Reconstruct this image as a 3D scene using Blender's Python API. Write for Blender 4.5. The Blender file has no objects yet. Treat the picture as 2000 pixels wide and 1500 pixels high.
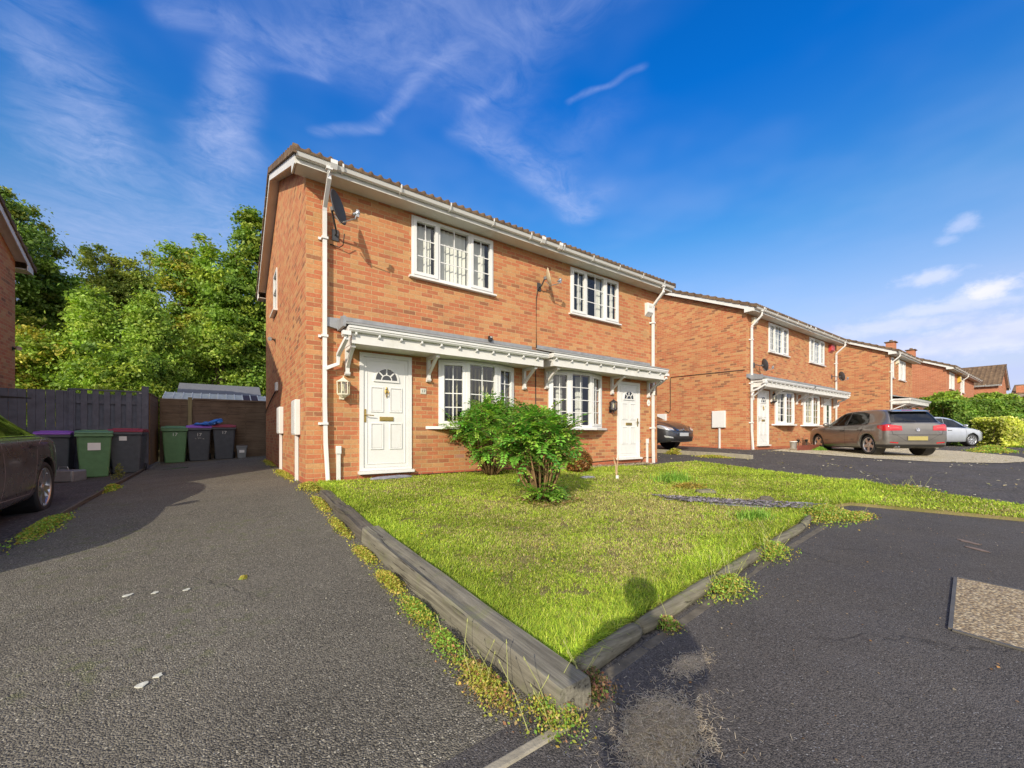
import bpy, bmesh, math, random
import numpy as np
from mathutils import Vector, Matrix
from mathutils.bvhtree import BVHTree
R = math.radians
sc = bpy.context.scene
# ---------------------------------------------------------------- camera
YAW = 54.5                      # viewing direction, degrees from the house front's +X
cam = bpy.data.cameras.new("camera"); cam_o = bpy.data.objects.new("camera", cam)
sc.collection.objects.link(cam_o); sc.camera = cam_o
cam.sensor_width = 36; cam.lens = 36 * 795 / 2000; cam.shift_y = 0.0485
cam.clip_start = 0.02; cam.clip_end = 5000
cam_o.location = (0, 0, 0); cam_o.rotation_euler = (R(90), 0, R(YAW - 90))
# ---------------------------------------------------------------- sun, sky, exposure
SUN_AZ, SUN_EL = 40.0, 25.5     # direction the light travels (from +X), elevation
sun = bpy.data.lights.new("sun", 'SUN'); sun.energy = 4.3; sun.angle = R(0.55); sun.color = (1.0, 0.90, 0.74)
sun_o = bpy.data.objects.new("sun", sun); sc.collection.objects.link(sun_o)
ld = Vector((math.cos(R(SUN_AZ)) * math.cos(R(SUN_EL)), math.sin(R(SUN_AZ)) * math.cos(R(SUN_EL)), -math.sin(R(SUN_EL))))
sun_o.rotation_euler = ld.to_track_quat('-Z', 'Y').to_euler()
sun_o.location = (-6, -5, 12)
sc.view_settings.view_transform = 'Standard'; sc.view_settings.look = 'None'
sc.view_settings.exposure = 0.16; sc.view_settings.gamma = 1.0
sc.view_settings.use_curve_mapping = False

class NT:
    """tiny node-tree helper"""
    def __init__(s, nt): s.nt = nt; s.n = nt.nodes; s.l = nt.links
    def node(s, t, **kw):
        n = s.n.new(t)
        for k, v in kw.items():
            if k.startswith('i_'):
                n.inputs[int(k[2:]) if k[2:].isdigit() else k[2:].replace('_', ' ')].default_value = v
            else: setattr(n, k, v)
        return n
    def link(s, a, b): s.l.new(a, b)
    def _in(s, sock, v):
        if isinstance(v, bpy.types.NodeSocket): s.l.new(v, sock)
        elif v is not None: sock.default_value = v
    def math(s, op, a, b=None, c=None, clamp=False):
        n = s.n.new('ShaderNodeMath'); n.operation = op; n.use_clamp = clamp
        s._in(n.inputs[0], a)
        if b is not None: s._in(n.inputs[1], b)
        if c is not None: s._in(n.inputs[2], c)
        return n.outputs[0]
    def vmath(s, op, a, b=None):
        n = s.n.new('ShaderNodeVectorMath'); n.operation = op
        s._in(n.inputs[0], a)
        if b is not None: s._in(n.inputs[1], b)
        return n.outputs['Value'] if op in ('DOT_PRODUCT', 'LENGTH', 'DISTANCE') else n.outputs[0]
    def mix(s, f, a, b, mode='MIX'):
        n = s.n.new('ShaderNodeMix'); n.data_type = 'RGBA'; n.blend_type = mode
        s._in(n.inputs['Factor'], f)
        for nm, v in (('A', a), ('B', b)):
            sock = [i for i in n.inputs if i.name == nm and i.type == 'RGBA'][0]
            if isinstance(v, (tuple, list)): v = (*v[:3], 1)
            s._in(sock, v)
        return [o for o in n.outputs if o.type == 'RGBA'][0]
    def rng(s, v, a, b, c=0.0, d=1.0, smooth=False):
        n = s.n.new('ShaderNodeMapRange'); n.interpolation_type = 'SMOOTHSTEP' if smooth else 'LINEAR'
        s._in(n.inputs[0], v)
        for i, x in enumerate((a, b, c, d)): n.inputs[i + 1].default_value = x
        return n.outputs[0]
    def noise(s, vec, scale, detail=3, rough=0.55, dist=0.0, out=0):
        n = s.n.new('ShaderNodeTexNoise'); n.inputs['Scale'].default_value = scale
        n.inputs['Detail'].default_value = detail; n.inputs['Roughness'].default_value = rough
        n.inputs['Distortion'].default_value = dist
        if vec is not None: s.l.new(vec, n.inputs['Vector'])
        return n.outputs[out]
    def vor(s, vec, scale, feature='F1', out='Distance', rnd=1.0):
        n = s.n.new('ShaderNodeTexVoronoi'); n.feature = feature; n.inputs['Scale'].default_value = scale
        n.inputs['Randomness'].default_value = rnd
        if vec is not None: s.l.new(vec, n.inputs['Vector'])
        return n.outputs[out]
    def ramp(s, f, stops, interp='LINEAR'):
        n = s.n.new('ShaderNodeValToRGB'); n.color_ramp.interpolation = interp
        e = n.color_ramp.elements
        while len(e) > 1: e.remove(e[-1])
        e[0].position = stops[0][0]; e[0].color = (*stops[0][1], 1)
        for p, c in stops[1:]:
            x = e.new(p); x.color = (*c, 1)
        s._in(n.inputs[0], f)
        return n.outputs[0]
    def bump(s, h, strength=0.3, dist=0.01, normal=None):
        n = s.n.new('ShaderNodeBump'); n.inputs['Strength'].default_value = strength
        n.inputs['Distance'].default_value = dist; s.l.new(h, n.inputs['Height'])
        if normal is not None: s.l.new(normal, n.inputs['Normal'])
        return n.outputs[0]
    def sep(s, v):
        n = s.n.new('ShaderNodeSeparateXYZ'); s.l.new(v, n.inputs[0]); return n.outputs
    def comb(s, x, y, z):
        n = s.n.new('ShaderNodeCombineXYZ')
        for i, v in enumerate((x, y, z)): s._in(n.inputs[i], v)
        return n.outputs[0]

BK_FILL = (11.5, 10.9, 10.4)
CL = (4.0, 4.6, 6.9); HZ = (4.0, 4.25, 6.2)
# world: Nishita sky, deepened, with thin cirrus laid on a high flat layer
w = bpy.data.worlds.new("World"); sc.world = w; w.use_nodes = True
t = NT(w.node_tree); t.n.clear()
sky = t.node('ShaderNodeTexSky', sky_type='NISHITA'); sky.sun_disc = False
sky.sun_elevation = R(SUN_EL)
# sun stands at -ld; Nishita rotation is measured clockwise from +Y
sky.sun_rotation = math.atan2(-ld.x, -ld.y)
sky.air_density = 1.0; sky.dust_density = 0.25; sky.ozone_density = 3.0
tc = t.node('ShaderNodeTexCoord'); D = tc.outputs['Generated']
dx, dy, dz = t.sep(D)
dzc = t.math('MAXIMUM', dz, 0.03)
px_, py_ = t.math('DIVIDE', dx, dzc), t.math('DIVIDE', dy, dzc)
P = t.comb(px_, py_, 0.0)                         # position on the cirrus layer
warp = t.noise(P, 0.9, 4, 0.6, out=1)
Pw = t.vmath('ADD', P, t.vmath('MULTIPLY', t.vmath('SUBTRACT', warp, (0.5, 0.5, 0.5)), (0.55, 0.55, 0)))
def streak(a, b, w0, w1, gain, soft=1.0):
    """soft band of cirrus between two points of the cloud layer"""
    ax, ay = a; bx, by = b; L2 = (bx - ax) ** 2 + (by - ay) ** 2
    x, y, _ = t.sep(Pw)
    rx, ry = t.math('SUBTRACT', x, ax), t.math('SUBTRACT', y, ay)
    h = t.math('DIVIDE', t.math('ADD', t.math('MULTIPLY', rx, bx - ax), t.math('MULTIPLY', ry, by - ay)), L2)
    hc = t.math('MINIMUM', t.math('MAXIMUM', h, 0.0), 1.0)
    qx = t.math('SUBTRACT', rx, t.math('MULTIPLY', hc, bx - ax)); qy = t.math('SUBTRACT', ry, t.math('MULTIPLY', hc, by - ay))
    d = t.math('SQRT', t.math('ADD', t.math('MULTIPLY', qx, qx), t.math('MULTIPLY', qy, qy)))
    wd = t.math('ADD', t.math('MULTIPLY', hc, w1 - w0), w0)
    return t.math('MULTIPLY', t.rng(t.math('DIVIDE', d, wd), 0.0, 1.0, 1.0, 0.0, True), gain)
S_ = []
def C_(u, v):
    a = (math.cos(R(YAW)) * 795 + math.sin(R(YAW)) * (u - 1000), math.sin(R(YAW)) * 795 - math.cos(R(YAW)) * (u - 1000), 847 - v)
    return (a[0] / a[2], a[1] / a[2])
for (a, b, w0, w1, g) in [((465, 95), (455, 300), .07, .16, .75), ((455, 300), (405, 480), .14, .3, .6),
                          ((300, -30), (620, 75), .06, .10, .55), ((470, 90), (640, 130), .035, .03, .4),
                          ((640, 280), (770, 235), .035, .03, .5), ((770, 235), (900, 90), .03, .035, .5),
                          ((780, 60), (1010, 200), .22, .16, .33), ((700, 30), (1020, 20), .25, .2, .36),
                          ((950, 250), (1130, 390), .08, .14, .7), ((1130, 390), (1200, 360), .12, .10, .35),
                          ((1180, 250), (1060, 330), .14, .2, .26), ((1130, 195), (1220, 170), .018, .02, .5), ((930, 210), (1000, 150), .03, .04, .4),
                          ((100, 120), (180, 300), .14, .24, .6), ((180, 300), (180, 470), .24, .5, .55), ((60, -40), (120, 120), .12, .2, .4),
                          ((1000, 40), (1180, -20), .08, .08, .35)]:
    S_.append(streak(C_(*a), C_(*b), w0 * 1.35, w1 * 1.35, g))
tot = S_[0]
for s_ in S_[1:]: tot = t.math('ADD', tot, t.math('MULTIPLY', s_, t.math('SUBTRACT', 1.0, t.math('MINIMUM', tot, 1.0))))
rotv = t.node('ShaderNodeMapping'); rotv.inputs['Rotation'].default_value = (0, 0, R(-25)); rotv.inputs['Scale'].default_value = (1.0, 1.7, 1.0)
t.link(Pw, rotv.inputs[0])
fib = t.noise(rotv.outputs[0], 5.0, 8, 0.66, 0.8)
fine = t.noise(Pw, 15.0, 8, 0.65, 0.3)
tex = t.math('ADD', t.math('MULTIPLY', t.rng(fib, 0.30, 0.74), 0.75), t.math('MULTIPLY', t.rng(fine, 0.3, 0.75), 0.40))
veil = t.math('MULTIPLY', t.rng(t.noise(P, 0.7, 4, 0.6), 0.42, 0.70, 0, 1, True), 0.14)
cirrus = t.math('ADD', t.math('MULTIPLY', t.math('POWER', tot, 1.25), t.math('MULTIPLY', tex, .72)), veil)
# low bank: small puffs near the horizon on the right
az = t.math('DIVIDE', dy, t.math('MAXIMUM', dx, 0.05))
lowv = t.comb(t.math('MULTIPLY', az, 6.0), t.math('MULTIPLY', dz, 26.0), 0.0)
puff = t.rng(t.noise(lowv, 1.1, 6, 0.6), 0.52, 0.66, 0, 1, True)
band = t.math('MULTIPLY', t.rng(dz, 0.05, 0.13, 0, 1, True), t.rng(dz, 0.19, 0.28, 1, 0, True))
rightside = t.math('MULTIPLY', t.rng(az, 0.30, 0.16, 0, 1, True), t.rng(dx, 0.3, 0.6))
puffs = t.math('MULTIPLY', t.math('MULTIPLY', puff, band), t.math('MULTIPLY', rightside, 0.0))
streaky = t.math('MULTIPLY', t.rng(t.noise(t.comb(t.math('MULTIPLY', az, 3.0), t.math('MULTIPLY', dz, 14.0), 3.0), 1.4, 5, 0.6), 0.35, 0.70, 0, 1, True), t.math('MULTIPLY', t.rng(dz, 0.30, 0.10, 0, 1, True), 0.75))
cloud = t.math('MINIMUM', t.math('ADD', t.math('ADD', cirrus, puffs), streaky), 0.92)

# separate small puffs low on the right, placed by bearing and elevation
rgt_ = t.math('ADD', t.math('MULTIPLY', dx, math.sin(R(YAW))), t.math('MULTIPLY', dy, -math.cos(R(YAW)))); fwd_ = t.math('ADD', t.math('MULTIPLY', dx, math.cos(R(YAW))), t.math('MULTIPLY', dy, math.sin(R(YAW))))
bear = t.math('ARCTAN2', rgt_, fwd_); pn = t.noise(t.comb(t.math('MULTIPLY', bear, 9.0), t.math('MULTIPLY', dz, 14.0), 0.0), 3.2, 7, .62)
puffs2 = None
for (u_, v_, ru, rv, g_) in [(1935, 566, .030, .016, 1.0), (1900, 585, .05, .016, .55), (1815, 541, .034, .012, .55), (1880, 437, .02, .012, .35), (1850, 470, .015, .007, .25), (1860, 600, .10, .012, .5), (1760, 635, .10, .014, .5), (1990, 640, .10, .02, .7), (1900, 668, .16, .02, .6), (1640, 655, .10, .012, .4)]:
    b0 = math.atan2(u_ - 1000, 795); L0 = math.sqrt(795 ** 2 + (u_ - 1000) ** 2 + (847 - v_) ** 2); z0_ = (847 - v_) / L0
    e1 = t.math('DIVIDE', t.math('SUBTRACT', bear, b0), ru); e2 = t.math('DIVIDE', t.math('SUBTRACT', dz, z0_), rv)
    rr_ = t.math('SQRT', t.math('ADD', t.math('MULTIPLY', e1, e1), t.math('MULTIPLY', e2, e2)))
    m_ = t.math('MULTIPLY', t.rng(t.math('ADD', rr_, t.math('MULTIPLY', t.math('SUBTRACT', pn, .5), 2.6)), .1, 1.5, 1, 0, True), g_)
    puffs2 = m_ if puffs2 is None else t.math('MAXIMUM', puffs2, m_)
puffs2 = t.math('MULTIPLY', puffs2, t.math('MULTIPLY', t.math('GREATER_THAN', fwd_, 0.0), .8))

grade = t.ramp(dz, [(0.0, (1.0, .80, .70)), (.10, (.92, .82, .78)), (.22, (.72, .84, .92)), (.40, (.30, .78, 1.05)), (.62, (.02, .62, 1.30)), (1.0, (.01, .58, 1.40))])
skyc = t.mix(1.0, sky.outputs[0], grade, 'MULTIPLY')
skyc = t.mix(1.0, skyc, (1.25, 1.25, 1.25), 'MULTIPLY')
hzf = t.math('MULTIPLY', t.rng(dz, 0.0, .46, 1.0, 0.0, True), .80)
skyc = t.mix(hzf, skyc, (HZ[0], HZ[1], HZ[2]))
skyc = t.mix(puffs2, skyc, (7.6, 7.3, 8.4))
# unseen bright cloud added behind the photographer to lift and neutralise ambient light
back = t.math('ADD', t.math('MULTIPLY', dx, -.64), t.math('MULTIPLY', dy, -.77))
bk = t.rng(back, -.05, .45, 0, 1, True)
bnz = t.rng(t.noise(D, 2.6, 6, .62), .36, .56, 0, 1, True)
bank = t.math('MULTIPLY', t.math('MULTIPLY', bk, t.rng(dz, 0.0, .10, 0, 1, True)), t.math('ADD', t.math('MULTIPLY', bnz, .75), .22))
skyc = t.mix(cloud, skyc, (CL[0], CL[1], CL[2]))
skyc = t.mix(bank, skyc, (BK_FILL[0], BK_FILL[1], BK_FILL[2]))
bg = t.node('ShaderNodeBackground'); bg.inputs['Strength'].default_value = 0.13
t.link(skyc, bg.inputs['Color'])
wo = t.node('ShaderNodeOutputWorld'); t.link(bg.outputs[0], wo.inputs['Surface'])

# ---------------------------------------------------------------- helpers
COL = sc.collection
def tag(o, label, cat, group=None, kind=None):
    if label: o['label'] = label
    if cat: o['category'] = cat
    if group: o['group'] = group
    if kind: o['kind'] = kind
    return o
def empty(name, loc, rz=0.0, label=None, cat=None, group=None):
    o = bpy.data.objects.new(name, None); COL.objects.link(o); o.empty_display_size = 0.1
    o.location = loc; o.rotation_euler = (0, 0, rz)
    return tag(o, label, cat, group)
def link(name, me, mat, parent=None, smooth=False):
    o = bpy.data.objects.new(name, me); COL.objects.link(o)
    if mat is not None and len(me.materials) == 0: me.materials.append(mat)
    if parent is not None: o.parent = parent
    if smooth: me.polygons.foreach_set('use_smooth', [True] * len(me.polygons))
    return o
def copy_tree(o, parent=None):
    c = o.copy(); COL.objects.link(c)
    if parent is not None: c.parent = parent
    for ch in list(o.children): copy_tree(ch, c)
    return c
class MB:
    def __init__(s): s.v = []; s.f = []
    def add(s, vs, fs):
        b = len(s.v); s.v += [tuple(p) for p in vs]; s.f += [tuple(i + b for i in f) for f in fs]
    def box(s, x0, x1, y0, y1, z0, z1, M=None):
        vs = [(x, y, z) for x in (x0, x1) for y in (y0, y1) for z in (z0, z1)]
        if M is not None: vs = [M @ Vector(p) for p in vs]
        s.add(vs, [(0, 1, 3, 2), (4, 6, 7, 5), (0, 4, 5, 1), (2, 3, 7, 6), (0, 2, 6, 4), (1, 5, 7, 3)])
    def quad(s, a, b, c, d): s.add([a, b, c, d], [(0, 1, 2, 3)])
    def prism(s, poly, axis, a, b):
        """2-D polygon swept along an axis ('x': poly=(y,z); 'y': (x,z); 'z': (x,y))"""
        n = len(poly)
        def mk(p, c): return {'x': (c, p[0], p[1]), 'y': (p[0], c, p[1]), 'z': (p[0], p[1], c)}[axis]
        vs = [mk(p, a) for p in poly] + [mk(p, b) for p in poly]
        s.add(vs, [tuple(range(n - 1, -1, -1)), tuple(range(n, 2 * n))] + [(i, (i + 1) % n, n + (i + 1) % n, n + i) for i in range(n)])
    def tube(s, pts, r, n=8, caps=True, rot=0.0, flat=1.0):
        pts = [Vector(p) for p in pts]; rs = r if isinstance(r, (list, tuple)) else [r] * len(pts)
        rings = []
        up = Vector((0, 0, 1))
        for i, p in enumerate(pts):
            if i == 0: d = pts[1] - p
            elif i == len(pts) - 1: d = p - pts[i - 1]
            else: d = (pts[i + 1] - p).normalized() + (p - pts[i - 1]).normalized()
            d.normalize()
            u = up.cross(d)
            if u.length < 0.05: u = Vector((1, 0, 0)) - d * d.x
            u.normalize(); v = d.cross(u)
            k = 1.0
            if 0 < i < len(pts) - 1:
                c = max(0.5, (pts[i + 1] - p).normalized().dot(d)); k = 1 / c if n == 4 else 1.0
            rings.append([p + (u * math.cos(2 * math.pi * j / n + rot) * rs[i] + v * math.sin(2 * math.pi * j / n + rot) * rs[i] * flat) * (k if False else 1) for j in range(n)])
        b = len(s.v); s.v += [tuple(q) for ring in rings for q in ring]
        for i in range(len(pts) - 1):
            for j in range(n):
                s.f.append((b + i * n + j, b + i * n + (j + 1) % n, b + (i + 1) * n + (j + 1) % n, b + (i + 1) * n + j))
        if caps:
            s.f.append(tuple(b + j for j in range(n - 1, -1, -1))); e = b + (len(pts) - 1) * n
            s.f.append(tuple(e + j for j in range(n)))
    def sq(s, pts, h): s.tube(pts, h * 0.7071, 4, True, math.pi / 4)
    def lathe(s, prof, M=None, n=20, a0=0, a1=2 * math.pi):
        """profile of (r,z) turned round local Z"""
        b = len(s.v); full = abs(a1 - a0 - 2 * math.pi) < 1e-6; m = n if full else n + 1
        for r_, z in prof:
            for j in range(m):
                a = a0 + (a1 - a0) * j / n
                p = Vector((r_ * math.cos(a), r_ * math.sin(a), z))
                s.v.append(tuple(M @ p) if M is not None else tuple(p))
        for i in range(len(prof) - 1):
            for j in range(n):
                k = (j + 1) % m
                s.f.append((b + i * m + j, b + i * m + k, b + (i + 1) * m + k, b + (i + 1) * m + j))
    def mesh(s, name):
        me = bpy.data.meshes.new(name); me.from_pydata(s.v, [], s.f); me.update(); return me
    def build(s, name, mat, parent=None, smooth=False, bevel=0.0, fix=False):
        me = s.mesh(name)
        if fix:
            bm = bmesh.new(); bm.from_mesh(me); bmesh.ops.recalc_face_normals(bm, faces=bm.faces); bm.to_mesh(me); bm.free()
        o = link(name, me, mat, parent, smooth)
        if bevel:
            m = o.modifiers.new('bevel', 'BEVEL'); m.width = bevel; m.segments = 2; m.limit_method = 'ANGLE'; m.angle_limit = R(40)
        return o
def fast_mesh(name, co, quads=None, tris=None, col=None, mat=None):
    """big meshes from numpy: co (N,3); quads (M,4) or tris (M,3); col (N,3) point colours"""
    me = bpy.data.meshes.new(name)
    F_ = quads if quads is not None else tris; k = F_.shape[1]
    me.vertices.add(len(co)); me.vertices.foreach_set('co', np.ascontiguousarray(co, dtype=np.float32).ravel())
    me.loops.add(F_.size); me.loops.foreach_set('vertex_index', np.ascontiguousarray(F_, dtype=np.int32).ravel())
    me.polygons.add(len(F_)); me.polygons.foreach_set('loop_start', np.arange(0, F_.size, k, dtype=np.int32))
    me.update(calc_edges=True)
    if col is not None:
        a = me.color_attributes.new('Col', 'FLOAT_COLOR', 'POINT')
        c4 = np.ones((len(co), 4), dtype=np.float32); c4[:, :3] = col; a.data.foreach_set('color', c4.ravel())
    if mat is not None: me.materials.append(mat)
    return me
# ---------------------------------------------------------------- the lie of the land
GP = np.array([(1, 1.1, -1.12), (1, 4, -1.02), (1.07, 7.05, -.81), (1.07, 14, -.73), (-1.85, 7.8, -.985), (-1.1, 15.2, -.82), (-2.5, 13, -.97),
    (-3, 4, -1.1), (0, 0, -1.15), (10.1, 7.05, -.82), (6, 7, -.82), (5.4, 1.7, -1.0), (7.5, .4, -.98), (9.5, 3.9, -.84), (12, 6, -.64), (15, 6.86, -.57),
    (24, 6.86, -.52), (17.2, 4, -.69), (19, 6, -.63), (21, 2, -.7), (31.9, 3.5, -.68), (40, 0, -.7), (0, -6, -1.3), (13, 8.6, -.55), (13, 14, -.5), (10.1, 14, -.7),
    (-6, 13, -1.0), (-1.5, 13.65, -.88), (3.54, 4.19, -.95), (3, .3, -1.07), (60, 6, -.75), (60, -20, -.75), (30, -20, -.9), (-30, 0, -1.1), (-30, 40, -.9), (30, 40, -.7), (0, 40, -.8), (0, -30, -1.2)], dtype=float)
def _tps(d): return np.where(d > 1e-9, d * d * np.log(np.maximum(d, 1e-9)), 0.0)
_n = len(GP); _A = np.zeros((_n + 3, _n + 3)); _d = np.linalg.norm(GP[:, None, :2] - GP[None, :, :2], axis=2)
_A[:_n, :_n] = _tps(_d) + np.eye(_n) * 0.5; _A[:_n, _n] = 1; _A[:_n, _n + 1:] = GP[:, :2]; _A[_n:, :_n] = _A[:_n, _n:].T
_W = np.linalg.solve(_A, np.concatenate([GP[:, 2], [0, 0, 0]]))
def ghn(xy):
    xy = np.asarray(xy, dtype=float); r_ = np.linalg.norm(xy - np.array([5, 3]), axis=1)
    k = np.clip((60 - r_) / 25, 0, 1); c = np.where(r_[:, None] > 58, np.array([5, 3]) + (xy - np.array([5, 3])) * (58 / np.maximum(r_, 1))[:, None], xy)
    out = np.empty(len(xy))
    for i in range(0, len(xy), 20000):
        cc = c[i:i + 20000]; d = np.linalg.norm(cc[:, None, :] - GP[None, :, :2], axis=2)
        out[i:i + 20000] = _tps(d) @ _W[:_n] + _W[_n] + cc @ _W[_n + 1:]
    return out * k + (-0.8) * (1 - k)
def gh(x, y): return float(ghn([(x, y)])[0])
def sheet(name, poly, off, mat, res=0.5, extra=None, skirt=0):
    """a surface laid over the land: polygon outline, height offset, kept finely divided"""
    bm = bmesh.new(); vs = [bm.verts.new((p[0], p[1], 0)) for p in poly]; bm.faces.new(vs)
    bmesh.ops.triangulate(bm, faces=bm.faces)
    for it in range(9):
        es = [e for e in bm.edges if e.calc_length() > res * (1 + 0.06 * max(0, e.verts[0].co.length - 8))]
        if not es: break
        bmesh.ops.subdivide_edges(bm, edges=es, cuts=1); bmesh.ops.triangulate(bm, faces=[f for f in bm.faces if len(f.verts) > 3])
    co = np.array([v.co[:2] for v in bm.verts]); z = ghn(co)
    for v, zz in zip(bm.verts, z): v.co.z = zz + off + (extra(v.co.x, v.co.y) if extra else 0)
    for f in bm.faces:
        if f.normal.z < 0: f.normal_flip()
    me = bpy.data.meshes.new(name); bm.to_mesh(me); bm.free()
    bm = bmesh.new(); bm.from_mesh(me); bm.normal_update()
    if skirt:
        ee = [e for e in bm.edges if e.is_boundary]; g_ = bmesh.ops.extrude_edge_only(bm, edges=ee)
        for v in [q for q in g_['geom'] if isinstance(q, bmesh.types.BMVert)]: v.co.z -= skirt
        bm.normal_update()
    for f in bm.faces:
        if f.normal.z < -.01: f.normal_flip()
    bm.to_mesh(me); bm.free()
    o = link(name, me, mat, None, True); o['kind'] = 'structure'
    return o
def in_poly(x, y, poly):
    x = np.asarray(x); y = np.asarray(y); c = np.zeros(len(x), bool); n = len(poly)
    for i in range(n):
        (x1, y1), (x2, y2) = poly[i][:2], poly[(i + 1) % n][:2]
        m = ((y1 > y) != (y2 > y)) & (x < (x2 - x1) * (y - y1) / ((y2 - y1) if y2 != y1 else 1e-9) + x1); c ^= m
    return c
# ---------------------------------------------------------------- materials
MATS = {}
def new_mat(name):
    m = bpy.data.materials.new(name); m.use_nodes = True; t = NT(m.node_tree)
    b = [n for n in t.n if n.type == 'BSDF_PRINCIPLED'][0]; MATS[name] = m
    return m, t, b
def P_(b, **kw):
    names = {'col': 'Base Color', 'rough': 'Roughness', 'metal': 'Metallic', 'spec': 'Specular IOR Level', 'coat': 'Coat Weight', 'coatr': 'Coat Roughness', 'trans': 'Transmission Weight', 'ior': 'IOR', 'sheen': 'Sheen Weight'}
    for k, v in kw.items():
        if k == 'col' and not isinstance(v, bpy.types.NodeSocket): v = (*v[:3], 1)
        b.inputs[names[k]].default_value = v
def obj_vec(t): return t.node('ShaderNodeTexCoord').outputs['Object']
def world_vec(t): return t.node('ShaderNodeNewGeometry').outputs['Position']
def simple(name, col, rough=0.5, metal=0.0, var=0.12, scale=6.0, bump=0.0, bscale=60.0, spec=0.5, coat=0.0, dirt=0.0, dirtcol=(0.12, 0.10, 0.07)):
    m, t, b = new_mat(name); v = world_vec(t); P_(b, rough=rough, metal=metal, spec=spec, coat=coat)
    n1 = t.noise(v, scale, 4, 0.6); lo = tuple(c * (1 - var) for c in col); hi = tuple(min(1, c * (1 + var)) for c in col)
    c = t.mix(t.rng(n1, 0.3, 0.7), lo, hi)
    if dirt:
        d = t.rng(t.noise(v, scale * 0.6, 6, 0.7), 0.52, 0.72, 0, dirt, True); c = t.mix(d, c, dirtcol)
    t.link(c, b.inputs['Base Color'])
    r2 = t.rng(t.noise(v, scale * 2.3, 3), 0.3, 0.7, max(0, rough - 0.08), min(1, rough + 0.08)); t.link(r2, b.inputs['Roughness'])
    if bump: t.link(t.bump(t.noise(v, bscale, 4), bump, 0.01), b.inputs['Normal'])
    return m
def brick_mat(name, stops, mortar, tint=1.0, plinth=False):
    m, t, b = new_mat(name)
    tcn = t.node('ShaderNodeTexCoord'); O = tcn.outputs['Object']; N = tcn.outputs['Normal']
    x, y, z = t.sep(O); nx, ny, nz = t.sep(N)
    k = t.math('GREATER_THAN', t.math('ABSOLUTE', nx), 0.6)
    u = t.math('ADD', t.math('MULTIPLY', x, t.math('SUBTRACT', 1.0, k)), t.math('MULTIPLY', y, k))
    v = t.math('ADD', z, 20.0)
    row = t.math('FLOOR', t.math('DIVIDE', v, 0.075)); fv = t.math('FRACT', t.math('DIVIDE', v, 0.075))
    wob = t.math('MULTIPLY', t.math('SUBTRACT', t.noise(O, 14, 2), 0.5), 0.03)
    cu = t.math('ADD', t.math('ADD', t.math('DIVIDE', u, 0.225), t.math('MULTIPLY', t.math('MODULO', row, 2.0), 0.5)), 50.0)
    cu = t.math('ADD', cu, wob)
    colm = t.math('FLOOR', cu); fu = t.math('FRACT', cu)
    wn = t.node('ShaderNodeTexWhiteNoise'); wn.noise_dimensions = '3D'; t.link(t.comb(colm, row, k), wn.inputs['Vector'])
    wn2 = t.node('ShaderNodeTexWhiteNoise'); wn2.noise_dimensions = '3D'; t.link(t.comb(row, colm, t.math('ADD', k, 7.0)), wn2.inputs['Vector'])
    big = t.noise(O, 0.55, 3, 0.6)
    val = t.math('ADD', t.math('MULTIPLY', wn.outputs[0], 0.92), t.math('MULTIPLY', t.math('SUBTRACT', big, 0.5), 0.5), clamp=True)
    c = t.ramp(val, stops)
    c = t.mix(t.rng(wn2.outputs[0], 0, 1, 0.0, 0.30), c, (0.52, 0.25, 0.11), 'MIX')
    c = t.mix(t.rng(t.noise(O, 26, 6, 0.75), 0.38, 0.66, 0, 0.45), c, (0.33, 0.12, 0.06)); c = t.mix(t.rng(t.noise(O, 17, 5, 0.7), 0.52, 0.72, 0, 0.35), c, (0.58, 0.36, 0.20))
    c = t.mix(t.rng(t.noise(O, 90, 3, 0.7), 0.60, 0.75, 0, 0.35), c, (0.12, 0.06, 0.04))
    mv = t.math('MAXIMUM', t.rng(t.math('ABSOLUTE', t.math('SUBTRACT', fu, 0.5)), 0.468, 0.482, 0, 1), t.rng(t.math('ABSOLUTE', t.math('SUBTRACT', fv, 0.5)), 0.415, 0.445, 0, 1))
    mc = t.mix(t.rng(t.noise(O, 30, 3), 0.3, 0.7), tuple(q * 0.82 for q in mortar), tuple(min(1, q * 1.15) for q in mortar))
    c = t.mix(mv, c, mc)
    stain = t.rng(t.noise(O, 0.9, 6, 0.68), 0.50, 0.78, 0, 0.38, True); c = t.mix(stain, c, (0.16, 0.085, 0.05))
    t.link(c, b.inputs['Base Color']); P_(b, rough=0.88, spec=0.25)
    h = t.math('ADD', t.math('MULTIPLY', t.math('SUBTRACT', 1.0, mv), 1.0), t.math('MULTIPLY', t.noise(O, 120, 4, 0.7), 0.5))
    t.link(t.bump(h, 0.55, 0.006), b.inputs['Normal'])
    return m
ST_MAIN = [(0.0, (0.19, 0.085, 0.050)), (0.05, (0.31, 0.120, 0.060)), (0.16, (0.46, 0.130, 0.062)), (0.38, (0.48, 0.165, 0.075)), (0.56, (0.52, 0.215, 0.090)), (0.72, (0.53, 0.26, 0.110)), (0.86, (0.53, 0.305, 0.135)), (0.95, (0.42, 0.24, 0.095)), (1.0, (0.40, 0.22, 0.17))]
M_BRICK = brick_mat("orange_brick", ST_MAIN, (0.46, 0.31, 0.155))
M_BRICKP = brick_mat("engineering_brick", [(0, (0.38, 0.085, 0.045)), (0.5, (0.47, 0.115, 0.06)), (1, (0.52, 0.16, 0.08))], (0.25, 0.15, 0.10))
M_BRICKF = brick_mat("distant_brick", [(0, (0.40, 0.13, 0.07)), (0.5, (0.50, 0.17, 0.085)), (1, (0.56, 0.23, 0.12))], (0.5, 0.3, 0.2))
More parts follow.
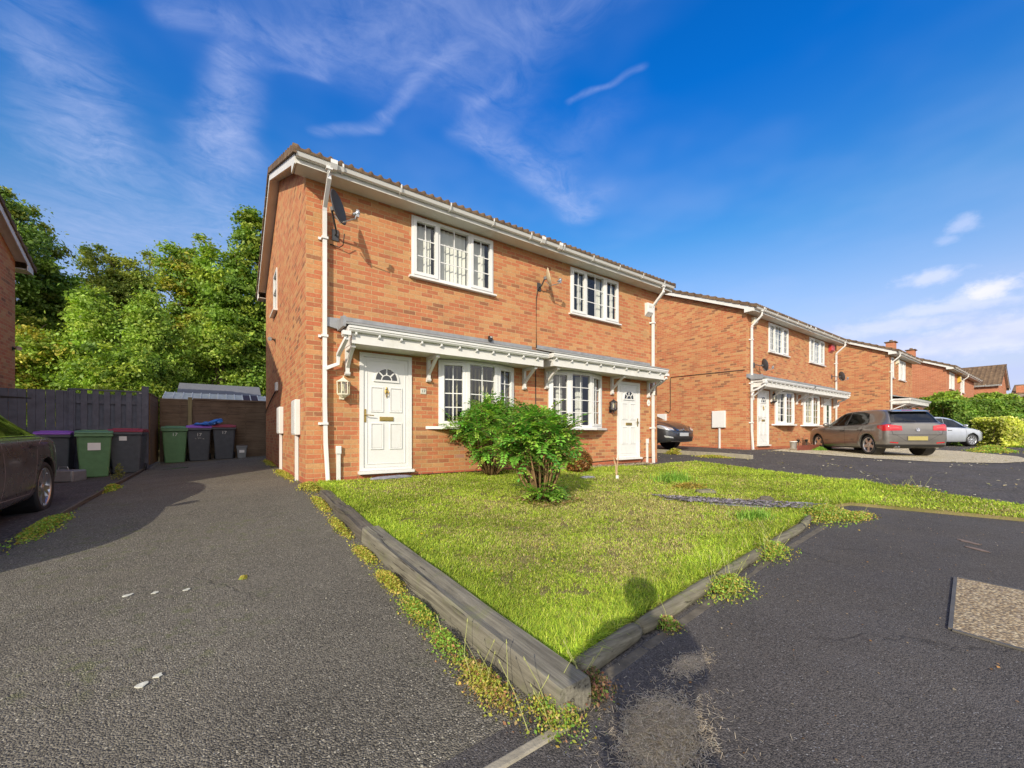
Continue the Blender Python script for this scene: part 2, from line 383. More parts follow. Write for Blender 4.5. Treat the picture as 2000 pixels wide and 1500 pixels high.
M_UPVC = simple("white_upvc", (0.70, 0.70, 0.68), 0.32, var=0.03, scale=2.5, dirt=0.22, dirtcol=(0.5, 0.48, 0.38))
M_WPAINT = simple("white_painted_timber", (0.66, 0.655, 0.62), 0.5, var=0.05, scale=5, dirt=0.35, dirtcol=(0.42, 0.40, 0.30), bump=0.12, bscale=50)
M_SOFFIT = simple("soffit_board", (0.62, 0.60, 0.54), 0.6, var=0.06, scale=3, dirt=0.35, dirtcol=(0.34, 0.28, 0.18))
M_CREAM = simple("cream_plastic", (0.72, 0.68, 0.52), 0.4, var=0.05)
M_BLACK = simple("black_plastic", (0.018, 0.018, 0.02), 0.45, var=0.2)
M_RUBBER = simple("tyre_rubber", (0.022, 0.022, 0.023), 0.75, var=0.2, scale=30)
M_BRASS = simple("brass", (0.50, 0.36, 0.12), 0.32, metal=0.9, var=0.15)
M_LEAD = simple("lead_flashing", (0.30, 0.31, 0.32), 0.55, metal=0.3, var=0.15, scale=8)
M_FELT = simple("grey_roofing_felt", (0.27, 0.28, 0.27), 0.9, var=0.12, scale=20, bump=0.2)
M_DISH = simple("dark_dish_mesh", (0.06, 0.062, 0.068), 0.55, var=0.1)
M_GALV = simple("galvanised_steel", (0.45, 0.46, 0.46), 0.4, metal=0.8, var=0.2, scale=20)
M_RUSTD = simple("weathered_cream_dish", (0.55, 0.48, 0.33), 0.55, var=0.15, scale=8, dirt=0.8, dirtcol=(0.36, 0.17, 0.06))
M_CHROME = simple("chrome", (0.75, 0.76, 0.78), 0.15, metal=1.0, var=0.05)
M_GREENP = simple("green_bin_plastic", (0.115, 0.245, 0.115), 0.5, var=0.12, scale=9, bump=0.05)
M_GREYP = simple("charcoal_bin_plastic", (0.082, 0.092, 0.108), 0.5, var=0.15, scale=9, bump=0.05)
M_PURP = simple("purple_lid", (0.30, 0.12, 0.55), 0.45, var=0.08)
M_MARO = simple("maroon_lid", (0.28, 0.04, 0.06), 0.45, var=0.1)
M_BLUE = simple("blue_bag_plastic", (0.03, 0.17, 0.55), 0.35, var=0.15)
M_WSTICK = simple("white_sticker", (0.78, 0.78, 0.78), 0.5, var=0.04)
M_WPRINT = simple("white_print", (0.75, 0.77, 0.74), 0.6, var=0.04)
M_DPRINT = simple("dark_print", (0.03, 0.035, 0.03), 0.6, var=0.04)
M_STONEP = simple("stone_plaque", (0.56, 0.56, 0.48), 0.7, var=0.1)
M_CABLE = simple("black_cable", (0.012, 0.012, 0.012), 0.5, var=0.1)
M_REDBOX = simple("red_alarm_plastic", (0.48, 0.05, 0.05), 0.4, var=0.06)
M_DIRTC = simple("dirty_concrete", (0.115, 0.098, 0.07), 0.95, var=0.3, scale=14, bump=0.6, bscale=40, dirt=0.7, dirtcol=(0.06, 0.05, 0.03))
M_CONC = simple("pale_concrete", (0.30, 0.27, 0.20), 0.9, var=0.18, scale=12, bump=0.35, dirt=0.5, dirtcol=(0.14, 0.12, 0.07))
M_SLATE = simple("blue_grey_slate", (0.20, 0.20, 0.24), 0.6, var=0.3, scale=18, bump=0.4, bscale=30)
M_DARKWOOD = simple("dark_painted_boards", (0.095, 0.106, 0.140), 0.65, var=0.22, scale=7, bump=0.3, bscale=25)
def wood_mat(name, c1, c2, axis='z', sc_=1.0, rough=0.85, crack=0.5, moss=0.0):
    m, t, b = new_mat(name); O = obj_vec(t)
    mp = t.node('ShaderNodeMapping'); t.link(O, mp.inputs[0])
    s = [26, 26, 26]; s['xyz'.index(axis)] = 0.9
    mp.inputs['Scale'].default_value = tuple(q * sc_ for q in s); v = mp.outputs[0]
    g = t.noise(v, 2.0, 6, 0.7, 0.15)
    c = t.mix(t.rng(g, 0.3, 0.7), c1, c2)
    big = t.noise(O, 2.2, 4); c = t.mix(t.rng(big, 0.4, 0.75, 0, 0.45), c, tuple(q * 0.55 for q in c1))
    cr = t.rng(t.noise(v, 0.9, 3, 0.6, 0.1), 0.37, 0.395, crack, 0.0); cr2 = t.math('MULTIPLY', cr, t.rng(t.noise(v, 0.9, 3, 0.6, 0.1), 0.33, 0.37, 0.0, 1.0))
    c = t.mix(cr2, c, (0.03, 0.025, 0.02))
    if moss: c = t.mix(t.rng(t.noise(O, 5, 5, 0.7), 0.5, 0.7, 0, moss, True), c, (0.16, 0.18, 0.06))
    t.link(c, b.inputs['Base Color']); P_(b, rough=rough, spec=0.25)
    t.link(t.bump(t.math('SUBTRACT', g, t.math('MULTIPLY', cr2, 0.8)), 0.6, 0.006), b.inputs['Normal'])
    return m
M_SLEEPER = wood_mat("weathered_sleeper", (0.10, 0.092, 0.07), (0.30, 0.28, 0.215), 'y', crack=0.95, moss=0.4)
M_SLEEPER2 = wood_mat("tarred_sleeper", (0.06, 0.052, 0.042), (0.17, 0.15, 0.12), 'y', crack=0.9, moss=0.2)
M_LOG = wood_mat("lichened_log", (0.09, 0.08, 0.055), (0.27, 0.25, 0.18), 'x', crack=0.95, moss=0.5)
M_FENCE = wood_mat("brown_larchlap", (0.10, 0.072, 0.05), (0.25, 0.18, 0.12), 'x', crack=0.5)
M_FENCEY = wood_mat("brown_trellis_boards", (0.11, 0.07, 0.035), (0.28, 0.18, 0.09), 'z', crack=0.5)
M_POST = wood_mat("treated_post", (0.20, 0.17, 0.08), (0.32, 0.28, 0.15), 'z', crack=0.5)
M_BARK = wood_mat("bark", (0.07, 0.05, 0.035), (0.19, 0.14, 0.095), 'z', crack=0.8)
M_STEM = wood_mat("brown_stem", (0.16, 0.09, 0.04), (0.34, 0.22, 0.11), 'z', crack=0.5)
M_REDBOARD = simple("red_brown_board", (0.20, 0.055, 0.035), 0.7, var=0.2, scale=8)
def roof_mat():
    m, t, b = new_mat("concrete_roof_tile"); v = world_vec(t)
    c = t.mix(t.rng(t.noise(v, 3.5, 5, 0.65), 0.35, 0.65), (0.10, 0.065, 0.045), (0.20, 0.135, 0.085))
    c = t.mix(t.rng(t.noise(v, 22, 5, 0.7), 0.52, 0.68, 0, 0.6, True), c, (0.24, 0.20, 0.09))
    c = t.mix(t.rng(t.noise(v, 1.1, 3), 0.5, 0.7, 0, 0.5), c, (0.05, 0.035, 0.03))
    t.link(c, b.inputs['Base Color']); P_(b, rough=0.92, spec=0.2); t.link(t.bump(t.noise(v, 60, 4), 0.4, 0.008), b.inputs['Normal'])
    return m
M_ROOF = roof_mat()
def asphalt(name, base, fleck, coarse, fl_amt, wear=(0.12, 0.11, 0.09), wamt=0.4, moss=0.0, bstr=0.6):
    m, t, b = new_mat(name); v = world_vec(t)
    c = t.mix(t.rng(t.noise(v, 1.3, 5, 0.65), 0.3, 0.7), tuple(q * 0.62 for q in base), tuple(q * 1.38 for q in base))
    c = t.mix(t.rng(t.noise(v, 0.33, 6, 0.7, 0.6), 0.42, 0.66, 0, 0.55, True), c, tuple(q * 0.52 for q in base))
    cell = t.vor(v, coarse, out='Color'); cr, cg, cb = t.sep(cell)
    c = t.mix(t.rng(cr, 0, 1, 0, 0.85), c, tuple(q * 2.2 for q in base))
    c = t.mix(t.rng(cg, 0.0, 0.45, 0.8, 0.0), c, tuple(q * 0.25 for q in base))
    f2 = t.vor(v, coarse * 0.62, out='Color'); fr, fg, fb = t.sep(f2)
    dist = t.vor(v, coarse * 0.62)
    patch = t.rng(t.noise(v, 0.8, 4, 0.6), 0.38, 0.62, 0.25, 1.0)
    thr = t.math('MULTIPLY', patch, fl_amt)
    isf = t.math('MULTIPLY', t.math('LESS_THAN', fr, thr), t.rng(dist, 0.28, 0.42, 1, 0))
    c = t.mix(isf, c, t.mix(fb, fleck, tuple(q * 0.55 for q in fleck)))
    c = t.mix(t.rng(t.noise(v, 0.45, 5, 0.7), 0.5, 0.75, 0, wamt, True), c, wear)
    if moss: c = t.mix(t.math('MULTIPLY', t.rng(t.noise(v, 9, 5, 0.75), 0.5, 0.66, 0, moss, True), t.rng(t.noise(v, 0.7, 3), 0.42, 0.6)), c, (0.10, 0.12, 0.03))
    cr1 = t.vor(t.vmath('ADD', v, t.vmath('MULTIPLY', t.noise(v, 2.2, 4, out=1), (0.7, 0.7, 0))), 0.6, 'DISTANCE_TO_EDGE')
    crk = t.rng(cr1, 0.0, 0.008, 0.5, 0.0); crk = t.math('MULTIPLY', crk, t.rng(t.noise(v, 0.6, 2), 0.5, 0.6))
    c = t.mix(crk, c, (0.015, 0.014, 0.012))
    t.link(c, b.inputs['Base Color']); P_(b, rough=0.86, spec=0.3)
    t.link(t.rng(t.noise(v, 2.0, 4), 0.3, 0.7, 0.72, 0.95), b.inputs['Roughness'])
    h = t.math('ADD', t.math('MULTIPLY', t.vor(v, coarse), -1.0), t.math('MULTIPLY', t.noise(v, 6, 4), 0.7)); h = t.math('SUBTRACT', h, t.math('MULTIPLY', crk, 1.5))
    t.link(t.bump(h, bstr, 0.007), b.inputs['Normal'])
    return m
M_DRIVE = asphalt("worn_driveway_asphalt", (0.106, 0.097, 0.076), (0.46, 0.43, 0.34), 150, 0.28, (0.16, 0.14, 0.10), 0.4, 0.5, 0.9)
M_PAVE = asphalt("pavement_asphalt", (0.064, 0.058, 0.052), (0.26, 0.26, 0.26), 190, 0.10, (0.095, 0.095, 0.095), 0.35, 0.0, 0.55)
M_ROAD = asphalt("road_asphalt", (0.062, 0.055, 0.049), (0.34, 0.32, 0.27), 60, 0.05, (0.13, 0.115, 0.10), 0.4, 0.12, 0.6)
def soil_mat():
    m, t, b = new_mat("lawn_soil"); v = world_vec(t)
    c = t.mix(t.rng(t.noise(v, 2.2, 5, 0.6), 0.35, 0.65), (0.15, 0.13, 0.05), (0.25, 0.19, 0.10))
    c = t.mix(t.rng(t.noise(v, 30, 4, 0.7), 0.4, 0.7, 0, 0.6), c, (0.13, 0.16, 0.03))
    t.link(c, b.inputs['Base Color']); P_(b, rough=1.0, spec=0.1); t.link(t.bump(t.noise(v, 40, 5, 0.7), 0.8, 0.02), b.inputs['Normal']); return m
M_SOIL = soil_mat()
def gravel_mat():
    m, t, b = new_mat("pale_gravel"); v = world_vec(t)
    r_, g_, b_ = t.sep(t.vor(v, 42, out='Color'))
    c = t.mix(r_, (0.48, 0.41, 0.27), (0.80, 0.73, 0.54)); c = t.mix(t.rng(t.vor(v, 42), 0.3, 0.6, 0, 0.5), c, (0.22, 0.18, 0.11))
    t.link(c, b.inputs['Base Color']); P_(b, rough=0.95, spec=0.2); t.link(t.bump(t.math('MULTIPLY', t.vor(v, 42), -1.0), 0.8, 0.02), b.inputs['Normal']); return m
M_GRAVEL = gravel_mat()
def leaf_mat(name, rough=0.5, trans=0.35, spec=0.3, gain=1.0):
    """leaf colour comes from a per-leaf point colour; thin leaves pass some light"""
    m, t, b = new_mat(name)
    a = t.node('ShaderNodeAttribute'); a.attribute_name = 'Col'; c = a.outputs['Color']
    if gain != 1.0: c = t.mix(1.0, c, (gain, gain, gain), 'MULTIPLY')
    t.link(c, b.inputs['Base Color']); P_(b, rough=rough, spec=spec)
    tr = t.node('ShaderNodeBsdfTranslucent'); t.link(t.mix(1.0, c, (1.25, 1.3, 0.6), 'MULTIPLY'), tr.inputs[0])
    mx = t.node('ShaderNodeMixShader'); mx.inputs[0].default_value = trans
    t.link(b.outputs[0], mx.inputs[1]); t.link(tr.outputs[0], mx.inputs[2])
    out = [n for n in t.n if n.type == 'OUTPUT_MATERIAL'][0]; t.link(mx.outputs[0], out.inputs[0])
    return m
M_LEAF = leaf_mat("leaf"); M_GRASS = leaf_mat("grass_blade", 0.6, 0.3, 0.2); M_GLEAF = leaf_mat("glossy_leaf", 0.35, 0.3, 0.5)
def glass_mat(name, tint=(0.75, 0.8, 0.8), rmix=0.12, power=1.0, gloss=0.0):
    m, t, b = new_mat(name); t.n.remove(b)
    tr = t.node('ShaderNodeBsdfTransparent'); tr.inputs[0].default_value = (*tint, 1)
    gl = t.node('ShaderNodeBsdfGlossy'); gl.inputs['Roughness'].default_value = gloss
    lw = t.node('ShaderNodeLayerWeight'); lw.inputs[0].default_value = 0.5
    v = obj_vec(t); n = t.bump(t.noise(v, 1.2, 2), 0.035, 0.3); t.link(n, gl.inputs['Normal'])
    f = t.math('ADD', t.math('MULTIPLY', t.math('POWER', lw.outputs['Facing'], 4.0), 0.85 * power), rmix + 0.03, clamp=True)
    mx = t.node('ShaderNodeMixShader'); t.link(f, mx.inputs[0]); t.link(tr.outputs[0], mx.inputs[1]); t.link(gl.outputs[0], mx.inputs[2])
    out = [n for n in t.n if n.type == 'OUTPUT_MATERIAL'][0]; t.link(mx.outputs[0], out.inputs[0])
    return m
M_GLASS = glass_mat("window_glass", (0.93, 0.95, 0.94), 0.05); M_CARGLASS = glass_mat("car_glass", (0.30, 0.34, 0.33), 0.05, .75)
M_LANTG = glass_mat("lantern_glass", (0.85, 0.85, 0.75), 0.10)
M_BLIND = simple("vertical_blind_fabric", (0.74, 0.73, 0.66), 0.8, var=0.04)
M_BLINDY = simple("cream_blind_fabric", (0.62, 0.58, 0.40), 0.8, var=0.05)
M_NET = simple("curtain_fabric", (0.68, 0.68, 0.64), 0.9, var=0.08)
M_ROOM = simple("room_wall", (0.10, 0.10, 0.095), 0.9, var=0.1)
def paint(name, col, metal=0.55, rough=0.32):
    m, t, b = new_mat(name); P_(b, col=col, metal=metal, rough=rough, coat=1.0, coatr=0.04)
    v = world_vec(t); c = t.mix(t.rng(t.noise(v, 3, 4), 0.3, 0.7), tuple(q * 0.93 for q in col), tuple(q * 1.07 for q in col)); t.link(c, b.inputs['Base Color'])
    t.link(t.rng(t.noise(v, 7, 5, 0.7), 0.4, 0.7, rough, rough + 0.12), b.inputs['Roughness'])
    return m
M_SKIN = simple("skin", (0.50, 0.30, 0.22), 0.5, var=0.05); M_HAIR = simple("dark_hair", (0.03, 0.02, 0.015), 0.6, var=0.2)
M_JACKET = simple("navy_jacket_cloth", (0.03, 0.04, 0.08), 0.85, var=0.15); M_TROUS = simple("grey_trouser_cloth", (0.09, 0.09, 0.10), 0.85, var=0.15)

# ---------------------------------------------------------------- houses
PITCH = 0.44; EAVE = 4.80; OVF = 0.34; OVS = 0.18
_roofcache = {}
def roof_mesh(w, d, m=PITCH, ovs=OVS, ovf=0.44, period=0.15, row=0.33, ez=EAVE + 0.10, eo=.022):
    key = (round(w, 2), round(d, 2), m, period)
    if key in _roofcache: return _roofcache[key]
    xs = np.arange(-ovs - 0.03, w + ovs + 0.031, period / 8)
    pr = 0.036 * np.clip(np.cos((xs + ovs) / period * 2 * np.pi), 0, 1) ** 0.8 + 0.03
    L = math.hypot(d / 2 + ovf, (d / 2 + ovf) * m); n = int(math.ceil(L / row)); row = L / n
    c, s = 1 / math.hypot(1, m), m / math.hypot(1, m)
    co = []; F = []; nx = len(xs); base = 0
    for side in (0, 1):
        for r_ in range(n):
            jx = np.random.RandomState(r_).uniform(-0.002, 0.002, nx)
            pts = []
            for (a, h) in ((r_ * row, -0.028), (r_ * row, 0.0), ((r_ + 1) * row, -0.022)):
                y = -ovf + a * c - (pr + h) * s * 0; z = ez - 0.0 + (a * s) + (pr + h) * 1.0 - ovf * 0
                hh = pr + h + jx if h != -0.028 else np.full(nx, -0.01)
                y = -ovf + a * c - hh * s; z = ez + a * s + hh * c
                yy = y if side == 0 else d - y
                pts.append(np.stack([xs, np.broadcast_to(yy, xs.shape), np.broadcast_to(z, xs.shape)], 1))
            co.append(np.concatenate(pts))
            i = np.arange(nx - 1)
            for k in (0, 1):
                a_ = base + k * nx + i; q = np.stack([a_, a_ + 1, a_ + nx + 1, a_ + nx], 1)
                if side: q = q[:, ::-1]
                F.append(q)
            base += 3 * nx
    me = fast_mesh('roof', np.concatenate(co), quads=np.concatenate(F), mat=M_ROOF)
    # underside boards close the roof
    _roofcache[key] = me
    return me
def slope_box(mb, x0, x1, d, lo, hi, ya, yb, m=PITCH, z0=EAVE + 0.10, ovf=0.44):
    """plank following both roof slopes between depths lo..hi below the tile line"""
    def zz(y): return z0 + (y + ovf) * m
    for side in (0, 1):
        P4 = [(ya, zz(ya) - lo), (yb, zz(yb) - lo), (yb, zz(yb) - hi), (ya, zz(ya) - hi)]
        if side: P4 = [(d - y, z) for y, z in P4]
        mb.prism(P4, 'x', x0, x1)
def window(root, x0, x1, z0, z1, lights, cols, rows, y=0.0, blind=None, sill=0.05, handle=None, bars=True, name='window'):
    """frame proud of the wall, casements, glazing bars; glass, sill and blind are its pieces"""
    f = MB(); fw = 0.045; g = MB(); bb = MB()
    yo = y - 0.022
    f.box(x0, x1, yo, y + 0.06, z1 - fw, z1); f.box(x0, x1, yo, y + 0.06, z0, z0 + fw)
    f.box(x0, x0 + fw, yo, y + 0.06, z0 + fw, z1 - fw); f.box(x1 - fw, x1, yo, y + 0.06, z0 + fw, z1 - fw)
    for i, (a, b, op) in enumerate(lights):
        if i: f.box(lights[i - 1][1] , a, yo + 0.002, y + 0.058, z0 + fw, z1 - fw)
        ia, ib, iz0, iz1 = a, b, z0 + fw, z1 - fw
        if op:
            cw = 0.045; yc = yo - 0.018
            f.box(ia - 0.012, ib + 0.012, yc, yo + 0.05, iz1 - cw, iz1 + 0.012); f.box(ia - 0.012, ib + 0.012, yc, yo + 0.05, iz0 - 0.012, iz0 + cw)
            f.box(ia - 0.012, ia + cw, yc, yo + 0.05, iz0 + cw, iz1 - cw); f.box(ib - cw, ib + 0.012, yc, yo + 0.05, iz0 + cw, iz1 - cw)
            ia += cw; ib -= cw; iz0 += cw; iz1 -= cw
        yg = yo + 0.022
        g.quad((ia, yg, iz0), (ib, yg, iz0), (ib, yg, iz1), (ia, yg, iz1))
        if bars:
            for c in range(1, cols):
                xx = ia + (ib - ia) * c / cols; f.box(xx - 0.009, xx + 0.009, yg - 0.006, yg + 0.006, iz0, iz1)
            for r_ in range(1, rows):
                zz = iz0 + (iz1 - iz0) * r_ / rows; f.box(ia, ib, yg - 0.005, yg + 0.007, zz - 0.009, zz + 0.009)
        if blind: blind(bb, ia, ib, iz0, iz1, y + 0.12)
    o = f.build(name, M_UPVC, root)
    g.build('pane', M_GLASS, o)
    if sill:
        s = MB(); s.prism([(y + 0.04, z0 + 0.001), (y - 0.085, z0 - 0.012), (y - 0.085, z0 - 0.04), (y + 0.04, z0 - 0.04)], 'x', x0 - sill, x1 + sill); s.build('sill', M_UPVC, o)
    if blind and bb.f: bb.build('blind', blind.mat, o)
    if handle:
        h = MB(); hx, hz = handle; h.tube([(hx, y + 0.05, hz), (hx, y + 0.075, hz + 0.02), (hx + 0.01, y + 0.08, hz + 0.11)], 0.009, 6); h.build('handle', M_UPVC, o)
    return o
class Vert:                       # vertical slat blind
    def __init__(s, mat, ang=35, dens=0.089, drop=0.0, gapfrac=0.0, seed=1): s.mat = mat; s.ang = ang; s.dens = dens; s.drop = drop; s.seed = seed; s.gap = gapfrac
    def __call__(s, mb, a, b, z0, z1, y):
        rn = random.Random(int(a * 100) + s.seed); x = a + 0.03
        while x < b:
            th = R(s.ang + rn.uniform(-6, 6)); hx, hy = math.cos(th) * 0.043, math.sin(th) * 0.043
            mb.quad((x - hx, y - hy, z0 - 0.03), (x + hx, y + hy, z0 - 0.03), (x + hx, y + hy, z1 - s.drop), (x - hx, y - hy, z1 - s.drop))
            x += s.dens
class Curt:                       # gathered curtain / net
    def __init__(s, mat, sides=((0, 1),), z1f=1.0): s.mat = mat; s.sides = sides; s.z1f = z1f
    def __call__(s, mb, a, b, z0, z1, y):
        for f0, f1 in s.sides:
            n = 26; xs = [a + (b - a) * (f0 + (f1 - f0) * i / n) for i in range(n + 1)]
            for i in range(n):
                ya = y + 0.025 * math.sin(i * 1.9); yb = y + 0.025 * math.sin((i + 1) * 1.9)
                mb.quad((xs[i], ya, z0), (xs[i + 1], yb, z0), (xs[i + 1], yb, z0 + (z1 - z0) * s.z1f), (xs[i], ya, z0 + (z1 - z0) * s.z1f))
def bow(root, x0, x1, z0, z1, rows, blind=None, proj=0.17, handle=None, panel=True):
    """shallow three-light bow window on a projecting board sill"""
    w_ = x1 - x0; n = 3
    px = [x0, x0 + w_ * 0.30, x0 + w_ * 0.66 if False else x0 + w_ * 0.70, x1]; py = [0.0 - 0.015, -proj, -proj, 0.0 - 0.015]
    f = MB(); g = MB(); bb = MB(); pn = 0.055
    for i in range(3):
        A = Vector((px[i], py[i], 0)); B = Vector((px[i + 1], py[i + 1], 0)); L = (B - A).length; ang = math.atan2(B.y - A.y, B.x - A.x)
        M = Matrix.Translation(A) @ Matrix.Rotation(ang, 4, 'Z')
        h = 0.03
        f.box(-0.0, L, -h, h, z1 - 0.06, z1, M); f.box(-0.0, L, -h, h, z0, z0 + 0.06, M)
        f.box(-0.012, 0.055, -h - 0.004, h + 0.004, z0 + 0.001, z1 - 0.001, M); f.box(L - 0.055, L + 0.012, -h - 0.002, h + 0.002, z0 + 0.0015, z1 - 0.0015, M)
        a, b, c0, c1 = 0.055, L - 0.055, z0 + 0.06, z1 - 0.06
        if i != 1:
            cw = 0.038
            f.box(a, b, -h - 0.014, h - 0.01, c1 - cw, c1 + 0.01, M); f.box(a, b, -h - 0.014, h - 0.01, c0 - 0.01, c0 + cw, M)
            f.box(a - 0.01, a + cw, -h - 0.0145, h - 0.01, c0 + cw, c1 - cw, M); f.box(b - cw, b + 0.01, -h - 0.0145, h - 0.01, c0 + cw, c1 - cw, M)
            a += cw; b -= cw; c0 += cw; c1 -= cw
        for r_ in range(1, rows):
            zz = c0 + (c1 - c0) * r_ / rows; f.box(a, b, -0.008, 0.004, zz - 0.009, zz + 0.009, M)
        xm = (a + b) / 2; f.box(xm - 0.009, xm + 0.009, -0.009, 0.005, c0, c1, M)
        q = [M @ Vector(p) for p in ((a, 0.0, c0), (b, 0.0, c0), (b, 0.0, c1), (a, 0.0, c1))]; g.quad(*[tuple(p) for p in q])
        if blind: blind(bb, px[i] + 0.05, px[i + 1] - 0.02, c0, c1, 0.10)
    o = f.build('bow_window', M_UPVC, root); g.build('pane', M_GLASS, o)
    s = MB(); s.prism([(x0 - 0.26, 0.0), (x0 + w_ * 0.26, -proj - 0.14), (x1 - w_ * 0.26, -proj - 0.14), (x1 + 0.26, 0.0)], 'z', z0 - 0.052, z0 - 0.002)
    s.build('sill', M_UPVC, o, fix=True)
    if panel:
        s = MB(); s.prism([(x0 + 0.0, 0.0), (x0 + w_ * .30, -proj), (x1 - w_ * 0.30, -proj), (x1, 0.0)], 'z', z1 + 0.001, z1 + 0.03); s.build('head_board', M_UPVC, o, fix=True)
    if blind and bb.f: bb.build('blind', blind.mat, o)
    if handle is not None:
        h = MB(); h.tube([(handle[0], -proj + 0.06, handle[1]), (handle[0] + .004, -proj + 0.085, handle[1] + 0.05), (handle[0] + 0.012, -proj + 0.085, handle[1] + 0.13)], 0.01, 6); h.build('handle', M_UPVC, o)
    return o
def door(root, x0, x1, z0, z1, hand='l', knock=True, glazed=False, full=True):
    f = MB(); fw = 0.065; yo = -0.03
    f.box(x0, x1, yo, 0.05, z1 - fw, z1); f.box(x0, x0 + fw, yo, 0.05, z0 + .05, z1 - fw); f.box(x1 - fw, x1, yo, 0.05, z0 + .05, z1 - fw)
    f.box(x0 + fw, x1 - fw, yo, 0.05, z0 + 0.05, z0 + 0.10)
    o = MB(); a, b, c0, c1 = x0 + fw, x1 - fw, z0 + 0.10, z1 - fw
    yl = -0.012
    o.box(a + .003, b - .003, yl, 0.04, c0 + .003, c1 - .003)
    def ring(m, xa, xb, za, zb, y, t=0.018, pr=0.014):
        m.box(xa, xb, y - pr, y, zb - t, zb); m.box(xa, xb, y - pr, y, za, za + t); m.box(xa, xa + t, y - pr, y, za + t, zb - t); m.box(xb - t, xb, y - pr, y, za + t, zb - t)
    W_ = b - a; H = c1 - c0
    ring(o, a + 0.05, b - 0.05, c0 + 0.06, c1 - 0.05, yl, 0.012, 0.008)
    cx = (a + b) / 2
    if not glazed:
        for s_ in (-1, 1):
            xa, xb = sorted((cx + s_ * 0.055, cx + s_ * (W_ / 2 - 0.115)))
            ring(o, xa, xb, c0 + H * 0.165, c0 + H * 0.405, yl); ring(o, xa, xb, c0 + H * 0.505, c0 + H * 0.735, yl)
            o.box(xa + 0.03, xb - 0.03, yl - 0.007, yl, c0 + H * 0.165 + .03, c0 + H * 0.405 - .03); o.box(xa + 0.03, xb - 0.03, yl - 0.007, yl, c0 + H * 0.505 + .03, c0 + H * 0.735 - .03)
    leaf = o.build('door', M_UPVC, root)
    f.build('door_frame', M_UPVC, leaf)
    th = MB(); th.prism([(0.03, z0 + 0.05), (-0.10, z0 + 0.042), (-0.10, z0), (0.03, z0)], 'x', x0 - 0.025, x1 + 0.025); th.build('threshold', M_UPVC, leaf)
    if glazed:
        g = MB(); g.quad((cx - .16, yl - .012, c0 + H * .30), (cx + .16, yl - .012, c0 + H * .30), (cx + .16, yl - .012, c1 - .22), (cx - .16, yl - .012, c1 - .22)); g.build('glazed_panel', M_CARGLASS, leaf)
        r_ = MB(); ring(r_, cx - .18, cx + .18, c0 + H * .30 - .02, c1 - .20, yl, .025, .02)
        for q in range(1, 4): zz = c0 + H * .3 + q * (c1 - .22 - c0 - H * .3) / 4; r_.box(cx - .16, cx + .16, yl - .018, yl - .01, zz - .008, zz + .008)
        r_.build('glazing_bars', M_UPVC, leaf)
    else:
        fc = c0 + H * 0.80; rr = 0.19
        fan = MB(); gl = MB()
        n = 24
        for r0, r1, pr in ((rr, rr + 0.03, 0.022), (rr * 0.42, rr * 0.5, 0.018)):
            for i in range(n):
                a0, a1 = math.pi * i / n, math.pi * (i + 1) / n
                fan.prism([(cx + r0 * math.cos(a0), fc + r0 * math.sin(a0)), (cx + r1 * math.cos(a0), fc + r1 * math.sin(a0)), (cx + r1 * math.cos(a1), fc + r1 * math.sin(a1)), (cx + r0 * math.cos(a1), fc + r0 * math.sin(a1))], 'y', yl - pr, yl)
        fan.box(cx - rr - 0.035, cx + rr + 0.035, yl - 0.022, yl, fc - 0.035, fc - 0.002)
        for k in range(5):
            am = math.pi * k / 4; u_ = Vector((math.cos(am), 0, math.sin(am))); v_ = Vector((-math.sin(am), 0, math.cos(am)))
            if k in (0, 4): continue
            P4 = [Vector((cx, 0, fc)) + u_ * q + v_ * e for q, e in ((rr * .45, -.011), (rr, -.011), (rr, .011), (rr * .45, .011))]
            fan.prism([(p.x, p.z) for p in P4], 'y', yl - 0.0175, yl)
        fan.build('fanlight_frame', M_UPVC, leaf, fix=True)
        pts = [(cx + rr * math.cos(math.pi * i / 20), yl - 0.006, fc + rr * math.sin(math.pi * i / 20)) for i in range(21)]
        gl.add(pts, [tuple(range(21))]); gl.build('fanlight_glass', M_DGLASS, leaf)
        lb = MB(); lb.box(cx - 0.12, cx + 0.12, yl - 0.018, yl, c0 + H * 0.425, c0 + H * 0.463); lb.box(cx - 0.10, cx + 0.10, yl - 0.024, yl - 0.016, c0 + H * 0.43, c0 + H * 0.458); lb.build('letterbox', M_BRASS, leaf, bevel=.003)
        if knock:
            k_ = MB(); kz = c0 + H * 0.685; k_.tube([(cx, yl - .01, kz + .10), (cx, yl - .012, kz + .06)], [0.008, .018], 8)
            Mk = Matrix.Translation((cx, yl - 0.015, kz)) @ Matrix.Rotation(R(90), 4, 'X')
            k_.lathe([(0.001, .02), (0.022, .018), (.034, .008), (.036, 0), (.001, 0)], Matrix.Translation((cx, yl - .005, kz + .025)) @ Matrix.Rotation(R(90), 4, 'X'), 14)
            k_.tube([(cx - .03, yl - .02, kz + .03), (cx - .026, yl - .03, kz - .02), (cx, yl - .035, kz - .055), (cx + .026, yl - .03, kz - .02), (cx + .03, yl - .02, kz + .03)], .008, 6)
            k_.tube([(cx, yl - .01, kz - .05), (cx, yl - .012, kz - .09)], [0.014, .004], 8); k_.build('knocker', M_BRASS, leaf)
    hx = a + 0.028 if hand == 'l' else b - 0.028; sg = 1 if hand == 'l' else -1
    h = MB(); hz = c0 + H * 0.475; h.box(hx - .016, hx + .016, yl - .014, yl, hz - .12, hz + .10); h.tube([(hx, yl - .01, hz), (hx, yl - .06, hz), (hx + sg * .02, yl - .065, hz), (hx + sg * .13, yl - .062, hz - .008)], .009, 7); h.build('handle', M_BRASS, leaf, bevel=.002)
    return leaf
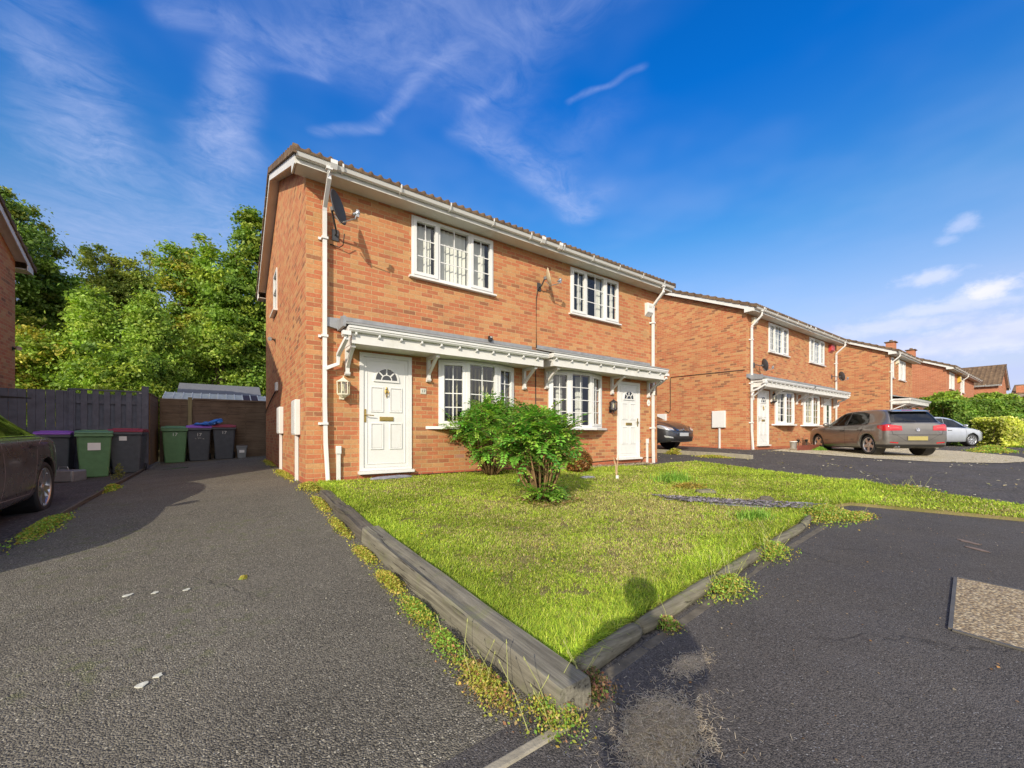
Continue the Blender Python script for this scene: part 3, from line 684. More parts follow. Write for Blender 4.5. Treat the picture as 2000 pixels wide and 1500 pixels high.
m_, t_, b_ = new_mat("dark_glass"); P_(b_, col=(0.012, 0.016, 0.02), rough=0.05, spec=0.8); M_DGLASS = m_
def sweep_bracket(mb, x, z1, z0, proj, t=0.05):
    """gallows bracket: wall post, head and curved brace"""
    mb.box(x - t / 2, x + t / 2, -t - 0.002, -0.002, z0 + .03, z1); mb.prism([(-.004, z0 + .03), (-t - .014, z0 + .03), (-t - .014, z0), (-t + .01, z0 - .025), (-.004, z0 - .025)], 'x', x - t / 2 - .008, x + t / 2 + .008)
    mb.box(x - t / 2, x + t / 2, -proj, -t - .003, z1 - t, z1 - .002)
    n = 7; P4 = []
    a = Vector((0, -t * .6, z0 + .10)); b = Vector((0, -proj + .02, z1 - t * .5)); mid = (a + b) / 2 + Vector((0, .025, -.0))
    up = []; lo = []
    for i in range(n + 1):
        q = i / n; p = a * (1 - q) ** 2 + mid * 2 * q * (1 - q) + b * q * q; d = ((mid - a) * (1 - q) + (b - mid) * q).normalized(); nrm = Vector((0, -d.z, d.y))
        up.append((p.y + nrm.y * .022, p.z + nrm.z * .022)); lo.append((p.y - nrm.y * .022, p.z - nrm.z * .022))
    for i in range(n): mb.prism([up[i], up[i + 1], lo[i + 1], lo[i]], 'x', x - t / 2 + .006, x + t / 2 - .006)
def canopy(root, x0, x1, zb, brackets, proj=0.50, pipe=None, lead=False, dents=0.36, endl=True, fold=False):
    f = MB(); zt = zb + 0.16
    f.box(x0, x1, -proj, -proj + 0.022, zb, zt + .05); f.box(x0, x0 + 0.022, -proj + .022, -0.001, zb, zt + .05); f.box(x1 - 0.022, x1, -proj + .022, -0.001, zb, zt + .05)
    o = f.build('canopy', M_WPAINT, root)
    g = MB()                                # gutter board with two mouldings
    gp = [(-proj - .001, zt + .01), (-proj - .055, zt + .01), (-proj - .075, zt + .035), (-proj - .075, zt + .055), (-proj - .09, zt + .06), (-proj - .09, zt + .10), (-proj - .001, zt + .10)]
    g.prism(gp, 'x', x0 - .06, x1 + .07); g.build('gutter', M_UPVC, o, fix=True)
    if True:
        e = MB(); e.prism([(x0 - .001, zt + .012), (x0 - .045, zt + .012), (x0 - .058, zt + .06), (x0 - .058, zt + .098), (x0 - .001, zt + .098)], 'y', -proj - .0, -0.05); e.build('end_moulding', M_UPVC, o, fix=True)
        e = MB(); e.prism([(x1 + .001, zt + .012), (x1 + .045, zt + .012), (x1 + .058, zt + .06), (x1 + .058, zt + .098), (x1 + .001, zt + .098)], 'y', -proj - .0, -0.05); e.build('end_moulding', M_UPVC, o, fix=True)
    s = MB(); s.box(x0 + .022, x1 - .022, -proj + .022, -.001, zb + .012, zb + .024); s.build('soffit', M_WPAINT, o)
    x = x0 + 0.05
    while x < x1 + .02:
        c = MB(); c.box(x - .014, x + .014, -proj - .052, -proj - .001, zt - .03, zt + .012); c.box(x - .02, x + .02, -proj - .03, -proj - .001, zt - .042, zt - .028); c.build('gutter_bracket', M_UPVC, o); x += dents
    rf = MB(); rf.prism([(-proj - .085, zt + .102), (-.002, zt + .27), (-.002, zt + .295), (-proj - .095, zt + .125), (-proj - .105, zt + .104)], 'x', x0 - .075, x1 + .085)
    rf.build('canopy_roof', M_FELT, o, fix=True)
    fl = MB(); fl.prism([(-.001, zt + .297), (-.012, zt + .297), (-.016, zt + .36), (-.001, zt + .36)], 'x', x0 - .06, x1 + .07); fl.build('flashing', M_LEAD, o)
    if lead:
        l = MB(); l.prism([(x0 - .30, zt + .30), (x0 - .30, zt + .17), (x0 - .05, zt + .12), (x0 - .03, zt + .14), (x0 - .01, zt + .31)], 'y', -.06, -.003); l.box(x0 - .12, x0 - .076, -proj + .05, -.06, zt + .10, zt + .26); l.build('lead_apron', M_LEAD, o, fix=True)
    for bx in brackets:
        b = MB(); sweep_bracket(b, bx, zb + .012, zb - .42, proj - .06, 0.062); b.build('support_bracket', M_WPAINT, o)
    if pipe:
        p = MB(); bx0, side = pipe            # swan neck back to the main downpipe
        sx = x0 - .05 if side < 0 else x1 + .03
        p.box(min(sx - side * .02, sx + side * .10), max(sx - side * .02, sx + side * .10), -proj - .07, -proj + .03, zt - .055, zt + .008)
        p.sq([(sx + side * .04, -proj - .02, zt - .03), (sx + side * .04, -proj - .02, zt - .11), (sx + side * .07, -proj + .20, zt - .24), (sx + side * .07, -.13, zt - .30), (sx + side * .07, -.11, zt - .44), (bx0, -.10, zt - .53)], .055)
        p.build('outlet_pipe', M_UPVC, o)
    return o
def house(name, label, loc, w, d, spec, group=None, rz=0.0, brick=None, wallh=EAVE, m=PITCH, tileperiod=0.15):
    brick = brick or M_BRICK
    root = empty(name, loc, rz, label, 'house', group)
    ops = [(a, b, c, e) for a, b, c, e in spec.get('open', [])]
    xs = sorted(set([0, w] + [v for o in ops for v in o[:2]])); zs = sorted(set([-0.5, wallh] + [v for o in ops for v in o[2:]]))
    mb = MB(); T = 0.10
    for i in range(len(xs) - 1):
        for j in range(len(zs) - 1):
            cx, cz = (xs[i] + xs[i + 1]) / 2, (zs[j] + zs[j + 1]) / 2
            if any(a < cx < b and c < cz < e for a, b, c, e in ops): continue
            mb.quad((xs[i], 0, zs[j]), (xs[i + 1], 0, zs[j]), (xs[i + 1], 0, zs[j + 1]), (xs[i], 0, zs[j + 1]))
    for a, b, c, e in ops:
        mb.quad((a, 0, c), (a, T, c), (a, T, e), (a, 0, e)); mb.quad((b, T, c), (b, 0, c), (b, 0, e), (b, T, e))
        mb.quad((a, 0, e), (a, T, e), (b, T, e), (b, 0, e)); mb.quad((a, T, c), (a, 0, c), (b, 0, c), (b, T, c))
    gz = wallh + 0.10 + 0.44 * m - 0.10; pk = wallh + 0.10 + (d / 2 + 0.44) * m - 0.10
    sops = spec.get('side_open', [])
    for X, sg in ((0, -1), (w, 1)):
        if X == 0 and sops:
            (a, b, c, e) = sops[0]
            ys = [0, a, b, d]; zz = [-0.5, c, e, wallh]
            for i in range(3):
                for j in range(3):
                    if i == 1 and j == 1: continue
                    mb.quad((0, ys[i + 1], zz[j]), (0, ys[i], zz[j]), (0, ys[i], zz[j + 1]), (0, ys[i + 1], zz[j + 1]))
            mb.add([(0, d, wallh), (0, 0, wallh), (0, 0, gz), (0, d / 2, pk), (0, d, gz)], [(0, 1, 2, 3, 4)])
            continue
        pts = [(X, 0, -0.5), (X, d, -0.5), (X, d, gz), (X, d / 2, pk), (X, 0, gz)]
        mb.add(pts, [tuple(range(5)) if X else (4, 3, 2, 1, 0)])
    mb.quad((w, d, -0.5), (0, d, -0.5), (0, d, wallh + .2), (w, d, wallh + .2))
    mb.build('wall', brick, root)
    pl = MB(); h = 0.09
    for a, b in spec.get('plinth', [(0, w)]): pl.box(a - (.004 if a == 0 else 0), b + (.004 if b == w else 0), -.004, .02, -.6, h)
    pl.box(-.0045, .02, .021, d, -.6, h); pl.box(w - .02, w + .0045, .021, d, -.6, h); pl.build('plinth', M_BRICKP if brick is M_BRICK else brick, root)
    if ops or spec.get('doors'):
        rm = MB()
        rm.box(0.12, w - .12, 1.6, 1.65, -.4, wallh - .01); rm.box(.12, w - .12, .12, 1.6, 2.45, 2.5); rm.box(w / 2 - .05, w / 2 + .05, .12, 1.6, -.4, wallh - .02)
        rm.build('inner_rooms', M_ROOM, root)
    # eaves
    fz = wallh - 0.015
    for ya, yb in ((-OVF + .02, -.001), (d + .001, d + OVF - .02)):
        sf = MB(); sf.box(-OVS + .02, w + OVS - .02, ya, yb, wallh + .0, wallh + .012); sf.build('soffit', M_SOFFIT, root)
    for ya, yb in ((-OVF, -OVF + .02), (d + OVF - .02, d + OVF)):
        fa = MB(); fa.box(-OVS, w + OVS, ya, yb, fz, wallh + .115); fa.build('fascia', M_WPAINT, root)
    for X0, X1, sx in ((-OVS - .021, -OVS - .001, -1), (w + OVS + .001, w + OVS + .021, 1)):
        b = MB(); slope_box(b, X0, X1, d, .015, .175, -OVF, d / 2, m, wallh + .10)
        for y0, y1 in ((-OVF - .001, -.02), (d + .02, d + OVF + .001)):
            yi = y1 if y0 < 0 else y0
            yo_ = y0 if y0 < 0 else y1
            zt = wallh + .10 + (.44 - OVF) * m
            b.prism([(yo_, fz - .002), (yi, fz - .002), (yi, zt + abs(yi - yo_) * m - .17), (yo_, zt - .02)], 'x', X0 - .001 * 1, X1 + .001)
        b.build('bargeboard', M_WPAINT, root, fix=True)
        u = MB(); xa, xb = (X1 + .002, -.001) if sx < 0 else (w + .001, X0 - .002)
        slope_box(u, xa, xb, d, .10, .115, -.02, d / 2, m, wallh + .10); u.build('verge_soffit', M_SOFFIT, root)
        # verge tiles, one stepped block per course
        L = (d / 2 + .44); n = int(math.ceil(math.hypot(L, L * m) / .33)); vt = MB()
        for side in (0, 1):
            for r_ in range(n):
                ya = -.44 + L * r_ / n; yb = -.44 + L * (r_ + 1) / n
                za = wallh + .10 + (ya + .44) * m; zb_ = wallh + .10 + (yb + .44) * m
                P4 = [(ya, za - .030), (yb - .022, zb_ - .050), (yb - .022, zb_ + .025), (ya, za + .100)]
                if side: P4 = [(d - y, z) for y, z in P4]
                c = (X0 - .035, X0 + .02) if sx < 0 else (X1 - .02, X1 + .035)
                vt.prism(P4, 'x', c[0], c[1])
        vt.build('verge_tiles', M_ROOF, root, fix=True)
    link('roof', roof_mesh(w, d, m, OVS, .455, tileperiod, .33, wallh + .115), M_ROOF, root, False)
    rk = MB(); rz_ = wallh + .10 + (d / 2 + .44) * m
    x = -OVS - .05
    while x < w + OVS:
        rk.lathe([(.125, 0), (.125, .44)], Matrix.Translation((x, d / 2, rz_ - .03)) @ Matrix.Rotation(R(90), 4, 'Y') @ Matrix.Rotation(R(90), 4, 'Z'), 10, 0, math.pi); x += .45
    rk.build('ridge_tiles', M_ROOF, root)
    # gutter
    g = MB(); y0 = -OVF - .001; zt = wallh + .145
    gp = [(y0, zt), (y0, zt - .085), (y0 - .02, zt - .1), (y0 - .075, zt - .092), (y0 - .10, zt - .045), (y0 - .112, zt + .0), (y0 - .105, zt + .002), (y0 - .09, zt - .04), (y0 - .07, zt - .08), (y0 - .02, zt - .088), (y0 - .006, zt - .08), (y0 - .006, zt)]
    g.prism(gp, 'x', -OVS - .01, w + OVS + .01); gu = g.build('gutter', M_UPVC, root, fix=True)
    x = 0.45
    while x < w:
        c = MB(); c.prism([(y0 - .117, zt + .004), (y0 - .117, zt - .05), (y0 - .08, zt - .105), (y0 - .0, zt - .108), (y0 - .0, zt - .12), (y0 - .09, zt - .112), (y0 - .125, zt - .05), (y0 - .125, zt + .006)], 'x', x - .012, x + .012); c.build('gutter_clip', M_UPVC, gu, fix=True); x += 0.92
    for x in spec.get('unions', []):
        c = MB(); c.prism([(y0 - .119, zt + .006), (y0 - .119, zt - .05), (y0 - .08, zt - .105), (y0 - .0, zt - .108), (y0 - .0, zt - .118), (y0 - .09, zt - .115), (y0 - .13, zt - .05), (y0 - .13, zt + .008)], 'x', x - .05, x + .05); c.build('gutter_union', M_UPVC, gu, fix=True)
    for x, zl, lean in spec.get('pipes', []):
        p = MB(); r_ = .058; yy = y0 - .058
        p.box(x - .045, x + .045, yy - .035, yy + .035, zt - .135, zt - .095)
        p.sq([(x, yy, zt - .10), (x, yy, zt - .27), (x - .0, -.085, zt - .56), (x, -.07, zt - .62)], r_)
        p.sq([(x, -.07, zt - .60), (x, -.07, 1.3), (x + lean * .25, -.07, .65), (x + lean, -.085, zl)], r_)
        dp = p.build('downpipe', M_UPVC, root)
        for zz in (3.9, 2.35, .96):
            c = MB(); c.box(x - .052, x + .045, -.118, -.003, zz - .018, zz + .018); c.box(x - .085, x - .052, -.03, -.004, zz - .02, zz + .02); c.build('pipe_clip', M_UPVC, dp)
    for k in spec.get('windows', []): window(root, **k)
    for k in spec.get('bows', []): bow(root, **k)
    for k in spec.get('doors', []): door(root, **k)
    for k in spec.get('canopies', []): canopy(root, **k)
    for cx, cy, cz in spec.get('chimneys', []):
        c = MB(); c.box(cx - .34, cx + .34, cy - .25, cy + .25, cz - 1.2, cz); ch = c.build('chimney', brick, root)
        c = MB(); c.box(cx - .42, cx + .42, cy - .33, cy + .33, cz + .001, cz + .07); c.lathe([(.001, .07), (.12, .07), (.10, .22), (.08, .22)], Matrix.Translation((cx, cy, cz)), 12); c.build('chimney_cap', M_ROOF, ch)
    return root
VB = Vert(M_BLIND, -28); VY = Vert(M_BLINDY, 80, 0.089)
def L3(x0, x1, fr=(.228, .295, .237)):
    """three lights: two casements round a fixed middle"""
    W_ = x1 - x0; a = x0 + .035; m = .062
    tot = x1 - .035 - a - 2 * m; s = sum(fr)
    l1 = tot * fr[0] / s; l2 = tot * fr[1] / s; l3 = tot * fr[2] / s
    return [(a + .01, a + l1, True), (a + l1 + m, a + l1 + m + l2, False), (a + l1 + l2 + 2 * m, x1 - .045, True)]
def semi_spec(blinds, rows_up=3, rows_lo=4, seam=(4.43, 4.69), single=False, glz2=False, pipes=None, dz2=.05):
    u1 = (1.72, 3.47); u2 = (5.65, 7.36); z0, z1 = 3.66, 4.755
    b1 = (2.26, 3.96); b2 = (4.97, 6.68)
    sp = {'open': [(u1[0] + .03, u1[1] - .03, z0 + .03, z1 - .03), (u2[0] + .03, u2[1] - .03, z0 + .03, z1 - .03), (b1[0] + .03, b1[1] - .03, .96, 2.2), (b2[0] + .03, b2[1] - .03, .96, 2.2)],
        'plinth': [(0, 9.04)],
        'windows': [dict(x0=u1[0], x1=u1[1], z0=z0, z1=z1, lights=L3(*u1), cols=2, rows=rows_up, blind=blinds[0]),
                    dict(x0=u2[0], x1=u2[1], z0=z0, z1=z1, lights=L3(*u2), cols=2, rows=rows_up, blind=blinds[1], handle=(u2[0] + .42, z0 + .35))],
        'bows': [dict(x0=b1[0], x1=b1[1], z0=.94, z1=2.19, rows=rows_lo, blind=blinds[2]), dict(x0=b2[0], x1=b2[1], z0=.94, z1=2.24 if not single else 2.19, rows=rows_lo, blind=blinds[3], handle=(b2[0] + .47, 1.5))],
        'doors': [dict(x0=.81, x1=1.72, z0=.12, z1=2.17), dict(x0=7.32, x1=8.23, z0=.12, z1=2.17, hand='r', knock=False, glazed=glz2)],
        'unions': [4.46, 4.95, .32], 'pipes': pipes or [(.26, .0, .05), (8.76, -.02, 0)]}
    if single: sp['canopies'] = [dict(x0=.30, x1=4.50, zb=2.21, brackets=[.42, 1.9, 4.26], pipe=(.26, -1), lead=True), dict(x0=4.52, x1=8.78, zb=2.21, brackets=[4.80, 7.05, 8.62], pipe=(8.76, 1))]
    else: sp['canopies'] = [dict(x0=.57, x1=seam[0] - .02, zb=2.20, brackets=[.61, 2.04, 4.26], pipe=(.26, -1), lead=True), dict(x0=seam[1], x1=8.64, zb=2.20 + dz2, brackets=[4.89, 7.09, 8.60], pipe=(8.76, 1), dents=.46)]
    return sp
class Two:
    def __init__(s, *bs): s.bs = bs; s.mat = bs[0].mat
    def __call__(s, *a):
        for b in s.bs: b(*a)
sp1 = semi_spec([VB, Curt(M_NET, ((.0, .25), (.75, 1.0))), VY, Curt(M_NET, ((0.0, 1.0),), .25) if False else Curt(M_NET, ((.62, 1.0),))])
sp1['side_open'] = [(3.98, 4.75, 3.75, 4.72)]
H1 = house('semi_detached_house', 'nearest orange brick pair of semis, straight behind the lawn with two leafy shrubs', (1.07, 7.05, -.80), 9.04, 7.0, sp1, 'brick houses along the close')
# side window of the near house
_sw = MB(); X = -.02
_sw.box(X, .05, 3.98, 4.75, 4.67, 4.72); _sw.box(X, .05, 3.98, 4.75, 3.75, 3.80); _sw.box(X, .05, 3.98, 4.03, 3.80, 4.67); _sw.box(X, .05, 4.70, 4.75, 3.80, 4.67); _sw.box(X, .05, 4.03, 4.70, 4.25, 4.29)
swo = _sw.build('side_window', M_UPVC, H1); _g = MB(); _g.quad((.02, 4.03, 3.8), (.02, 4.7, 3.8), (.02, 4.7, 4.67), (.02, 4.03, 4.67)); _g.build('pane', M_GLASS, swo)
_g = MB(); _g.box(-.09, .0, 3.93, 4.80, 3.70, 3.748); _g.build('sill', M_UPVC, swo)
sp2 = semi_spec([Curt(M_NET, ((0, 1),)), Curt(M_NET, ((0, 1),)), Curt(M_NET, ((0, .3), (.8, 1))), Curt(M_BLINDY, ((0, 1),))], 4, 4, single=True, glz2=True)
H2 = house('semi_detached_house', 'second brick pair of semis, behind the bronze hatchback, with a wide bare side wall', (15.0, 6.86, -.57), 9.04, 7.0, sp2, 'brick houses along the close')
sp3 = {'open': [(.45, .85, 3.66, 4.7), (2.0, 3.3, 3.66, 4.7)], 'windows': [dict(x0=.42, x1=.88, z0=3.63, z1=4.73, lights=[(.45, .84, True)], cols=2, rows=3), dict(x0=1.97, x1=3.33, z0=3.63, z1=4.73, lights=L3(1.97, 3.33), cols=2, rows=3, blind=Curt(M_NET, ((0, 1),)))],
    'doors': [dict(x0=2.9, x1=3.8, z0=.12, z1=2.17)], 'pipes': [(.2, 0, 0)], 'canopies': [dict(x0=.25, x1=4.8, zb=2.2, brackets=[.35, 2.4, 4.6], proj=.75)]}
H3 = house('detached_house', 'third brick house along the close, narrow, rising straight behind the bronze hatchback', (28.7, 5.95, -.62), 5.0, 7.2, sp3, 'brick houses along the close')
sp4 = {'open': [(1.0, 2.6, 3.66, 4.7), (5.2, 6.6, 3.66, 4.7)], 'windows': [dict(x0=.97, x1=2.63, z0=3.63, z1=4.73, lights=L3(.97, 2.63), cols=1, rows=1, bars=False), dict(x0=5.17, x1=6.63, z0=3.63, z1=4.73, lights=L3(5.17, 6.63), cols=1, rows=1)],
    'pipes': [(5.0, 0, 0)], 'chimneys': [(4.6, 3.6, 7.75), (11.0, 3.6, 7.9)], 'unions': []}
H4 = house('semi_detached_house', 'fourth brick house, its smooth side wall rising above the left end of the hedge', (38.0, 5.1, -.66), 11.5, 7.2, sp4, 'brick houses along the close', brick=M_BRICKF)

H0 = house('neighbour_house', 'shaded brick house at the left edge beside the dark estate car', (-13.0, 6.44, -.90), 9.04, 8.16, {'pipes': [(8.8, 0, 0)]}, 'brick houses along the close')
def gable_house(loc, w, d, label, rz=-90, m=.95, wallh=4.6):
    return house('detached_house', label, loc, w, d, {'open': [(w / 2 - 1.0, w / 2 + .3, 3.3, 4.3)], 'windows': [dict(x0=w / 2 - 1.03, x1=w / 2 + .33, z0=3.27, z1=4.33, lights=L3(w / 2 - 1.03, w / 2 + .33), cols=1, rows=1)]}, 'brick houses along the close', R(rz), M_BRICKF, wallh, m, .30)

# ---------------------------------------------------------------- ground and surfaces
LAWN = [(1.20, 6.93), (1.215, 1.40), (1.33, 1.385), (1.83, 1.455), (2.85, 1.555), (3.9, 1.655), (5.0, 1.775), (6.05, 1.985), (6.85, 1.80), (7.05, 1.15), (7.28, .38), (7.45, -.6), (7.6, -3),
        (8.5, -3), (8.35, -.6), (8.3, .43), (8.6, 1.14), (9.05, 2.11), (9.52, 3.91), (10.0, 5.2), (10.35, 6.0), (9.75, 6.35), (8.6, 6.45), (8.2, 6.6), (6.0, 6.9)]
ang = [2 * math.pi * i / 40 for i in range(40)]
sheet('ground', [(5 + 900 * math.cos(a), 3 + 900 * math.sin(a)) for a in ang], -.06, M_SOIL, 3.0)
sheet('road', [(-16, 14.5), (-16, -14), (70, -16), (70, 5.2), (37.5, 5.4), (28, 8), (15, 13.6), (-1, 16)], 0.0, M_ROAD, .8)
sheet('pavement', [(-4, 1.10), (-4, -2.5), (7.55, -3), (7.4, -.6), (7.28, .42), (7.04, 1.19), (6.84, 1.84), (6.3, 2.0), (5.3, 1.70), (1.2, 1.28), (1.05, 1.10)], .006, M_PAVE, .4)
sheet('driveway', [(-1.5, 15.5), (-1.5, 1.18), (1.05, 1.18), (1.12, 7.03), (1.068, 7.04), (1.068, 14.1), (1.2, 14.3), (1.2, 15.5)], .005, M_DRIVE, .4)
sheet('lawn', LAWN, .045, M_SOIL, .25, None, .09)
sheet('gravel_pad', [(15.6, 6.3), (18, 6.75), (22.5, 6.7), (23.2, 4.6), (22.6, 2.7), (20.5, 1.2), (18.2, .75), (16.3, 1.2), (15.0, 2.2), (14.7, 3.6), (15.0, 5.0)], .012, M_GRAVEL, .4)
sheet('grass_verge', [(33.5, 2.5), (60, 2.5), (60, -14), (44, -8.5)], .02, M_SOIL, 1.0)
rn = random.Random(5); rs = np.random.RandomState(11)
def kerbline(name, pts, w_, h_, mat, label, cat='kerb'):
    mb = MB()
    for (a, b) in zip(pts[:-1], pts[1:]):
        a = Vector(a); b = Vector(b); d = (b - a).normalized(); n = Vector((-d.y, d.x)) * w_ / 2; L = (b - a).length; k = max(1, round(L / .9))
        for i in range(k):
            p = a + (b - a) * i / k + d * .004; q = a + (b - a) * (i + 1) / k - d * .004
            vs = []
            for c in (p, q):
                z = gh(c.x, c.y)
                vs += [(c.x + n.x, c.y + n.y, z - .1), (c.x - n.x, c.y - n.y, z - .1), (c.x - n.x * .9, c.y - n.y * .9, z + h_), (c.x + n.x * .9, c.y + n.y * .9, z + h_)]
            mb.add(vs, [(0, 1, 2, 3), (7, 6, 5, 4), (0, 4, 5, 1), (1, 5, 6, 2), (2, 6, 7, 3), (3, 7, 4, 0)])
    o = mb.build(name, mat, None, fix=True, bevel=.008); return tag(o, label, cat)
kerbline('timber_edging', [(-1.55, 6.6), (-1.55, 9.0), (-1.56, 11.5), (-1.55, 13.5)], .045, .055, M_SLEEPER2, 'thin weathered timber edging between the two driveways, running back to the painted fence', 'edging')
kerbline('kerb', [(-1.5, 1.14), (1.08, 1.14)], .05, .012, M_CONC, 'flat concrete edging strip across the foot of the worn driveway')
kerbline('kerb', [(1.25, 1.235), (1.75, 1.29), (2.7, 1.38), (3.7, 1.49), (5.3, 1.62), (6.1, 1.82)], .07, .007, M_DIRTC, 'dirty flat concrete edging running just outside the log border of the lawn')
kerbline('kerb', [(11.95, 8.6), (11.7, 5.2)], .14, .11, M_CONC, 'pale raised concrete kerb with moss in front of the dark parked car')

# ---------------------------------------------------------------- far houses
gable_house((56.8, 12.0, -.70), 7.6, 6.6, 'far house with a steep tiled roof slope and a gable end beyond the fourth house', m=.55, wallh=5.0)
gable_house((65.0, 12.6, -.72), 7.2, 6.4, 'far house showing a narrow strip of tiled roof, right of the steep gabled one', m=.55, wallh=5.2)
house('detached_house', 'farthest low white-verged house just above the hedge top', (76, 4.4, -.75), 9.0, 6.5, {}, 'brick houses along the close', 0, M_BRICKF, 4.6, .44, .30)
gable_house((48.5, 2.9, -.72), 9.0, 5.0, 'low dark-roofed house cut by the right edge above the hedge', m=.30, wallh=3.5)
# ---------------------------------------------------------------- fixtures on the walls
def dish(loc, face, r, mat, label, arm=True, rz_=1.18, wally=7.05):
    """loc: wall fixing; face: centre of the reflector"""
    root = empty('satellite_dish', loc, 0, label, 'satellite dish', 'satellite dishes on the house fronts')
    L = Vector(loc); c = Vector(face) - L; n = Vector((.72, -.60, .20)).normalized()
    sx = Vector((0, 0, 1)).cross(n).normalized(); up = n.cross(sx)
    M = Matrix.Translation(c) @ Matrix((sx, up, n)).transposed().to_4x4()
    m = MB(); prof = []
    for i in range(7): q = i / 6; prof.append((r * q + .0005, .06 * q * q - .06))
    M2 = M @ Matrix.Diagonal((1, rz_, 1, 1)); m.lathe(prof, M2, 28); m.lathe([(r, 0), (r + .006, -.006), (r, -.012)] + [(r * (1 - i / 6) + .0005, .06 * (1 - i / 6) ** 2 - .072) for i in range(1, 7)], M2, 28)
    m.build('reflector', mat, root, True)
    b = MB(); b.box(-.05, .05, -.018, -.002, -.09, .09); b.tube([(0, -.01, 0), (0, -.10, -.0), tuple(c - n * .12 - up * .02)], .016, 8); b.box(-.022, .022, -.03, .03, -.03, .03, M @ Matrix.Translation((0, 0, -.10)))
    b.build('wall_bracket', M_DISH, root)
    if arm:
        a = MB(); f0 = M @ Vector((0, -r * rz_ * .95, -.03)); f1 = M @ Vector((0, -r * rz_ * .92, r * 1.0)); f2 = M @ Vector((0, -r * .75, r * 1.12))
        a.tube([tuple(M @ Vector((0, -r * .5, -.09))), tuple(f0), tuple(f1), tuple(f2)], .010, 6); a.build('feed_arm', M_GALV, root)
        l = MB(); l.lathe([(.001, .05), (.03, .05), (.034, .02), (.022, .0), (.02, -.05), (.001, -.05)], Matrix.Translation(f2) @ Matrix.Rotation(R(60), 4, 'Y'), 12); l.box(-.02, .02, -.022, .022, -.02, .085, Matrix.Translation(f2 + Vector((.02, 0, -.03)))); l.build('receiver_head', M_GALV, root)
    return root
dish((1.50, 7.05, 3.22), (1.46, 6.60, 3.46), .215, M_DISH, 'dark mesh satellite dish high beside the white downpipe on the nearest house')
dish((5.76, 7.05, 3.27), (5.83, 6.76, 3.42), .17, M_RUSTD, 'rust-stained cream satellite dish seen edge-on between the two upper windows')
dish((15.55, 6.86, 2.46), (15.72, 6.55, 2.45), .20, M_DISH, 'round dark dish above the canopy of the second house, by its left downpipe', rz_=1.1)
dish((23.35, 6.86, 2.68), (23.55, 6.52, 2.68), .20, M_DISH, 'round dark dish at the right end of the second house', rz_=1.1)
def lantern(loc, mat, glass, label, h=.40, s=1.0):
    root = empty('wall_lantern', loc, 0, label, 'wall lantern', 'lanterns beside the doors')
    T_ = Matrix.Translation((0, -.115, 0)); r = .088 * s
    m = MB(); m.lathe([(.001, h * .5), (.008, h * .47), (.008, h * .42), (.02, h * .40), (.05 * s, h * .34), (r + .018, h * .25), (r + .02, h * .23), (.001, h * .23)], T_, 6)
    m.build('cap', mat, root)
    m = MB(); m.lathe([(.001, -h * .24), (r + .004, -h * .24), (r + .004, -h * .28), (.05, -h * .36), (.04, -h * .38), (.012, -h * .42), (.012, -h * .47), (.001, -h * .48)], T_, 6)
    for k in range(6):
        a = k * math.pi / 3; m.tube([((r + .006) * math.cos(a), -.115 + (r + .006) * math.sin(a), h * .235), ((r + .002) * math.cos(a), -.115 + (r + .002) * math.sin(a), -h * .245)], .008, 5)
    m.build('cage', mat, root)
    m = MB(); m.lathe([(r - .004, h * .23), (r - .006, -h * .24)], T_, 6); m.build('glass', glass, root)
    m = MB(); m.lathe([(.001, -.05), (.018, -.05), (.018, .02), (.03, .05), (.02, .08), (.001, .09)], T_, 10); m.build('bulb', M_CREAM, root)
    m = MB(); m.box(-.04, .04, -.02, -.001, -h * .45, -h * .05); m.tube([(0, -.015, -h * .35), (0, -.10, -h * .35)], .014, 6); m.build('back_plate', mat, root)
lantern((1.60, 7.05, .74), M_CREAM, M_LANTG, 'cream half-lantern left of the nearest white front door')
lantern((8.12, 7.05, .71), M_BLACK, M_LANTG, 'black lantern between the bow window and the farther white door', .38)
lantern((16.95, 6.86, 1.34), M_BLACK, M_LANTG, 'black lantern under the canopy of the second house', .45)
def boxthing(name, loc, size, mat, label, cat, parts=None, bev=.008, slant=0.0, darkb=False):
    root = empty(name, loc, 0, label, cat); w_, d_, h_ = size; m = MB()
    m.prism([(-.001, h_ / 2), (-d_, h_ / 2 - .01), (-d_, -h_ / 2 + slant), (-.001, -h_ / 2)], 'x', -w_ / 2, w_ / 2); m.build('case', mat, root, bevel=bev, fix=True)
    m = MB(); m.box(-w_ * .3, w_ * .3, -d_ - .006, -d_ + .001, h_ * .12, h_ * .30); m.build('face_plate', M_SOFFIT if not darkb else mat, root, bevel=.002)
    return root
boxthing('alarm_box', (9.66, 7.05, 3.44), (.24, .11, .36), M_UPVC, 'white alarm box by the right-hand downpipe of the nearest house', 'alarm box', slant=.10)
boxthing('alarm_box', (15.50, 6.86, 4.02), (.26, .12, .24), M_CREAM, 'cream alarm box at the top left of the second house front', 'alarm box', slant=.06)
boxthing('alarm_box', (23.15, 6.86, 3.95), (.40, .13, .36), M_REDBOX, 'red alarm box near the top right of the second house front', 'alarm box', slant=.10, darkb=True)
boxthing('alarm_box', (30.15, 5.95, 3.95), (.30, .12, .34), M_CREAM, 'cream alarm box between the upper windows of the third house', 'alarm box', slant=.08)
boxthing('alarm_box', (42.2, 5.10, 3.80), (.5, .15, .5), simple('yellow_plastic', (.6, .42, .05), .5), 'yellow alarm box on the fourth house beside its white downpipe', 'alarm box', slant=.1)
boxthing('wall_vent', (4.46, 7.05, 1.94), (.075, .07, .11), M_BLACK, 'small black vent cowl on the bricks above the nearest canopy', 'vent')
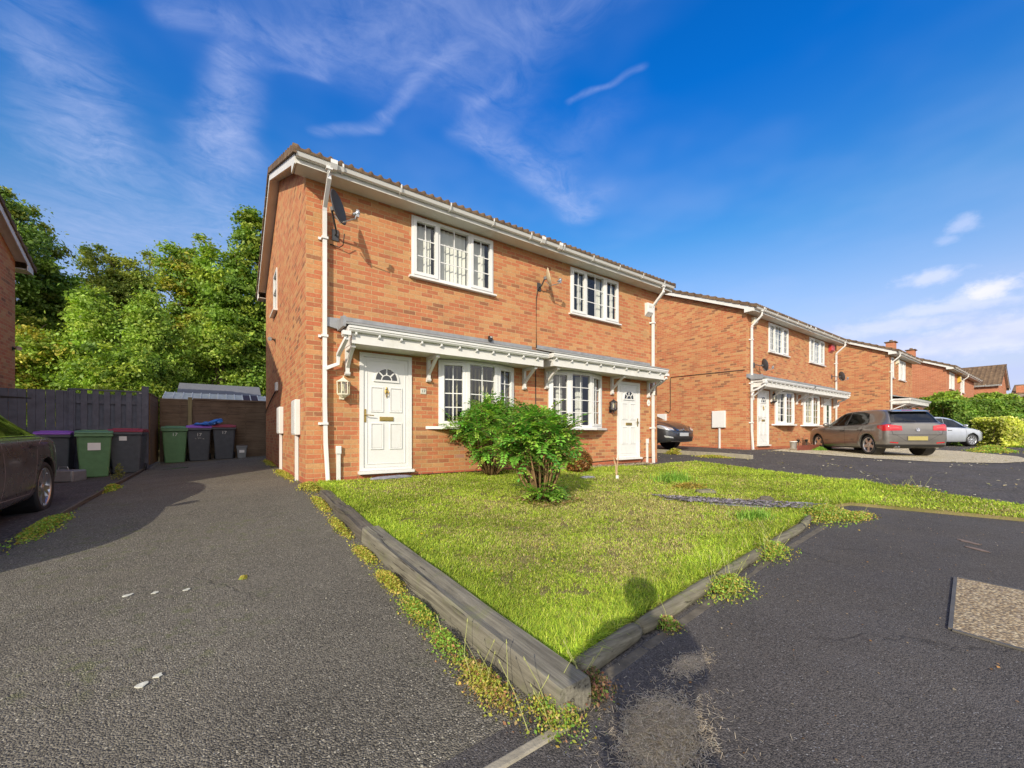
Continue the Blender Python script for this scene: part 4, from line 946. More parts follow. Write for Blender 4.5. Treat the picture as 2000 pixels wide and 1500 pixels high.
def meter(x, y0, y1, z0, z1, zg, label, sgn=-1, pipe=True):
    root = empty('meter_box', (x, (y0 + y1) / 2, zg), 0, label, 'meter box'); hw = (y1 - y0) / 2
    m = MB(); m.box(-.085, -.001, -hw, hw, z0 - zg, z1 - zg); m.build('case', M_UPVC, root, bevel=.01)
    m = MB(); m.box(-.092, -.086, -hw + .02, hw - .02, z0 - zg + .02, z1 - zg - .02); m.build('door', M_UPVC, root, bevel=.004)
    if pipe: m = MB(); m.sq([(-.035, -hw * .1, z0 - zg), (-.035, -hw * .1, -.05)], .05); m.build('cable_cover', M_UPVC, root)
meter(1.07, 7.57, 7.97, -.02, .57, -.80, 'nearer tall white meter box on the side wall of the nearest house')
meter(1.07, 9.84, 10.26, 0.0, .57, -.79, 'farther tall white meter box on the side wall of the nearest house')
meter(15.0, 7.56, 8.05, .22, .84, -.57, 'white meter box with a thin post on the second house side wall')
meter(15.0, 9.98, 10.42, .15, .82, -.55, 'white meter box half hidden behind the dark parked car', pipe=False)
def stub(x, y, z1, z0, label, w_=.07):
    root = empty('pipe_cover', (x, y, z0), 0, label, 'pipe cover'); m = MB(); m.box(-w_ / 2 + .004, w_ / 2 - .004, -.05, -.001, 0, z1 - z0 - .12); m.build('cover', M_WPAINT, root, bevel=.006)
    m = MB(); m.box(-w_ / 2 - .006, w_ / 2 + .006, -.065, -.001, z1 - z0 - .13, z1 - z0); m.build('cap', M_UPVC, root, bevel=.01)
stub(1.545, 7.05, -.20, -.86, 'white boxed pipe cover low between downpipe and nearest door'); stub(9.62, 7.05, -.14, -.84, 'flaking white pipe cover low right of the farther door', .06)
# house numbers
def text_mesh(s, size, name, mat, parent, loc, rot=(90, 0, 0), ext=.0015, align='CENTER'):
    cu = bpy.data.curves.new(name, 'FONT'); cu.body = s; cu.size = size; cu.extrude = ext; cu.align_x = align; cu.align_y = 'CENTER'
    o = bpy.data.objects.new('tmp', cu); COL.objects.link(o); dg = bpy.context.evaluated_depsgraph_get(); me = bpy.data.meshes.new_from_object(o.evaluated_get(dg)); bpy.data.objects.remove(o)
    q = link(name, me, mat, parent); q.location = loc; q.rotation_euler = tuple(R(a) for a in rot); return q
r_ = empty('house_number', (3.02, 7.05, .78), 0, 'square pale plaque reading 17 on the bricks right of the nearest door', 'house number')
m = MB(); m.box(-.055, .055, -.014, -.001, -.05, .05); m.build('plaque', M_STONEP, r_, bevel=.004); text_mesh('17', .075, 'numerals', M_DPRINT, r_, (0, -.0155, 0))
r_ = empty('house_number', (9.72, 7.05, .86), 0, 'white oval plaque on the bricks right of the farther door', 'house number')
m = MB(); m.lathe([(.001, .012), (.062, .012), (.07, .004), (.07, 0), (.001, 0)], Matrix.Rotation(R(90), 4, 'X') @ Matrix.Diagonal((1, 1.35, 1, 1)), 24); m.build('plaque', M_UPVC, r_)
m = MB(); m.lathe([(.001, .014), (.018, .0135), (.018, .0125)], Matrix.Translation((0, 0, -.01)) @ Matrix.Rotation(R(90), 4, 'X'), 12); m.build('motif', M_DPRINT, r_)
def light(x, y, z, sg, label, yv):
    r_ = empty('security_light', (x, y, z), 0, label, 'security light'); m = MB(); m.tube([(sg * .002, 0, 0), (sg * .02, 0, 0)], .045, 12); m.tube([(sg * .015, 0, 0), (sg * .09, yv * .03, .01)], .015, 6); m.build('mount', M_BLACK, r_)
    m = MB(); m.tube([(sg * .07, 0, .03), (sg * .13, yv * .10, .0)], [.036, .05], 12); m.build('lamp_head', M_GALV, r_)
light(1.07, 11.45, 2.28, -1, 'small grey floodlight high on the side wall of the nearest house', -1)
light(-3.96, 14.45, 1.98, 1, 'small pale floodlight on the shaded left-hand house wall', -1)
r_ = empty('junction_box', (1.07, 10.95, 1.10), 0, 'small white junction box where the cable crosses the side wall', 'junction box'); m = MB(); m.box(-.05, -.001, -.11, .11, -.10, .10); m.build('case', M_UPVC, r_, bevel=.006)
m = MB(); m.box(-.054, -.05, -.09, .09, -.08, .08); m.build('lid', M_UPVC, r_, bevel=.002)
def cable(pts, r, label, mat=None):
    m = MB(); m.tube(pts, r, 6); return tag(m.build('cable', mat or M_CABLE, None, True), label, 'cable')
cable([(5.74, 7.0, 3.25), (5.70, 7.02, 3.18), (5.685, 7.04, 3.0), (5.685, 7.04, 1.9)], .009, 'black cable dropping from the rust-stained dish to the canopy')
cable([(5.665, 7.04, 1.42), (5.665, 7.04, .2), (5.665, 7.04, -.8)], .010, 'black cable down the bricks between the two bow windows')
cable([(1.40, 7.03, -.765), (1.9, 7.03, -.775), (3.0, 7.03, -.745), (4.1, 7.03, -.75), (5.2, 7.03, -.735), (6.4, 7.03, -.74), (7.6, 7.03, -.70), (8.33, 7.03, -.68), (8.37, 7.03, -.79), (9.35, 7.03, -.79), (9.5, 7.03, -.66), (10.0, 7.03, -.66)], .008, 'black cable clipped low along the front bricks of the nearest house')
cable([(1.045, 13.9, .62), (1.045, 12.4, .86), (1.045, 11.1, 1.02)], .014, 'black cable running back along the side wall from the junction box')
cable([(14.98, 6.9, 2.25), (14.98, 9.79, 2.31), (14.98, 9.82, 2.2), (14.98, 9.82, .95), (14.98, 9.9, .85), (14.98, 10.05, .95)], .012, 'thin black cable across the bare side wall of the second house')
cable([(1.42, 7.03, 3.05), (1.56, 7.02, 3.03), (1.60, 6.95, 3.05), (1.60, 6.86, 3.2)], .008, 'short black cable looped under the dark dish by the downpipe')
# ---------------------------------------------------------------- fences and sheds
def painted_fence():
    r_ = empty('painted_fence', (-2.2, 13.65, -.9), 0, 'dark painted board fence behind the green and maroon-lidded bins', 'fence'); rn = random.Random(3)
    x = -2.88; m = MB(); mb2 = MB(); k = 0
    while x < -1.66:
        w_ = .105; t_ = (0, .018) if k % 2 == 0 else (.055, .073)
        zt = 1.90 - (.05 if k % 2 else 0) + rn.uniform(-.006, .006)
        if k % 2 == 0: m.box(x + 2.2, x + 2.2 + w_, -.03, -.012, .03, zt + .02)
        else: m.box(x + 2.2 - .012, x + 2.2 + w_ - .01, .03, .048, .03, zt)
        x += .095 + (.0 if k % 2 else .004); k += 1
    m.build('boards', M_DARKWOOD, r_)
    for z in (.35, 1.0, 1.62): q = MB(); q.box(-.68, .58, -.010, .028, z, z + .08); q.build('rail', M_DARKWOOD, r_)
    q = MB(); q.box(-.70, .60, -.04, .06, 1.925, 1.955); q.build('capping', M_DARKWOOD, r_)
    q = MB(); q.box(.58, .70, -.06, .05, 0, 2.08); q.build('post', M_DARKWOOD, r_, bevel=.005)
    q = MB(); q.box(-.02 + .55, .58, -.045, -.03, 1.90, 1.915); q.build('bracket', M_UPVC, r_)
painted_fence()
r_ = empty('garden_gate', (-3.4, 13.62, -.95), 0, 'dark painted boarded gate with a black strap hinge, behind the dark car', 'gate')
m = MB(); x = -.52; rn = random.Random(8)
while x < .50:
    w_ = rn.choice((.125, .14, .15)); m.box(x, x + w_, -.02, .0, .04, 1.95 + rn.uniform(-.012, .012)); x += w_ + rn.choice((.004, .010, .018))
m.build('boards', M_DARKWOOD, r_)
for z in (.3, 1.0, 1.65): q = MB(); q.box(-.52, .52, .001, .035, z, z + .09); q.build('ledge', M_DARKWOOD, r_)
q = MB(); q.prism([(-.50, 1.72), (-.05, 1.735), (-.05, 1.75), (-.50, 1.775)], 'y', -.028, -.021); q.build('strap_hinge', M_BLACK, r_)
q = MB(); q.box(.50, .515, -.05, .03, 0, 1.97); q.build('gate_stop', M_DARKWOOD, r_)
r_ = empty('trellis_fence', (-1.50, 14.6, -.85), 0, 'narrow brown slatted fence panel joining the painted fence to the back fence', 'fence')
m = MB()
for i in range(11): m.box(-.012, .004, -.88 + i * .165, -.88 + i * .165 + .03, .05, 1.84)
m.build('battens', M_FENCEY, r_)
m = MB(); z = .08
while z < 1.8: m.prism([(.006, z), (.02, z), (.012, z + .15), (.004, z + .15)], 'y', -.88, .86); z += .125
m.build('laps', M_FENCEY, r_, fix=True)
m = MB(); m.box(-.03, .03, -.88, .86, 1.85, 1.88); m.build('capping', M_FENCEY, r_)
def lap_panel(x0, x1, zt, zb, y, label, bats):
    r_ = empty('lap_fence', ((x0 + x1) / 2, y, zb), 0, label, 'fence'); c = (x0 + x1) / 2; m = MB(); z = .06; H = zt - zb; rn = random.Random(int(x0 * 10))
    while z < H - .08:
        n = 9; hgt = .115
        for i in range(n):
            xa = x0 - c + (x1 - x0) * i / n; xb = x0 - c + (x1 - x0) * (i + 1) / n; j = rn.uniform(-.007, .007)
            m.prism([(0, z + j), (-.017, z + j), (-.008, z + .125), (0.0, z + .125)], 'x', xa, xb)
        z += .10
    m.build('laps', M_FENCE, r_)
    for b in bats: q = MB(); q.box(b - c - .018, b - c + .018, -.034, -.016, .03, H - .03); q.build('batten', M_FENCE, r_)
    q = MB(); q.box(x0 - c, x1 - c, -.04, .02, H - .03, H); q.build('capping', M_FENCE, r_)
    q = MB(); q.box(x0 - c, x1 - c, -.03, .005, 0, .05); q.build('gravel_board', M_FENCE, r_)
lap_panel(-1.46, -.82, 1.02, -.82, 15.5, 'narrow brown lap fence panel left of the green-tinged post', [-1.43, -1.0])
lap_panel(-.70, 1.20, 1.04, -.82, 15.5, 'wide brown lap fence panel behind the three bins marked 17', [-.68, -.27, .14, .62, 1.17])
lap_panel(1.22, 3.1, 1.04, -.80, 15.5, 'brown lap fence panel running behind the nearest house', [1.24, 2.1, 3.0])
m = MB(); m.box(-.815, -.715, 15.40, 15.5, -.85, 1.08); o = m.build('fence_post', M_POST, None, bevel=.006); tag(o, 'greenish square timber post standing between the brown lap panels', 'post')
r_ = empty('lean_to', (0, 16.4, -.8), 0, 'lean-to behind the back fence with a pale ribbed plastic roof', 'lean-to')
m = MB()
for i in range(13):
    x0 = -1.45 + i * .225
    if i in (9, 10): continue
    m = MB(); m.prism([(-.3, 1.86), (.55, 2.12), (.55, 2.13), (-.3, 1.87)], 'x', x0 + .012, x0 + .215); m.build('roof_sheet', MATS.get('cloudy_plastic_sheet') or simple('cloudy_plastic_sheet', (.48, .50, .45), .6, var=.2, scale=9), r_)
m = MB()
for i in (9, 10): x0 = -1.45 + i * .225; m.prism([(-.3, 1.86), (.55, 2.12), (.55, 2.13), (-.3, 1.87)], 'x', x0 + .012, x0 + .215)
m.build('missing_sheet_cover', simple('dark_felt_patch', (.05, .035, .05), .8), r_)
for i in range(14):
    x0 = -1.45 + i * .225; m = MB(); m.prism([(-.31, 1.865), (.56, 2.13), (.56, 2.155), (-.31, 1.89)], 'x', x0 - .012, x0 + .012); m.build('glazing_rib', M_UPVC, r_)
m = MB(); m.box(-1.47, 1.5, -.30, -.27, 0, 1.85); m.box(-1.47, 1.5, .54, .57, 0, 2.10); m.build('wall', M_FENCE, r_)
r_ = empty('garden_shed', (0, 18.3, -.8), 0, 'garden shed with a plain grey felt roof behind the lean-to', 'shed')
m = MB(); m.prism([(-.35, 2.14), (.75, 2.62), (.75, 2.65), (-.35, 2.18)], 'x', -1.25, 1.22); m.prism([(.75, 2.62), (1.85, 2.14), (1.85, 2.18), (.75, 2.65)], 'x', -1.25, 1.22); m.build('roof', simple('blue_grey_felt', (.13, .135, .15), .85, var=.1, scale=4), r_, fix=True)
m = MB(); m.prism([(-.2, 0), (1.7, 0), (1.7, 2.15), (.75, 2.56), (-.2, 2.15)], 'x', -1.15, 1.12); m.build('wall', M_FENCE, r_)
# ---------------------------------------------------------------- bins
def bin_(loc, rz, body, lidm, label, num=None, h=1.03, w_=.57, d_=.66, sticker=None, numz=.84, lidopen=0, scr=False):
    r_ = empty('wheelie_bin', loc, rz, label, 'wheelie bin', 'wheelie bins by the fences'); m = MB(); hb = h - .08
    def ring(z, k, kd, yo=0): return [(-w_ / 2 * k, -d_ / 2 * kd + yo, z), (w_ / 2 * k, -d_ / 2 * kd + yo, z), (w_ / 2 * k, d_ / 2 * kd + yo, z), (-w_ / 2 * k, d_ / 2 * kd + yo, z)]
    lv = [ring(0.0, .76, .62, .02), ring(.06, .78, .64, .02), ring(hb * .62, .90, .83, .01), ring(hb - .05, .95, .90)]
    vs = [p for l in lv for p in l]; fs = [(3, 2, 1, 0)]
    for i in range(3):
        for j in range(4): fs.append((i * 4 + j, i * 4 + (j + 1) % 4, i * 4 + 4 + (j + 1) % 4, i * 4 + 4 + j))
    fs.append((12, 13, 14, 15)); m.add(vs, fs)
    ob = m.build('body', body, r_, bevel=.03)
    m = MB(); m.box(-w_ / 2 * .42, w_ / 2 * .42, -d_ / 2 * .885, -d_ / 2 * .80, hb * .55, hb - .10); 
    for s_ in (-1, 1): m.prism([(s_ * w_ * .30, .05), (s_ * w_ * .34, .05), (s_ * w_ * .42, hb - .06), (s_ * w_ * .375, hb - .06)], 'y', -d_ / 2 * .80, -d_ / 2 * .60)
    m = MB(); m.box(-w_ / 2 - .01, w_ / 2 + .01, -d_ / 2 - .015, d_ / 2 + .0, hb - .055, hb); m.build('rim', body, r_, bevel=.012)
    m = MB(); m.prism([(-d_ / 2 - .02, hb + .002), (-d_ / 2 - .025, hb + .035), (-d_ / 2 + .10, hb + .075), (d_ / 2 - .05, hb + .085), (d_ / 2 + .05, hb + .04), (d_ / 2 + .05, hb + .002)], 'x', -w_ / 2 - .012, w_ / 2 + .012)
    m.box(-w_ / 2 + .07, w_ / 2 - .07, -d_ / 2 + .12, d_ / 2 - .10, hb + .07, hb + .095); m.build('lid', lidm, r_, bevel=.012, fix=True)
    m = MB(); m.tube([(-w_ / 2 * .8, d_ / 2 + .07, hb - .01), (w_ / 2 * .8, d_ / 2 + .07, hb - .01)], .015, 8); m.tube([(-w_ / 2 * .7, d_ / 2 - .02, hb - .02), (-w_ / 2 * .7, d_ / 2 + .07, hb - .01)], .013, 6); m.tube([(w_ / 2 * .7, d_ / 2 - .02, hb - .02), (w_ / 2 * .7, d_ / 2 + .07, hb - .01)], .013, 6); m.build('handle', body, r_)
    for s_ in (-1, 1):
        m = MB(); m.lathe([(.001, .025), (.07, .025), (.10, .02), (.10, -.02), (.07, -.025), (.001, -.025)], Matrix.Translation((s_ * w_ / 2 * .86, d_ / 2 - .05, .10)) @ Matrix.Rotation(R(90), 4, 'Y'), 18); m.build('wheel', M_RUBBER, r_)
    zf = hb * numz; yf = -d_ / 2 * (.83 + .07 * (zf / hb - .62) / .33) + .01 - .012 if zf > hb * .62 else -d_ / 2 * .8
    if num: text_mesh(num, .125, 'numerals', M_WPRINT, r_, (0, yf - .004, zf), (86, 0, 0), .002)
    if scr:
        m = MB(); rn = random.Random(2)
        for i in range(14): x = -.10 + rn.random() * .20; z = zf - .08 - rn.random() * .045; m.box(x, x + rn.uniform(.01, .03), yf - .003 + .010, yf + .013, z, z + .006)
        m.build('chalk_marks', M_WPRINT, r_)
    if sticker: a, b, c, d = sticker; m = MB(); m.box(a, b, yf - .004, yf + .01, c, d); m.build('label_sticker', M_WSTICK, r_)
    return r_
g = gh
bin_((-2.30, 12.78, g(-2.3, 12.78)), R(8), M_GREENP, M_GREENP, 'green bin by the painted fence with a blank pale square on its front', sticker=(-.10, .10, .60, .76), numz=.7)
bin_((-1.80, 13.12, g(-1.8, 13.1)), R(-3), M_GREYP, M_MARO, 'charcoal bin with a maroon lid and white label against the painted fence', sticker=(-.10, .03, .76, .86), numz=.84, w_=.60)
bin_((-2.98, 13.18, g(-3, 13.2)), R(2), M_GREYP, M_PURP, 'charcoal bin with a purple lid behind the dark parked car', w_=.54)
bin_((-1.08, 15.05, g(-1.1, 15)), R(2), M_GREENP, M_GREENP, 'green bin marked 17 against the brown back fence', '17')
bin_((-.53, 15.08, g(-.5, 15)), R(0), M_GREYP, M_PURP, 'middle grey bin marked 17 with a blue bag on its purple lid', '17', scr=True, numz=.80)
bin_((.07, 15.08, g(0, 15)), R(-2), M_GREYP, M_MARO, 'grey bin marked 17 with a maroon lid, beside the small food caddy', '17', w_=.56)
r_ = empty('food_caddy', (.50, 14.95, g(.5, 15)), 0, 'small pale grey food caddy with a white label by the brown fence', 'food caddy')
m = MB(); m.add([(-.10, -.09, 0), (.10, -.09, 0), (.10, .09, 0), (-.10, .09, 0), (-.13, -.12, .33), (.13, -.12, .33), (.13, .12, .33), (-.13, .12, .33)], [(3, 2, 1, 0), (4, 5, 6, 7), (0, 1, 5, 4), (1, 2, 6, 5), (2, 3, 7, 6), (3, 0, 4, 7)])
MGC = simple('pale_grey_plastic', (.23, .25, .26), .5, var=.1); m.build('body', MGC, r_, bevel=.015)
m = MB(); m.box(-.14, .14, -.13, .13, .331, .365); m.build('lid', MGC, r_, bevel=.01); m = MB(); m.box(-.065, .065, -.125, -.105, .17, .25); m.build('label_sticker', M_WSTICK, r_)
m = MB(); m.tube([(-.135, -.01, .30), (-.14, -.05, .385), (0, -.06, .40), (.14, -.05, .385), (.135, -.01, .30)], .007, 6); m.build('handle', MGC, r_)
# crumpled bag
bm = bmesh.new(); bmesh.ops.create_icosphere(bm, subdivisions=4, radius=1); rn = random.Random(4)
from mathutils import noise as mn
for v in bm.verts:
    p = v.co.copy(); k = 1 + .45 * mn.noise(p * 2.3) + .22 * mn.noise(p * 6) + .10 * abs(mn.noise(p * 14))
    v.co = Vector((p.x * .30 * k + .05, p.y * .16 * k, max(-.02, (p.z * (.06 + .07 * max(0, p.x)) * k) + .12 * max(0, p.x) + .035 * mn.noise(p * 4))))
me = bpy.data.meshes.new('plastic_bag'); bm.to_mesh(me); bm.free(); o = link('plastic_bag', me, M_BLUE); o.location = (-.38, 14.92, g(-.5, 15) + 1.06)
tag(o, 'crumpled blue plastic bag lying on the purple bin lid', 'bag')
# upturned metal box
r_ = empty('metal_box', (-2.60, 12.1, g(-2.6, 12.1)), R(-28), 'silver metal box with a wire handle on the tarmac left of the green bin', 'metal box')
m = MB(); m.add([(-.24, -.17, 0), (.26, -.17, 0), (.26, .17, 0), (-.24, .17, 0), (-.235, -.165, .24), (.255, -.165, .24), (.255, .165, .24), (-.235, .165, .24)], [(3, 2, 1, 0), (4, 5, 6, 7), (0, 1, 5, 4), (1, 2, 6, 5), (2, 3, 7, 6), (3, 0, 4, 7)])
m.build('body', simple('dull_silver_metal', (.30, .31, .33), .42, metal=.5, var=.12, scale=12), r_, bevel=.03)
m = MB(); m.tube([(-.05, -.1, .25), (-.03, -.11, .31), (.12, -.11, .31), (.14, -.1, .25)], .006, 6); m.build('handle', M_GALV, r_)
# planter edging and small things in front of the second house
def board(x0, y0, x1, y1, h, label):
    m = MB(); a = Vector((x0, y0, 0)); b = Vector((x1, y1, 0)); d = (b - a).normalized(); n = Vector((-d.y, d.x, 0)) * .02; zz = gh((x0 + x1) / 2, (y0 + y1) / 2)
    m.add([(*(p + s_ * n)[:2], z) for z in (zz - .1, zz + h) for p, s_ in ((a, -1), (b, -1), (b, 1), (a, 1))], [(0, 1, 2, 3), (7, 6, 5, 4), (0, 4, 5, 1), (1, 5, 6, 2), (2, 6, 7, 3), (3, 7, 4, 0)]); tag(m.build('edging_board', M_REDBOARD, None, fix=True), label, 'board')
board(17.0, 6.0, 19.6, 6.0, .20, 'longer red-brown board edging the bed beside the second house door')
board(19.65, 6.02, 21.6, 6.02, .17, 'shorter red-brown edging board behind the front of the bronze hatchback')
for i, (x, y, lb) in enumerate([(17.9, 6.3, 'solar stake light nearest the second house door'), (18.7, 6.3, 'second solar stake light along the second house bed'), (19.6, 6.35, 'third solar stake light, between the second house bow windows'), (21.0, 6.35, 'solar stake light farthest right, above the hatchback bonnet')]):
    r_ = empty('stake_light', (x, y, gh(x, y)), 0, lb, 'garden light', 'solar stake lights in the bed'); m = MB(); m.tube([(0, 0, -.1), (0, 0, .28)], .012, 6); m.build('stake', M_BLACK, r_)
    m = MB(); m.lathe([(.001, .27), (.025, .27), (.055, .36), (.06, .39), (.001, .395)], None, 10); m.build('head', M_BLACK, r_)
m = MB(); m.lathe([(.001, .05), (.10, .05), (.12, .30), (.13, .30), (.13, .33), (.11, .33), (.001, .30)], Matrix.Translation((17.45, 6.3, gh(17.4, 6.3))), 14); o = m.build('flower_pot', M_UPVC, None, True); tag(o, 'white flower pot right beside the second house door', 'flower pot')
# ---------------------------------------------------------------- access cover, marks and stones
zc = gh(3.7, 0.1)
r_ = empty('access_cover', (3.74, -.05, zc), 0, 'speckled concrete access cover let into the pavement at the right edge', 'access cover')
def cov_mat():
    m, t, b = new_mat("exposed_aggregate"); v = world_vec(t); a, b2, c2 = t.sep(t.vor(v, 70, out='Color'))
    c = t.ramp(a, [(0, (.12, .08, .045)), (.3, (.31, .22, .115)), (.6, (.47, .36, .20)), (.85, (.56, .47, .30)), (1, (.36, .28, .20))]); c = t.mix(t.rng(t.vor(v, 70), .35, .6, 0, .7), c, (.16, .13, .09))
    t.link(c, b.inputs['Base Color']); P_(b, rough=.9); t.link(t.bump(t.math('MULTIPLY', t.vor(v, 70), -1.0), .6, .01), b.inputs['Normal']); return m
def gquad(m, pts, off, th=.01):
    n = len(pts); top = [(x, y, gh(x, y) + off) for x, y in pts]; b = [(x, y, gh(x, y) + off - th) for x, y in pts]; c = len(m.v)
    m.v += top + b; m.f.append(tuple(range(c, c + n))); m.f += [(c + i, c + n + i, c + n + (i + 1) % n, c + (i + 1) % n) for i in range(n)]
def rel(pts): return [(x, y) for x, y in pts]
m = MB(); gquad(m, [(3.20, .405), (3.21, -.55), (4.32, -.50), (4.28, .52)], .016); o = m.build('slab', cov_mat(), None); o.parent = r_; o.matrix_parent_inverse = Matrix.Translation(r_.location).inverted()
m = MB()
fr = [(3.20, .405), (3.21, -.55), (4.32, -.50), (4.28, .52)]
for i in range(4):
    a, b = Vector(fr[i]), Vector(fr[(i + 1) % 4]); d = (b - a).normalized(); n_ = Vector((-d.y, d.x)) * -.018; gquad(m, [tuple(a), tuple(a + n_), tuple(b + n_), tuple(b)], .018)
o = m.build('frame', simple('rusty_steel_frame', (.13, .12, .10), .6, metal=.4, var=.2), None, fix=True); o.parent = r_; o.matrix_parent_inverse = Matrix.Translation(r_.location).inverted()
m = MB(); gquad(m, [(3.66, .165), (3.66, .03), (3.76, .03), (3.76, .175)], .021); o = m.build('maker_plate', M_CONC, None); o.parent = r_; o.matrix_parent_inverse = Matrix.Translation(r_.location).inverted()
def splat(x, y, sx, sy, ang, mat, name, label, cat, off=.012, seed=0, group=None, n=14):
    rn = random.Random(seed); pts = []
    for i in range(n):
        a = 2 * math.pi * i / n; k = rn.uniform(.65, 1.1); px, py = sx * k * math.cos(a), sy * k * math.sin(a); pts.append((x + px * math.cos(ang) - py * math.sin(ang), y + px * math.sin(ang) + py * math.cos(ang)))
    m = MB(); gquad(m, pts, off, .004); return tag(m.build(name, mat, None, fix=True), label, cat, group)
M_OLDP = simple('worn_road_paint', (.50, .50, .42), .8, var=.3, scale=40)
for i, (x, y, s1, s2, lb) in enumerate([(-.285, 2.385, .024, .022, 'larger worn white fleck in the left foreground of the driveway'), (-.235, 2.43, .020, .018, 'small worn white fleck right beside the larger foreground one'), (-.50, 3.62, .03, .020, 'leftmost fleck of the row of three small marks on the driveway'), (-.36, 3.575, .022, .018, 'middle fleck of the row of three small marks on the driveway'), (-.19, 3.52, .024, .020, 'rightmost fleck of the row of three small marks on the driveway')]):
    splat(x, y, s1, s2, .5, M_OLDP, 'paint_fleck', lb, 'paint mark', seed=i, group='worn flecks on the driveway')
splat(5.66, .62, .11, .035, .96, simple('pinkish_patch', (.17, .125, .10), .9, var=.2, scale=40), 'tarmac_scar', 'upper pinkish scar in the pavement tarmac near the right edge', 'scar', seed=9)
splat(5.40, .54, .10, .035, .96, MATS['pinkish_patch'], 'tarmac_scar', 'lower pinkish scar in the pavement tarmac near the right edge', 'scar', seed=12)
splat(-.9, 13.0, .28, .10, .1, simple('wet_tarmac', (.012, .013, .012), .12, var=.2), 'puddle', 'small dark wet patch on the shaded driveway near the bins', 'puddle', off=.008, seed=3)
# sleepers along the lawn, log border
def sleeper(y0, y1, x0, x1, w_, h_, mat, label, tw=0.0, seed=1):
    bm = bmesh.new(); n = 28; rn = random.Random(seed); rings = []; prof = []
    for (u, v) in [(-.5, 0), (-.5, .35), (-.5, .7), (-.47, .93), (-.42, 1), (-.15, 1.0), (.15, 1.0), (.42, 1), (.47, .93), (.5, .7), (.5, .35), (.5, 0)]: prof.append((u, v))
    for i in range(n + 1):
        q = i / n; y = y0 + (y1 - y0) * q; x = x0 + (x1 - x0) * q; z = gh(x, y); ring = []
        for j, (u, v) in enumerate(prof):
            jx = .006 * mn.noise(Vector((j * 3.1, y * 2.5, seed))) ; jz = .010 * mn.noise(Vector((j * 1.7, y * 1.8, seed + 5)))
            ring.append(bm.verts.new((x + u * w_ + jx, y, z - .08 + (h_ + .08) * v + jz * v - (.012 if (j in (5,) and .15 < q < .85) else 0))))
        rings.append(ring)
    for i in range(n):
        for j in range(len(prof) - 1): bm.faces.new((rings[i][j], rings[i][j + 1], rings[i + 1][j + 1], rings[i + 1][j]))
    bm.faces.new(rings[0]); bm.faces.new(rings[-1]); bmesh.ops.recalc_face_normals(bm, faces=bm.faces)
    me = bpy.data.meshes.new('timber_sleeper'); bm.to_mesh(me); bm.free(); o = link('timber_sleeper', me, mat); tag(o, label, 'sleeper')
sleeper(1.16, 3.93, 1.135, 1.155, .175, .135, M_SLEEPER, 'long grey weathered timber sleeper beside the lawn, nearest the foreground corner', seed=2)
sleeper(3.97, 5.05, 1.15, 1.16, .16, .10, M_SLEEPER2, 'middle dark tarred sleeper beside the lawn', seed=4); sleeper(5.09, 6.1, 1.16, 1.17, .15, .085, M_SLEEPER2, 'farthest dark sleeper beside the lawn, toward the house corner', seed=6)
lab = ['first short rounded log at the front corner of the lawn border', 'second log along the front lawn border, with a notched end', 'third rounded log along the front lawn border', 'fourth rounded log along the front lawn border', 'farthest log at the right end of the front lawn border']
LG = [(1.30, 1.33), (1.83, 1.40), (2.85, 1.50), (3.9, 1.60), (5.0, 1.72), (6.05, 1.93)]
for i in range(5):
    a, b = Vector(LG[i]), Vector(LG[i + 1]); d = (b - a).normalized(); pts = []; rr = []; n = 14; a = a + d * .012; b = b - d * .012
    for k in range(n + 1):
        p = a + (b - a) * k / n; r0 = .048 * (1 + .08 * mn.noise(Vector((p.x * 4, i, 0)))) * (.80 if k in (0, n) else (.95 if k in (1, n - 1) else 1)) * (1 - .05 * i); pts.append((p.x, p.y, gh(p.x, p.y) + .030 + .006 * mn.noise(Vector((p.x * 2.2, 3, i))))); rr.append(r0 * 1.02)
    m = MB(); m.tube(pts, rr, 16); o = m.build('border_log', M_LOG, None, True); tag(o, lab[i], 'log', 'rounded logs edging the lawn')
# slate bed and rocks
splat(5.55, 2.62, .98, .20, -.95 + 0.0, M_SLATE, 'slate_bed', 'strip of blue-grey slate chippings across the right of the lawn', 'slate bed', off=.060, seed=21, n=26)
def rock(x, y, sx, sy, sz, ang, mat, label, seed):
    bm = bmesh.new(); bmesh.ops.create_icosphere(bm, subdivisions=3, radius=1)
    for v in bm.verts:
        p = v.co; k = 1 + .30 * mn.noise(p * 1.4 + Vector((seed, 0, 0))) + .12 * mn.noise(p * 4 + Vector((seed, 0, 0))); v.co = Vector((p.x * sx * k, p.y * sy * k, max(-.4, min(.8, p.z)) * sz * k))
    me = bpy.data.meshes.new('rock'); bm.to_mesh(me); bm.free(); o = link('rock', me, mat); o.location = (x, y, gh(x, y) + .045 + sz * .4); o.rotation_euler = (0, 0, ang); tag(o, label, 'rock', 'rocks in the lawn')
rock(5.95, 3.30, .16, .08, .05, -.6, M_LOG, 'flat pale rock at the far end of the slate strip', 3); rock(6.0, 2.50, .10, .07, .06, -.6, M_SLEEPER2, 'dark rounded rock in the middle of the slate strip', 8)
rock(6.15, 2.12, .17, .045, .03, -.9, M_SLATE, 'long flat slate at the near end of the slate strip', 5); rock(5.55, 5.35, .15, .06, .035, -.4, M_SLATE, 'dark flat slate below the dry twig near the reddish shrub', 6)
rock(2.35, 6.78, .35, .06, .045, 0, M_SLATE, 'long dark slate lying on the grass below the nearest door', 11)
m = MB(); m.box(5.92, 5.97, 4.98, 5.0, gh(5.9, 5) + .04, gh(5.9, 5) + .12); tag(m.build('plant_tag', M_WSTICK, None), 'tiny white plant tag at the foot of the dry twig', 'plant tag')

